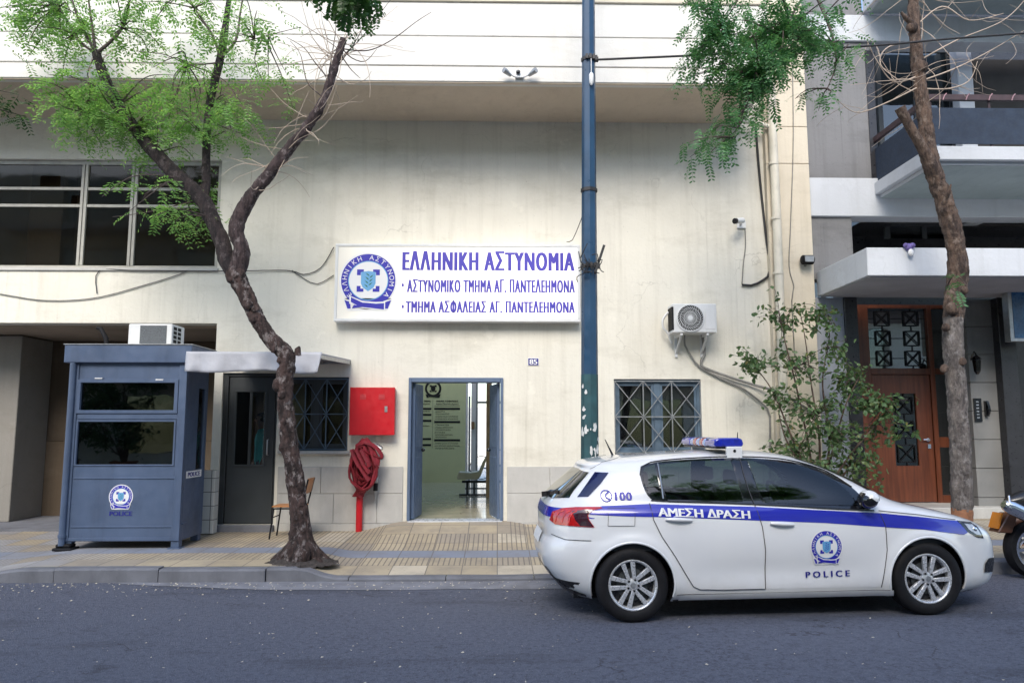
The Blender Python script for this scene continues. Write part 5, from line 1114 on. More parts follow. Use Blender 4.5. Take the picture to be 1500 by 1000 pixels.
m = M(); p = at(1466, 765, 8.45); m.hexa([(p.x+.03,8.47,p.z+.1),(p.x+.05,8.47,p.z+.1),(p.x+.05,8.63,p.z+.1),(p.x+.03,8.63,p.z+.1),(p.x-.03,8.47,p.z-.07),(p.x-.01,8.47,p.z-.07),(p.x-.01,8.63,p.z-.07),(p.x-.03,8.63,p.z-.07)]); m.build('reflector', MT['amber'], mo)
m = M(); arc = [T(-.02+ (WR+.05)*math.cos(R(q)), 0, WR+(WR+.05)*math.sin(R(q))) for q in range(60, 150, 10)]
m.tube(arc, .07, 10, flat=.3); m.build('rear_fender', MT['moto_orange'], mo, smooth=50)
m = M(); m.tube([T(-.25,0,.83), T(-.1,0,.86), T(.25,0,.80), T(.55,0,.78)], [.06,.11,.13,.09], 12, flat=1.); m.build('seat', MT['moto_black'], mo, smooth=60)
m = M(); m.tube([T(.45,0,.80), T(.6,0,.90), T(.85,0,.93), T(1.02,0,.84)], [.1,.16,.17,.08], 14); m.build('fuel_tank', MT['moto_orange'], mo, smooth=60)
m = M(); m.tube([T(0,.12,WR), T(.5,.12,.45), T(1.0,.05,.85)], .03, 8); m.tube([T(0,-.12,WR), T(.5,-.12,.45), T(1.0,-.05,.85)], .03, 8); m.box(o.x+.42, o.x+.92, 8.42, 8.68, gz+.25, gz+.62); m.box(o.x+.5, o.x+.75, 8.36, 8.74, gz+.3, gz+.5); m.build('engine', MT['galvanised'], mo, bevel=.03, smooth=40)
m = M()
for s in (-.09, .09): m.tube([T(1.38, s, WR), T(1.08, s, .98)], .025, 8)
m.build('fork', MT['chrome'], mo, smooth=50)
m = M(); m.tube(spline([T(.85,-.36,1.03), T(.98,-.2,1.05), T(1.06,0,1.02), T(.98,.2,1.05), T(.85,.36,1.03)], .05), .014, 8); m.build('handlebar', MT['moto_black'], mo, smooth=50)
m = M(); m.ball(T(1.2,0,.9), .1, (.8,1,1)); m.build('headlight', MT['head_clear'], mo, smooth=60)
# ------------------------------------------------------------------ police car (u forward from the rear axle, near side is -y)
car = thing('police_car', 'white hatchback police car with blue stripe and roof light bar parked at the kerb', 'car', (1.187, 7.740, .012), rot=(0, -R(.573), R(2.17)))
def loop(z, n=440):
    xc = XC(z); W_ = WW(z); pts = []
    for k in range(1500):
        t = 2*math.pi*k/1500; c, s = math.cos(t), math.sin(t); nn = NF(z) if c >= 0 else NR(z); a = XF(z)-xc if c >= 0 else xc-XR(z)
        pts.append((xc+a*math.copysign(abs(c)**(2/nn), c), W_*math.copysign(abs(s)**(2/nn), s)))
    out = []
    for h in range(4):                                    # four quarters, each resampled evenly
        q = pts[h*375:(h+1)*375]+[pts[((h+1)*375) % 1500]]; L = [0]
        for i in range(375): L.append(L[-1]+math.dist(q[i], q[i+1]))
        m_ = n//4
        for k in range(m_):
            s = L[-1]*k/m_; i = 0
            lo, hi = 0, 375
            while hi-lo > 1:
                mid = (lo+hi)//2
                if L[mid] <= s: lo = mid
                else: hi = mid
            t = (s-L[lo])/max(1e-9, L[hi]-L[lo]); out.append((q[lo][0]+(q[hi][0]-q[lo][0])*t, q[lo][1]+(q[hi][1]-q[lo][1])*t))
    res = []
    for u, v in out:
        xc_ = xc; a = XF(z)-xc if u >= xc else xc-XR(z); q = abs(u-xc)/a; side = abs(v)/W_
        f = flare(u, z)*min(1, max(0, (1-q))*6); res.append((u, v+(f if v > 0 else -f)*min(1, side)**3 if v else v))
    return res
zs = [.17,.185,.2,.22,.24,.27]+[.30+.025*k for k in range(16)]+[.70+.012*k for k in range(8)]+[.795+.006*k for k in range(40)]+[1.035+.010*k for k in range(31)]+[1.34+.006*k for k in range(20)]+[1.459,1.464,1.469,1.474,1.478,1.482,1.485,1.4875,1.489,1.49]
zs = sorted(set(round(z, 4) for z in zs))
m = M(); VV = [[m.bm.verts.new((u, v, z)) for u, v in loop(z)] for z in zs]
for i in range(len(zs)-1):
    n = len(VV[i])
    for k in range(n): m.bm.faces.new((VV[i][k], VV[i][(k+1)%n], VV[i+1][(k+1)%n], VV[i+1][k]))
m.bm.faces.new(VV[0][::-1]); m.bm.faces.new(VV[-1])
CABIN = None
body = m.build('body', [MT['car_white'], MT['black_plastic']], car, local=True)
cut = M(); AR = .372
for u in WHL:
    for s in (-1, 1): cut.tube([(u, s*.58, ZW), (u, s*1.2, ZW)], AR, 64)
co = cut.build('cutter', MT['black_plastic'], car, local=True)
b = body.modifiers.new('arches', 'BOOLEAN'); b.operation = 'DIFFERENCE'; b.solver = 'EXACT'; b.object = co
bpy.context.view_layer.update(); me = bpy.data.meshes.new_from_object(body.evaluated_get(bpy.context.evaluated_depsgraph_get()))
body.modifiers.clear(); old = body.data; body.data = me; bpy.data.meshes.remove(old); cm = co.data; bpy.data.objects.remove(co); bpy.data.meshes.remove(cm); me.name = 'body'
me.materials.clear(); me.materials.append(MT['car_white']); me.materials.append(MT['black_plastic'])
for p in me.polygons:
    c = p.center; p.use_smooth = True; p.material_index = 0
    if c.z < .178: p.material_index = 1
    for u in WHL:
        r = math.hypot(c.x-u, c.z-ZW)
        if r < AR+.002 and abs(c.y) < .9 and (abs(p.normal.y) < .4 or abs(c.y) < .6): p.material_index = 1
me.set_sharp_from_angle(angle=R(38))
quarter = [(0.154,1.29),(0.183,1.345),(0.282,1.372),(0.284,1.295),(0.291,1.177),(0.301,1.074),(0.227,1.085),(0.181,1.132),(0.154,1.208)]
rearpane = [(0.327,1.373),(0.645,1.396),(1.014,1.400),(1.023,1.286),(1.039,1.138),(1.05,1.036),(0.759,1.051),(0.346,1.066),(0.327,1.177),(0.321,1.295)]
frontpane = [(1.179,1.396),(1.414,1.386),(1.673,1.348),(1.853,1.283),(1.987,1.204),(2.066,1.12),(2.1,1.057),(2.1,0.984),(1.74,0.998),(1.255,1.021),(1.214,1.121),(1.187,1.284)]
PANES = (quarter, rearpane, frontpane)
def inpoly(poly, q):
    c = False; j = len(poly)-1
    for i in range(len(poly)):
        (x1, y1), (x2, y2) = poly[i], poly[j]
        if (y1 > q[1]) != (y2 > q[1]) and q[0] < (x2-x1)*(q[1]-y1)/(y2-y1)+x1: c = not c
        j = i
    return c
def near_pane(q, d):
    for p in PANES:
        if inpoly(p, q): return True
        for i in range(len(p)):
            a, b = Vector(p[i-1]), Vector(p[i]); t = max(0, min(1, (Vector(q)-a).dot(b-a)/(b-a).length_squared))
            if (a.lerp(b, t)-Vector(q)).length < d: return True
    return False
def open_panes(bm, d, vmin=.42):
    kill = [f for f in bm.faces if abs(f.calc_center_median().y) > vmin and .95 < f.calc_center_median().z < 1.43 and near_pane((f.calc_center_median().x, f.calc_center_median().z), d)]
    bmesh.ops.delete(bm, geom=kill, context='FACES')
bb = bmesh.new(); bb.from_mesh(me); open_panes(bb, .008); bb.to_mesh(me); bb.free()
# dark cabin lining inside the shell, seats, dashboard and wheel
m = M(); zl_ = [.62+.03*k for k in range(12)]+[.98+.012*k for k in range(38)]; VL = []
for z in zl_:
    xc = XC(z); VL.append([m.bm.verts.new((xc+(u-xc)*.975, v*(.955 if z < 1.36 else .955), z-(.012 if z > 1.3 else 0))) for u, v in loop(z, 200)])
for i in range(len(zl_)-1):
    for k in range(200): m.bm.faces.new((VL[i][k], VL[i][(k+1)%200], VL[i+1][(k+1)%200], VL[i+1][k]))
m.bm.faces.new(VL[0]); m.bm.faces.new(VL[-1]); open_panes(m.bm, .03, .40)
cabin = m.build('cabin', MT['cabin'], car, local=True, smooth=60)
for u in (1.22, .34):
    for v in (-.37, .37):
        m = M(); m.hexa([(u+.02,v-.23,.63),(u+.20,v-.23,.63),(u+.20,v+.23,.63),(u+.02,v+.23,.63),(u-.16,v-.19,1.12),(u-.06,v-.19,1.12),(u-.06,v+.19,1.12),(u-.16,v+.19,1.12)]); m.box(u+.08, u+.6, v-.24, v+.24, .63, .75)
        st = m.build('seat', MT['seat_cloth'], cabin, local=True, bevel=.05, seg=3, smooth=40)
        m = M(); m.box(u-.17, u-.08, v-.12, v+.12, 1.16, 1.30); m.build('headrest', MT['seat_cloth'], cabin, local=True, bevel=.035, seg=3, smooth=40)
m = M(); m.hexa([(1.92,-.66,.66),(2.4,-.66,.66),(2.4,.66,.66),(1.92,.66,.66),(2.02,-.66,.95),(2.4,-.62,1.0),(2.4,.62,1.0),(2.02,.66,.95)]); m.build('dashboard', MT['cabin'], cabin, local=True, bevel=.04, seg=2, smooth=40)
m = M(); c_ = Vector((1.86, .37, .96)); e1, e2 = Vector((0,1,0)), Vector((-.42,0,.9)).normalized(); m.tube([c_+e1*(.185*math.cos(k*.2618))+e2*(.185*math.sin(k*.2618)) for k in range(25)], .016, 8); m.bar(c_-e1*.17, c_+e1*.17, .03, .02); m.bar(c_, (2.05,.37,.88), .05, .05); m.build('steering_wheel', MT['dark_rubber'], cabin, local=True, smooth=50)
def SP(u, z, side=-1, off=0.):
    """point on the side of the body, off metres along the surface normal"""
    e = .004; s = S(u, z); du = (S(u+e, z)-S(u-e, z))/(2*e); dz = (S(u, z+e)-S(u, z-e))/(2*e); n = Vector((-max(-4, min(4, du)), 1, -max(-2, min(2, dz)))).normalized()
    return Vector((u+n.x*off, side*(s+n.y*off), z+n.z*off))
def fill(poly, cell=.03, voids=()):
    """triangulated polygon with inner points"""
    P = []
    for i in range(len(poly)):
        a, b = Vector(poly[i]), Vector(poly[(i+1) % len(poly)]); n = max(1, int((b-a).length/cell))
        for k in range(n): P.append(a.lerp(b, k/n))
    n0 = len(P); xs_ = [p[0] for p in poly]; ys_ = [p[1] for p in poly]
    def inside(q):
        c = False; j = len(poly)-1
        for i in range(len(poly)):
            (x1, y1), (x2, y2) = poly[i], poly[j]
            if (y1 > q[1]) != (y2 > q[1]) and q[0] < (x2-x1)*(q[1]-y1)/(y2-y1)+x1: c = not c
            j = i
        return c
    x = min(xs_)+cell*.5; G_ = []
    while x < max(xs_):
        y = min(ys_)+cell*.5
        while y < max(ys_):
            q = Vector((x, y))
            if inside(q) and min((q-p).length for p in P[:n0]) > cell*.45: G_.append(q)
            y += cell
        x += cell
    E_ = []; A_ = P+G_
    for vd in voids:
        k0 = len(A_); A_ = A_+[Vector(q) for q in vd]; E_ += [(k0+i, k0+(i+1) % len(vd)) for i in range(len(vd))]
    r = delaunay_2d_cdt(A_, E_, [list(range(n0))], 1, 1e-6); V2 = [(v.x, v.y) for v in r[0]]; F2 = [tuple(f) for f in r[2]]
    if voids: F2 = [f for f in F2 if not any(inside2(vd, (sum(V2[k][0] for k in f)/len(f), sum(V2[k][1] for k in f)/len(f))) for vd in voids)]
    return V2, F2
inside2 = inpoly
def smoothpoly(p, it=1):
    for _ in range(it):
        q = []
        for i in range(len(p)):
            a, b = Vector(p[i]), Vector(p[(i+1) % len(p)]); q += [tuple(a.lerp(b, .25)), tuple(a.lerp(b, .75))]
        p = q
    return p
def side_patch(m, poly, off, side=-1, cell=.035): put2d(m, fill(poly, cell), lambda u, z: SP(u, z, side, off))
def both(name, poly, off, matn, parent=car, cell=.025, sm=1, voids=()):
    poly = smoothpoly(poly, sm) if sm else poly; vf = fill(poly, cell, voids)
    for s in (-1, 1):
        m = M(); put2d(m, vf, lambda u, z: SP(u, z, s, off)); o = m.build(name, MT[matn], parent, local=True, smooth=60, fix=False)
    return o
def orient_out(o):
    for p in o.data.polygons: pass
gasket = [(0.128,1.296),(0.142,1.34),(0.197,1.372),(0.33,1.398),(0.59,1.413),(0.849,1.421),(1.11,1.423),(1.3,1.415),(1.561,1.392),(1.791,1.343),(1.937,1.283),(2.072,1.206),(2.151,1.131),(2.205,1.046),(2.256,0.950),(2.101,0.958),(1.73,0.979),(1.366,1.000),(1.154,1.015),(0.756,1.035),(0.391,1.051),(0.269,1.056),(0.209,1.068),(0.161,1.121),(0.136,1.208)]
stripe = [(-.355,.973),(-.245,1.012),(.175,1.028),(1.149,.990),(2.299,.920),(2.666,.880),(3.077,.828),(3.157,.723),(3.108,.707),(2.705,.766),(2.354,.793),(1.771,.842),(1.172,.872),(.548,.905),(.187,.919),(-.051,.926),(-.366,.939)]
rdoor = [(.181,1.034),(1.147,.993),(1.189,.819),(1.207,.615),(1.203,.268),(.832,.268),(.604,.276),(.543,.304),(.469,.423),(.38,.572),(.267,.747),(.2,.893)]
fdoor = [(1.153,.993),(2.301,.918),(2.339,.799),(2.338,.593),(2.305,.416),(2.275,.262),(1.211,.268),(1.215,.615),(1.197,.819)]
gasket = [(x, y-.008 if y < 1.1 and x < 2.0 else y) for x, y in gasket]
both('window_surround', gasket, .003, 'gloss_black', voids=PANES)
for p in (quarter, rearpane, frontpane): both('window', p, .0065, 'car_glass', sm=0, cell=.03)
doors = {}
for nm, p, hz in (('r', rdoor, ((.307,.905),(.545,.893))), ('f', fdoor, ((1.262,.856),(1.478,.840)))):
    for s in (-1, 1):
        m = M(); side_patch(m, p, .002, s, .022); d = m.build('door', MT['car_white'], car, local=True, smooth=60, fix=False); doors[nm, s] = d
        h = M(); (a0, c0), (a1, c1) = hz; k = 9; P = []; RR = []
        for i in range(k): t = i/(k-1); P.append(SP(a0+(a1-a0)*t, c0+(c1-c0)*t-.008, s, .010+.014*math.sin(math.pi*t)**.5)); RR.append(.013+.007*math.sin(math.pi*t))
        h.tube(P, RR, 10); h.build('handle', MT['car_white'], d, local=True, smooth=60)
        h = M(); um, zm = (a0+a1)/2, (c0+c1)/2-.012; side_patch(h, [(um+.075*math.cos(q*.524), zm+.04*math.sin(q*.524)) for q in range(12)], .004, s, .03); h.build('handle_recess', MT['car_white'], d, local=True, smooth=60, fix=False)
both('stripe', stripe, .0042, 'car_blue', sm=0, cell=.025)
# tailgate end of the stripe and rear glass, laid on the tail
def rear_patch(name, poly, off, matn, cell=.05):
    m = M(); put2d(m, fill(poly, cell), lambda v, z: Vector((RX(v, z)-off, v, z+off*.5))); return m.build(name, MT[matn], car, local=True, smooth=60, fix=False)
rear_patch('rear_window', [(-.60,1.075),(-.50,1.30),(-.2,1.318),(.2,1.318),(.50,1.30),(.60,1.075),(.3,1.05),(-.3,1.05)], .006, 'screen_glass')
rear_patch('stripe', [(-.80,.90),(-.78,.985),(0,.985),(.78,.985),(.80,.90),(0,.89)], .005, 'car_blue')
rear_patch('number_plate', [(-.26,.62),(-.26,.73),(.26,.73),(.26,.62)], .012, 'crest_white')
rear_patch('rear_valance', [(-.72,.21),(-.74,.33),(0,.36),(.74,.33),(.72,.21),(0,.2)], .008, 'black_plastic')
both('side_glass_trim', [(-.455,1.085),(-.268,1.305),(-.15,1.302),(-.235,1.205),(-.36,1.09)], .004, 'car_blue_dark', sm=0)
both('valance_trim', [(-.74,.44),(-.66,.335),(-.56,.27),(-.40,.222),(-.39,.20),(-.55,.215),(-.66,.285),(-.735,.385)], .006, 'black_plastic', sm=0)
def FX(v, z):
    n = NF(z); xc = XC(z); q = min(.999, abs(v)/WW(z)); return xc+(XF(z)-xc)*(1-q**n)**(1/n)
m = M(); put2d(m, fill([(-.64,1.075),(-.47,1.405),(0,1.425),(.47,1.405),(.64,1.075),(0,1.06)], .05), lambda v, z: Vector((FX(v, z)+.004, v, z+.006))); m.build('windscreen', MT['screen_glass'], car, local=True, smooth=60, fix=False)
m = M(); put2d(m, fill([(-.38,.80),(-.42,.985),(.42,.985),(.38,.80)], .03), lambda v, z: Vector((FX(v, z)+.002, v, z+.004))); m.build('bonnet_stripe', MT['car_blue'], car, local=True, smooth=60, fix=False)
m = M(); put2d(m, fill([(-.55,.30),(-.5,.46),(.5,.46),(.55,.30)], .05), lambda v, z: Vector((FX(v, z)+.006, v, z))); m.build('grille', MT['black_plastic'], car, local=True, smooth=60, fix=False)
m = M(); put2d(m, fill([(-.42,.58),(-.45,.70),(.45,.70),(.42,.58)], .05), lambda v, z: Vector((FX(v, z)+.006, v, z))); m.build('grille', MT['black_plastic'], car, local=True, smooth=60, fix=False)
for s in (-1, 1):
    m = M(); put2d(m, fill([(s*.69,.34),(s*.68,.47),(s*.745,.475),(s*.765,.43),(s*.76,.35)], .04), lambda v, z: Vector((FX(v, z)+.012, v+s*.006, z))); m.build('bumper_intake', MT['black_plastic'], car, local=True, smooth=60, fix=False)
# lamps
tail = [(-.700,.87),(-.675,.945),(-.595,.983),(-.48,.998),(-.27,1.004),(-.243,.993),(-.334,.973),(-.378,.936),(-.369,.893),(-.325,.829),(-.491,.834),(-.658,.838)]
tdark = [(-.513,.962),(-.382,.980),(-.33,.976),(-.385,.936),(-.376,.892),(-.333,.834),(-.448,.839),(-.489,.889)]
head = [(3.069,.831),(3.251,.803),(3.312,.757),(3.345,.660),(3.25,.678),(3.148,.738)]
for s in (-1, 1):
    m = M(); side_patch(m, tail, .008, s, .025); t_ = m.build('tail_lamp', MT['tail_red'], car, local=True, smooth=60, fix=False)
    m = M(); side_patch(m, tdark, .0105, s, .025); m.build('smoked_lens', MT['tail_dark'], t_, local=True, smooth=60, fix=False)
    for k in range(3):
        a = -.655+.055*k; m = M(); m.tube([SP(a+dx, z, s, .010) for dx, z in ((.075,.965),(.035,.945),(.012,.91),(.0,.86))], .006, 6, flat=.5); m.build('light_bar', MT['tail_bright'], t_, local=True, smooth=60)
    m = M(); side_patch(m, head, .006, s, .025); h_ = m.build('head_lamp', MT['gloss_black'], car, local=True, smooth=60, fix=False)
    m = M(); side_patch(m, [(3.14,.800),(3.24,.785),(3.29,.74),(3.31,.69),(3.25,.70),(3.17,.75)], .009, s, .02); m.build('lens', MT['head_clear'], h_, local=True, smooth=60, fix=False)
    m = M(); m.ball(SP(3.245, .745, s, .004), .026, (1,.6,1)); m.tube([SP(3.10,.815,s,.009), SP(3.2,.803,s,.009), SP(3.29,.765,s,.009)], .006, 6); m.build('reflector', MT['chrome'], h_, local=True, smooth=60)
# shut lines
m = M()
def seam(pts, r=.0036, off=.0045, sides=(-1, 1)):
    for s in sides:
        Q = []
        for i in range(len(pts)-1):
            a, b = Vector(pts[i]), Vector(pts[i+1]); n = max(1, int((b-a).length/.04)); Q += [a.lerp(b, k/n) for k in range(n)]
        Q.append(Vector(pts[-1])); m.tube([SP(q.x, q.y, s, off) for q in Q], r, 5)
seam(rdoor[1:]+[rdoor[0]]); seam(fdoor[1:6]); seam([(1.11,1.42),(1.10,1.30),(1.115,1.15),(1.15,.995)], .004, .008)
seam([(-.195,.995),(.043,.993),(.028,.842),(-.208,.842),(-.195,.995)], .0022); seam([(2.294,.941),(2.67,.897),(3.06,.838)], .003); seam([(-.69,.745),(-.58,.712),(-.36,.712)], .003); seam([(.39,.235),(1.2,.232),(2.37,.236)], .003); seam([(-.30,1.33),(-.18,1.395),(.0,1.43)], .002, .002)
m.build('shut_line', MT['seam_grey'], car, local=True, smooth=60)
for s in (-1, 1):
    m = M()
    for p in ([(.128,1.28),(.15,1.35),(.25,1.39),(.59,1.42),(1.11,1.429),(1.561,1.398),(1.937,1.289),(2.14,1.14)], [(.20,1.06),(.39,1.046),(.756,1.03),(1.154,1.009),(1.73,.972),(2.25,.942)]): m.tube([SP(q.x, q.y, s, .006) for q in spline([Vector((a, b, 0)) for a, b in p], .06)], .007, 6, flat=.6)
    m.build('window_trim', MT['black_plastic'], car, local=True, smooth=60)
for s in (-1, 1):
    m = M(); m.tube([SP(q.x, q.y, s, .008) for q in [Vector((.312, z)) for z in (1.07,1.15,1.25,1.35,1.375)]], .012, 6, flat=.5)
    m.build('window_divider', MT['galvanised'], car, local=True, smooth=60)
for s in (-1, 1):
    m = M(); side_patch(m, [(.40,.235),(2.38,.238),(2.40,.185),(.41,.185)], .012, s, .05)
    m.build('sill', MT['car_white'], car, local=True, smooth=60, fix=False)
# arch lips
for u in WHL:
    for s in (-1, 1):
        P = []; m = M()
        for k in range(41):
            a = R(-22+224*k/40); x, z = u+(AR+.003)*math.cos(a), ZW+(AR+.003)*math.sin(a)
            if z > .19: P.append(SP(x, z, s, -.002))
        m.tube(P, .011, 8); m.build('arch_lip', MT['car_white'], car, local=True, smooth=60)
# mirrors, lettering
for s in (-1, 1):
    c = Vector((2.17, s*(S(2.1, 1.02)+.105), 1.045)); m = M(); m.ball(c, .1, (.85,1.1,.78), 3); m.bar((2.14, s*(S(2.14,.98)-.01), .985), (2.15, s*(S(2.14,1.0)+.06), 1.0), .07, .05); mi = m.build('mirror', MT['gloss_black'], car, local=True, smooth=50)
    m = M(); m.ball(c+Vector((.012,0,.014)), .1, (.86,1.1,.74), 3)
    for v in list(m.bm.verts):
        if v.co.z < c.z-.01 or v.co.x < c.x-.055: m.bm.verts.remove(v)
    m.build('mirror_cap', MT['car_white'], mi, local=True, smooth=60, fix=False)
    m = M(); side_patch(m, [(2.10,.985),(2.10,1.055),(2.155,1.07),(2.215,.965)], .012, s, .03); m.build('mirror_mount', MT['gloss_black'], mi, local=True, smooth=60, fix=False)
def carpos(s): return (lambda u, z: SP(u, z, s, .0075))
def lett(name, body_, u0, u1, z0, z1, matn, bold=.02, shear=0., slope=0.):
    m = M(); text_box(m, body_, u0, u1, z0, z1, lambda u, z: SP(u+shear*(z-z0), z+slope*(u-u0), -1, .0095), bold); return m.build(name, MT[matn], car, local=True, fix=False)
lett('lettering', 'ΑΜΕΣΗ ΔΡΑΣΗ', .245, 1.085, .925, .995, 'crest_white', .028, slope=-.04)
lett('lettering', '100', -.125, .03, 1.058, 1.132, 'crest_blue', .032)
m = M(); uc, zc = -.20, 1.098
for k in range(28): a, b = R(k*360/28), R((k+1)*360/28); m.face([SP(uc+r*math.cos(q), zc+r*math.sin(q), -1, .011) for r, q in ((.044,a),(.053,a),(.053,b),(.044,b))])
P = [(uc+.024*math.cos(R(q))*1.0+.012, zc+.028*math.sin(R(q))) for q in range(95, 290, 20)]; Qi = [(uc+.012*math.cos(R(q))+.014, zc+.018*math.sin(R(q))) for q in range(95, 290, 20)]
for i in range(len(P)-1): m.face([SP(*P[i], -1, .0115), SP(*P[i+1], -1, .0115), SP(*Qi[i+1], -1, .0115), SP(*Qi[i], -1, .0115)])
for q in ((uc+.016, zc+.027), (uc+.02, zc-.027)): m.face([SP(q[0]+.012*math.cos(k*.785), q[1]+.008*math.sin(k*.785), -1, .012) for k in range(8)])
m.build('phone_symbol', MT['crest_blue'], car, local=True, fix=False)
lett('lettering', 'P O L I C E', 1.575, 1.985, .358, .412, 'navy_ink', .026, slope=.02)
m = M(); uc, zc, rr = 1.772, .632, .140
crest(m, lambda x, y, l: SP(uc+x*rr, zc+y*rr, -1, .006+.0015*l), mats=(0, 1, 2, 1)); m.build('crest', CREST, car, local=True, fix=False)
# light bar
lb = M(); L0 = []
segs = [(-.56,-.26,'beacon_blue'),(-.256,-.17,'beacon_clear'),(-.166,-.06,'beacon_red'),(-.056,.05,'beacon_clear'),(.054,.16,'beacon_red'),(.164,.25,'beacon_clear'),(.254,.56,'beacon_blue')]
zb, u0, u1 = 1.528, .885, 1.175
m = M(); m.box(u0+.02, u1-.02, -.54, .54, zb-.02, zb); bar = m.build('light_bar', MT['black_plastic'], car, local=True, bevel=.008)
for (v0, v1, mm_) in segs:
    m = M(); pr = [(u0+.012, zb+.001), (u0, zb+.03), (u0+.012, zb+.07), (u0+.05, zb+.085), (u1-.05, zb+.085), (u1-.012, zb+.07), (u1, zb+.03), (u1-.012, zb+.001)]; m.prism(pr, v0, v1); m.build('beacon', MT[mm_], bar, local=True, bevel=.012, seg=2, smooth=40)
for s in (-1, 1):
    m = M(); m.box(1.0, 1.15, s*.56-.02, s*.56+.02, 1.40, 1.53); m.build('foot', MT['car_white'], bar, local=True, bevel=.006)
    m = M(); m.tube([(1.075, s*.585, 1.49), (1.075, s*.575, 1.49)], .014, 12); m.build('bolt', MT['black_plastic'], bar, local=True)
m = M(); m.tube([(1.40, .25, 1.47), (1.40, .25, 1.50), (1.42, .27, 1.66)], [.018,.012,.004], 8); m.build('aerial', MT['black_plastic'], car, local=True, smooth=50)
m = M(); m.tube([(.05, .2, 1.43), (-.03, .2, 1.6)], [.012,.004], 8); m.build('aerial', MT['black_plastic'], car, local=True, smooth=50)
m = M(); m.bar((-.66,-.05,1.07), (-.60,-.42,1.12), .02, .03); m.bar((-.70,.03,1.06), (-.66,-.08,1.075), .05, .05); m.build('wiper', MT['black_plastic'], car, local=True)
# wheels
def wheel(u, s, a0):
    yo = s*.872
    T_ = Matrix.Translation((u, 0, ZW)) @ Matrix.Rotation(R(90), 4, 'X'); F_ = lambda r, y: (r, -y)
    m = M(); RW = .328
    prof = [(.215, s*.70), (.222, yo-s*.012), (.24, yo-s*.001), (.275, yo+s*.002), (.305, yo-s*.006), (.322, yo-s*.024), (RW, yo-s*.045), (RW-.006, yo-s*.05), (RW, yo-s*.056), (RW, yo-s*.1), (RW-.006, yo-s*.105), (RW, yo-s*.11), (RW, yo-s*.16), (.32, yo-s*.19), (.28, yo-s*.215), (.22, yo-s*.21)]
    m.lathe([F_(r, y) for r, y in prof], T_, 64, closed=True); w_ = m.build('wheel', MT['dark_rubber'], car, local=True, smooth=40)
    m = M(); pr = [(.205, yo-s*.012), (.214, yo-s*.006), (.224, yo-s*.009), (.224, yo-s*.03), (.205, yo-s*.12), (.196, yo-s*.12), (.197, yo-s*.03)]
    m.lathe([F_(r, y) for r, y in pr], T_, 64, closed=True)
    for k in range(5):
        for d in (-1, 1):
            a = R(a0+72*k); ca, sa = math.cos(a), math.sin(a)
            def Q(r, t, y): return Vector((u+r*ca-t*sa, y, ZW+r*sa+t*ca))
            yi, ye = yo-s*.016, yo-s*.014
            t0, t1, h0, h1 = d*.023, d*.045, .015, .021
            A = [Q(.035,t0-h0,yi-s*.03), Q(.035,t0+h0,yi-s*.03), Q(.2,t1+h1,ye-s*.03), Q(.2,t1-h1,ye-s*.03)]; B = [Q(.035,t0-h0,yi), Q(.035,t0+h0,yi), Q(.2,t1+h1,ye), Q(.2,t1-h1,ye)]
            m.hexa(A+B)
    m.lathe([F_(.001, yo-s*.010), F_(.03, yo-s*.010), F_(.055, yo-s*.02), F_(.06, yo-s*.05), F_(.001, yo-s*.05)], T_, 32)
    rim = m.build('rim', MT['alloy'], w_, local=True, bevel=.003, smooth=35)
    m = M(); m.lathe([F_(.001, yo-s*.07), F_(.2, yo-s*.07), F_(.2, yo-s*.09), F_(.001, yo-s*.09)], T_, 40); m.build('backing', MT['black_plastic'], w_, local=True)
    m = M(); m.lathe([F_(.06, yo-s*.055), F_(.14, yo-s*.055), F_(.14, yo-s*.065), F_(.06, yo-s*.065)], T_, 40, closed=True); m.build('brake_disc', MT['door_grey'], w_, local=True)
    m = M()
    for k in range(5): a = R(a0+36+72*k); m.tube([(u+.05*math.cos(a), yo-s*.022, ZW+.05*math.sin(a)), (u+.05*math.cos(a), yo-s*.008, ZW+.05*math.sin(a))], .010, 8)
    m.build('bolt', MT['black_plastic'], w_, local=True)
    m = M(); m.lathe([F_(.001, yo-s*.005), F_(.022, yo-s*.005), F_(.026, yo-s*.012), F_(.001, yo-s*.012)], T_, 24); m.build('hub_cap', MT['galvanised'], w_, local=True, smooth=40)
for u, a0 in ((WHL[0], 102), (WHL[1], 82)):
    for s in (-1, 1): wheel(u, s, a0)
m = M(); m.box(-.5, 3.3, -.58, .58, .165, .30); m.build('underbody', MT['black_plastic'], car, local=True)
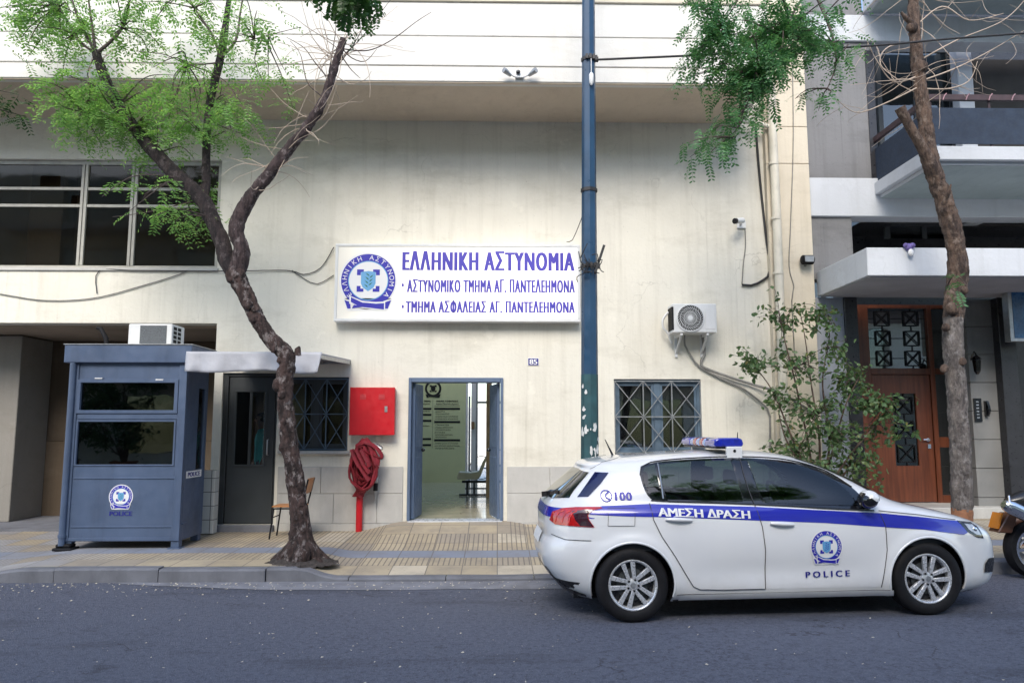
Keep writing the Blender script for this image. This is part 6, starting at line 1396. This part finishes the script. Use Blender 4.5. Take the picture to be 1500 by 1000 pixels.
# ------------------------------------------------------------------ trees
def limb(m, pts, rads, n=16, amp=.12, freq=5, step=.045):
    P = spline(pts, step); m.tube(P, lerp_list(rads, len(P)), n, amp=amp, freq=freq); return P
def frond(m, base, d, L, pairs, ll, rn, lw=.36):
    d = d.normalized(); side = d.cross(Vector((0,0,1)))
    if side.length < .1: side = Vector((1,0,0))
    side.normalize(); side = (side+Vector((0,0,rn.uniform(-.5,.5)))).normalized(); droop = rn.uniform(.15, .6)
    prev = base; Q = []
    for k in range(pairs+1):
        t = k/pairs; Q.append(base+d*(L*t)-Vector((0,0,1))*droop*L*t*t)
    for k in range(1, pairs+1):
        p = Q[k]; tg = (Q[k]-Q[k-1]).normalized(); s2 = (side-tg*side.dot(tg)).normalized(); nrm = tg.cross(s2)
        for sg in (-1, 1):
            l = ll*(1-.35*abs(k/pairs-.55))*rn.uniform(.8, 1.15); e = (s2*sg+tg*.45+nrm*rn.uniform(-.35,.25)-Vector((0,0,.18))).normalized(); wv = (tg*1.0-e*tg.dot(e)).normalized()*l*lw*.5
            a = p+e*.003
            m.bm.faces.new([m.bm.verts.new(q) for q in (a, a+e*l*.35+wv, a+e*l*.75+wv*.8, a+e*l, a+e*l*.75-wv*.8, a+e*l*.35-wv)])
    m.bm.faces.new([m.bm.verts.new(q) for q in (Q[0]+side*.0025, Q[-1]+side*.001, Q[-1]-side*.001, Q[0]-side*.0025)])
def clusters(leaf, twig, regs, Y0, rn, ll=.062, L=(.2,.34), spread=.4, limbs=None, lw=.36, dz=-.12):
    """sprays of pinnate leaves: each region is an ellipsoid of the crown with its own twigs"""
    for (px, py, rx_, ry_, n) in regs:
        Yc = Y0+rn.uniform(-.2, .2); c = at(px, py, Yc); sx = rx_*Yc/FOC; sz = ry_*Yc/FOC
        nt_ = max(2, n//9)
        if limbs: org = min(limbs, key=lambda q: (q-c).length)
        else: org = c+Vector((0,0,sz))
        for k in range(nt_):
            e = c+Vector((rn.gauss(0, .5)*sx, rn.gauss(0, .55)*spread*2, rn.gauss(0, .5)*sz)); mid = org.lerp(e, .55)+Vector((rn.uniform(-.1,.1), rn.uniform(-.1,.1), rn.uniform(.0,.16)))
            P = spline([org, mid, e], .07); twig.tube(P, lerp_list([.011,.007,.003], len(P)), 5)
            for j in range(max(2, n//nt_)):
                t = rn.uniform(.55, 1); b = P[min(len(P)-1, int(t*(len(P)-1)))]+Vector((rn.gauss(0,.35)*sx, rn.gauss(0,.2)*spread, rn.gauss(0,.4)*sz))*.8; d = Vector((rn.gauss(0,1), rn.gauss(0,1), rn.gauss(dz,.35)))
                frond(leaf, b, d, rn.uniform(*L), rn.randint(5, 8), ll*rn.uniform(.8,1.2), rn, lw)
def curls(m, pts, n, rn, L=(.4,.9), r=.005, up=.2):
    for k in range(n):
        p = rn.choice(pts); d = Vector((rn.gauss(0,1), rn.gauss(0,.5), rn.gauss(up,.6))).normalized(); P = [p]; tw = Vector((rn.gauss(0,.4), rn.gauss(0,.25), rn.gauss(0,.5)))
        for j in range(9): d = (d+tw*.38+Vector((rn.gauss(0,.1), rn.gauss(0,.1), rn.gauss(0,.1)))).normalized(); P.append(P[-1]+d*rn.uniform(*L)/9)
        P = spline(P, .03); m.tube(P, lerp_list([r, r*.75, r*.35], len(P)), 5)
rn = random.Random(17); TY = 9.2
a_ = lambda x, y, dy=0: at(x, y, TY+dy)
tb = a_(441, 820); tz_ = pave_z(tb.x, TY)
lt = thing('street_tree', 'crooked dark street tree with three limbs and fresh bright leaves beside the guard booth', 'tree', (tb.x, TY, tz_), 'street trees')
m = M(); base = Vector((tb.x, TY, tz_-.05))
TR = limb(m, [base, base+Vector((0,0,.16)), a_(440,770), a_(434,720), a_(429,680), a_(423,640), a_(419,600), a_(417,560), a_(421,528), a_(413,512), a_(398,498), a_(385,480), a_(372,458), a_(360,432), a_(349,408), a_(342,395)], [.22,.145,.106,.096,.1,.093,.098,.09,.088,.094,.09,.086,.086,.09,.098,.108], 56, .12, 5, .014)
for k in range(16):
    i = rn.randint(8, len(TR)-8); q = TR[i]; an_ = rn.uniform(3.5, 6.1); rr = rn.uniform(.03, .055); m.ball(q+Vector((math.cos(an_)*.09, math.sin(an_)*.09, 0)), rr, (1, .8, rn.uniform(.9, 1.7)), 3)
m.ball(a_(345, 402, -.03), .115, (1, .8, 1.1), 4)
for k in range(10):                                         # root flare
    a = k*.628+.2; o = Vector((tb.x, TY, tz_)); ln_ = rn.uniform(.25, .42)*(1.0 if math.sin(a) > -.5 else .6); m.tube([o+Vector((0,0,.3)), o+Vector((math.cos(a)*.16, math.sin(a)*.14, .1)), o+Vector((math.cos(a)*ln_, math.sin(a)*ln_*.8, -.01))], [.085,.07,.025], 14, amp=.4, freq=9)
pit = M(); rings = []
for j, (rr, zz) in enumerate(((.02,.07),(.16,.065),(.26,.045),(.34,.018),(.41,-.022))):
    rings.append([pit.bm.verts.new((tb.x+rr*math.cos(k*.1963)*(1.05+.25*noise.noise((k*.7, j*.3, 5))), TY+.02+rr*.75*math.sin(k*.1963)*(1+.25*noise.noise((k*.7, j*.3, 9))), tz_+zz+.02*noise.noise((k*.9, j*1.3, 2)))) for k in range(32)])
for j in range(4):
    for k in range(32): pit.bm.faces.new((rings[j][k], rings[j][(k+1)%32], rings[j+1][(k+1)%32], rings[j+1][k]))
bmesh.ops.subdivide_edges(pit.bm, edges=pit.bm.edges[:], cuts=3, use_grid_fill=True)
for v in pit.bm.verts: v.co.z += .016*noise.noise(v.co*22)+.01*noise.noise(v.co*55)
struct(pit.build('earth', mat('soil', (.05,.042,.038), .95, var=.6, vs=25, bmp=.8, bs=90, dist=.02), smooth=50))
p = a_(436, 520); m.tube([p, a_(437, 512), a_(439, 508)], [.04,.03,.012], 8)
rough(m.bm, .013, .009, 9); trunk = m.build('trunk', MT['bark_dark'], lt, smooth=70)
m = M(); LA = limb(m, [a_(343,398), a_(332,380,-.0), a_(324,352,.02), a_(311,322,.03), a_(297,294,.05), a_(272,268,.06), a_(248,246,.08), a_(222,218,.1), a_(200,192,.1), a_(182,165,.12), a_(165,138,.14), a_(150,105,.15), a_(140,76,.15)], [.105,.096,.09,.092,.094,.086,.082,.078,.074,.07,.064,.058,.05], 28, .1, 6, .025); rough(m.bm, .008, .005); l1 = m.build('limb', MT['bark_limb'], trunk, smooth=70)
m = M(); LB = limb(m, [a_(298,292,.05), a_(302,270,.1), a_(302,240,.14), a_(303,200,.16), a_(306,160,.18), a_(313,125,.18), a_(323,85,.2), a_(330,40,.2), a_(338,-20,.2)], [.06,.05,.05,.05,.052,.052,.05,.035,.025], 12, .08, 6); m.build('limb', MT['bark_limb'], trunk, smooth=70)
m = M(); LC = limb(m, [a_(345,398), a_(352,380,-.02), a_(354,362,-.04), a_(346,340,-.05), a_(352,315,-.06), a_(366,290,-.08), a_(388,262,-.1), a_(412,232,-.12), a_(437,202,-.14), a_(460,172,-.15), a_(474,145,-.16), a_(485,115,-.16), a_(494,85,-.16), a_(503,58,-.16)], [.105,.095,.088,.09,.076,.07,.066,.064,.06,.057,.052,.048,.045,.038], 28, .12, 7, .025); rough(m.bm, .01, .005); m.build('limb', MT['bark_limb_pale'], trunk, smooth=70)
m = M(); tips = []
for pts, r in (([(140,76),(125,50),(112,20),(100,-20)],.022),([(140,78),(136,45),(131,10),(128,-20)],.022),([(142,78),(165,58),(182,35),(190,0),(192,-20)],.024),([(140,78),(118,62),(100,35),(82,0)],.018),([(165,138),(135,125),(105,112),(80,100)],.01),([(323,85),(310,50),(290,20),(270,-15)],.018),([(323,85),(345,60),(352,20),(358,-20)],.02),([(306,160),(322,140),(324,118)],.012),([(140,80),(128,110),(140,130),(124,165)],.008),([(326,62),(360,60),(400,50),(440,40)],.009),([(318,92),(280,95),(240,80),(200,75)],.009),([(297,294),(265,280),(235,270),(210,290)],.01),([(297,292),(262,300),(220,310),(165,318)],.009)):
    P = spline([a_(x, y, .12+.1*i*(rn.random()-.3)) for i, (x, y) in enumerate(pts)], .06); m.tube(P, lerp_list([r, r*.7, r*.4], len(P)), 7); tips += P
m.build('branch', MT['twig_dark'], trunk, smooth=70)
m = M(); curls(m, LC[len(LC)//3:], 46, rn, (.35,.95), .0055); curls(m, LC[-14:], 20, rn, (.6,1.2), .006, .5); curls(m, LA[-10:], 8, rn, (.4,.8), .005); m.build('twig', MT['dry_twig'], trunk, smooth=70)
m = M()
for pts in ([(480,112),(505,80),(530,55),(572,0)],[(478,118),(520,62),(540,20),(545,0)],[(503,72),(540,74),(575,58),(610,32),(632,18)],[(482,105),(488,70),(492,40),(490,0)],[(478,112),(460,90),(445,70),(420,55)],[(470,140),(450,120),(440,80),(425,60)],[(500,70),(515,85),(535,90),(552,72)],[(502,85),(515,103),(528,115)]):
    P = spline([a_(x, y, -.16+.05*i) for i, (x, y) in enumerate(pts)], .05); m.tube(P, lerp_list([.009,.006,.003], len(P)), 6)
m.build('twig', MT['twig_dark'], trunk, smooth=70)
lf, tw = M(), M(); allP = LA[len(LA)//2:]+LB+tips
regs = [(45,40,80,45,135),(110,60,60,35,75),(165,28,55,38,75),(20,10,60,18,50),(90,15,60,20,45),(110,150,55,24,80),(140,172,78,28,145),(210,186,80,32,150),(270,145,70,42,105),(330,160,48,38,75),(250,222,50,22,36),(290,200,55,32,60),(205,130,75,30,80),(120,185,40,18,40),(300,30,55,36,60),(365,40,45,38,45),(345,85,40,35,40),(405,85,30,28,16),(240,20,45,28,35),(355,190,22,18,18),(420,128,38,18,26),(210,60,40,25,20)]
clusters(lf, tw, regs, TY+.25, rn, limbs=allP)
clusters(lf, tw, [(225,305,46,20,34),(262,325,40,18,30),(285,275,30,16,14),(180,312,26,8,9)], TY-.15, rn, limbs=LA[:len(LA)//2], L=(.16,.28))
lf.build('crown', MT['leaf_bright'], lt, fix=False); tw.build('twig', MT['twig_dark'], lt, smooth=70)
lf, tw = M(), M(); hb = [at(505, -60, 7.6), at(530, -50, 7.6), at(470, -60, 7.6)]
clusters(lf, tw, [(485,-4,32,18,60),(520,6,30,17,48),(550,2,14,16,14),(455,-8,22,14,20),(505,22,14,10,12)], 7.6, rn, ll=.06, L=(.12,.2), spread=.25, limbs=hb, lw=.6, dz=-.8)
clusters(lf, tw, [(4,150,16,16,14),(-15,130,25,20,20)], 8.6, rn, limbs=[at(-40, 150, 8.6)], L=(.15,.25))
lf.build('hanging_leaves', MT['leaf_dark'], lt, fix=False); tw.build('twig', MT['twig_dark'], lt, smooth=70)

rb = a_(1410, 770, .1); rt_ = thing('street_tree', 'tall grey barked street tree with a sawn stub and bare twigs beside the wooden door', 'tree', (rb.x, TY+.1, pave_z(rb.x, TY+.1)), 'street trees')
m = M(); rbase = Vector((rb.x, TY+.1, pave_z(rb.x, TY+.1)-.03))
limb(m, [rbase, a_(1409,770,.1), a_(1409,745,.1)], [.16,.135,.12], 18, .12, 7, .03); m.build('trunk_base', mat('earth_stain', (.3,.14,.075), .9, var=.3, vs=20), rt_, smooth=70)
m = M(); RA = limb(m, [a_(1409,747,.1), a_(1408,690,.1), a_(1406,640,.1), a_(1402,590,.1), a_(1399,545,.1), a_(1396,500,.1), a_(1397,462,.1)], [.115,.11,.108,.106,.108,.111,.108], 56, .08, 5, .014); rough(m.bm, .012, .009); rtr = m.build('trunk', MT['bark_grey'], rt_, smooth=70)
m = M(); RB = limb(m, [a_(1397,466,.1), a_(1399,440,.1), a_(1403,405,.1), a_(1401,370,.08), a_(1393,330,.06), a_(1381,290,.05), a_(1369,256,.04), a_(1360,225,.04), a_(1356,190,.05), a_(1351,150,.06), a_(1346,110,.06), a_(1342,70,.06), a_(1339,30,.06), a_(1336,-40,.06)], [.11,.115,.113,.104,.098,.097,.096,.083,.078,.07,.066,.062,.06,.056], 48, .12, 5, .016)
for (px, py, r) in ((1395,452,.08),(1385,480,.05),(1350,98,.07),(1336,40,.06),(1390,300,.06),(1372,262,.05),(1412,425,.05),(1384,540,.05),(1410,530,.05)): m.ball(a_(px, py, .0), r, (1,.8,1), 3)
rough(m.bm, .014, .009); rup = m.build('limb', MT['bark_brown'], rtr, smooth=70)
m = M(); limb(m, [a_(1374,262,.02), a_(1362,238,-.02), a_(1350,215,-.06), a_(1338,195,-.1), a_(1326,173,-.12), a_(1318,158,-.14)], [.09,.075,.066,.06,.058,.065], 14, .12, 8, .03); m.build('stub', MT['bark_brown'], rup, smooth=70); m = M(); m.tube([a_(1381,300,-.1), a_(1390,282,-.2), a_(1393,270,-.22)], [.03,.022,.01], 8); m.build('stub', MT['bark_brown'], rup, smooth=70); m = M(); m.tube([a_(1338,36,-.0), a_(1326,26,-.05), a_(1320,18,-.06)], [.04,.03,.015], 8); m.build('stub', MT['bark_brown'], rup, smooth=70)
m = M(); up_ = RB[len(RB)*6//10:]; curls(m, up_, 26, rn, (.6,1.4), .006, .2)
for pts in ([(1350,125),(1300,150),(1255,165),(1225,145)],[(1352,118),(1400,100),(1450,75),(1500,45)],[(1345,90),(1400,60),(1470,30),(1510,-10)],[(1348,110),(1310,120),(1285,90),(1270,60)],[(1346,60),(1300,70),(1290,95),(1320,120)],[(1340,40),(1380,10),(1420,30),(1470,20)],[(1350,130),(1390,130),(1420,118),(1432,90)]):
    P = spline([a_(x, y, .05-.05*i) for i, (x, y) in enumerate(pts)], .05); m.tube(P, lerp_list([.011,.008,.004], len(P)), 6); curls(m, P[len(P)//3:], 5, rn, (.3,.8), .0035, .0)
m.build('twig', MT['dry_twig'], rup, smooth=70)
lf, tw = M(), M(); br = []; m = M()
for pts in ([(1336,-40),(1260,-60),(1190,-20),(1140,60),(1100,140),(1075,200)],[(1260,-60),(1150,-50),(1080,0),(1040,60)],[(1190,-20),(1215,40),(1225,90),(1212,130)]):
    P = spline([at(x, y, 8.9-.1*i) for i, (x, y) in enumerate(pts)], .08); m.tube(P, lerp_list([.03,.016,.005], len(P)), 7); br += P
m.build('branch', MT['twig_dark'], rup, smooth=70)
clusters(lf, tw, [(1050,38,50,40,165),(1110,45,60,45,220),(1165,45,45,42,150),(1075,95,50,32,170),(1130,105,50,34,150),(1095,140,45,22,65),(1205,45,30,36,48),(1215,95,22,24,24),(1045,190,32,16,34),(1020,205,20,10,15),(1047,222,14,14,12),(1085,175,16,14,12),(1180,135,14,14,8),(1212,143,10,12,8),(1000,8,26,14,22),(1030,70,22,26,26),(1240,12,20,18,12),(1025,105,18,12,14),(1150,5,60,18,60)], 8.6, rn, limbs=br, ll=.055, L=(.15,.26), spread=.3, lw=.42, dz=-.5)
clusters(lf, tw, [(1358,438,10,8,6)], TY-.1, rn, limbs=[a_(1385, 425, -.05)], L=(.14,.2))
lf.build('crown', MT['leaf_mid'], rt_, fix=False); tw.build('twig', MT['twig_dark'], rt_, smooth=70)

# ficus by the pilaster
FY = 10.95; fb = at(1200, 740, FY); fz = pave_z(fb.x, FY)
fic = thing('ficus_shrub', 'tall leggy ficus growing from a planter between the drainpipe and the entrance', 'shrub', (fb.x, FY, fz), 'ficus shrubs in planters')
m = M(); m.lathe([(.24,.0),(.30,.36),(.33,.36),(.33,.40),(.29,.40),(.28,.34),(.001,.34)], Matrix.Translation((fb.x, FY, fz)), 28); m.build('planter', mat('terracotta', (.28,.13,.08), .8, var=.2, dirt=.4), fic, smooth=40)
m = M(); stems = []; f_ = lambda x, y, dy=0: at(x, y, FY+dy)
for pts in ([(1195,720),(1182,640),(1165,560),(1150,500),(1140,455)],[(1200,720),(1200,640),(1188,560),(1180,500),(1172,455)],[(1205,720),(1225,640),(1240,590),(1262,545)],[(1202,720),(1215,650),(1205,560),(1215,490),(1205,455)],[(1208,720),(1250,660),(1285,620),(1310,590)],[(1193,720),(1160,640),(1130,570),(1098,528)],[(1206,720),(1240,690),(1262,640),(1290,600)],[(1196,720),(1172,680),(1150,640),(1140,600)]):
    P = spline([f_(x, y, rn.uniform(-.25, .2)*i/3) for i, (x, y) in enumerate(pts)], .06); P[0] = Vector((P[0].x*.4+fb.x*.6, FY, fz+.3)); m.tube(P, lerp_list([.02,.013,.005], len(P)), 7, amp=.15, freq=20); stems += P[len(P)//5:]
m.build('stem', MT['bark_brown'], fic, smooth=70)
lf, tw = M(), M()
for (px, py, rx_, ry_, n) in ((1150,478,36,26,80),(1198,470,40,24,80),(1115,530,32,20,70),(1175,535,45,30,115),(1240,555,34,34,130),(1270,590,34,26,100),(1195,605,48,36,150),(1235,640,42,36,150),(1160,655,38,30,110),(1296,585,22,18,45),(1298,636,22,28,60),(1140,585,26,20,50),(1255,690,34,28,90),(1195,690,38,28,110),(1095,538,10,8,14),(1312,625,10,10,14),(1225,510,24,24,45)):
    c = f_(px, py, rn.uniform(-.2, .15)); sx, sz = rx_*FY/FOC, ry_*FY/FOC; org = min(stems, key=lambda q: (q-c).length)
    for k in range(max(4, n//5)):
        e = c+Vector((rn.gauss(0,.55)*sx, rn.gauss(0,.18), rn.gauss(0,.55)*sz)); P = spline([org, org.lerp(e,.5)+Vector((0,0,.06)), e], .05); tw.tube(P, lerp_list([.006,.003], len(P)), 4)
        for j in range(10):
            p = P[rn.randint(len(P)//2, len(P)-1)]+Vector((rn.gauss(0,.05), rn.gauss(0,.05), rn.gauss(0,.05))); d = Vector((rn.gauss(0,1), rn.gauss(0,1), rn.gauss(-.7,.5))).normalized(); s2 = d.cross(Vector((rn.gauss(0,1), rn.gauss(0,1), rn.gauss(0,1)))).normalized(); l = rn.uniform(.06,.115); wv = s2*l*.26; up_n = d.cross(s2)*l*.08
            lf.bm.faces.new([lf.bm.verts.new(q) for q in (p, p+d*l*.35+wv+up_n, p+d*l*.7+wv*.8+up_n, p+d*l, p+d*l*.7-wv*.8+up_n, p+d*l*.35-wv+up_n)])
lf.build('foliage', MT['leaf_ficus'], fic, fix=False); tw.build('twig', MT['twig_dark'], fic, smooth=70)
# street trees and shrubs on the far pavement behind the viewer, seen only in reflections
for k, (x, y, sc, rz_) in enumerate(((4.2, -2.6, 1.55, 170), (-3.4, -3.6, 1.35, 160), (9.5, -3.4, 1.4, 20))):
    c = copy_tree(lt); c.location = (x, y, .1); c.rotation_euler = (0, 0, R(rz_)); c.scale = (sc,)*3
    c['label'] = ('leafy street tree on the far kerb behind the viewer, tallest of three', 'leafy street tree on the far kerb behind the viewer, shortest of three', 'leafy street tree on the far kerb behind the viewer, farthest right of three')[k]
for k, (x, y, sc) in enumerate(((-14.2, -4.9, 1.5), (-12.4, -5.2, 1.3), (-15.8, -5.0, 1.6))):
    c = copy_tree(fic); c.location = (x, y, .14); c.scale = (sc,)*3; c.rotation_euler = (0, 0, k*2.)
    c['label'] = ('bushy ficus in a planter on the far pavement, middle of three', 'smallest bushy ficus in a planter on the far pavement', 'largest bushy ficus in a planter on the far pavement')[k]
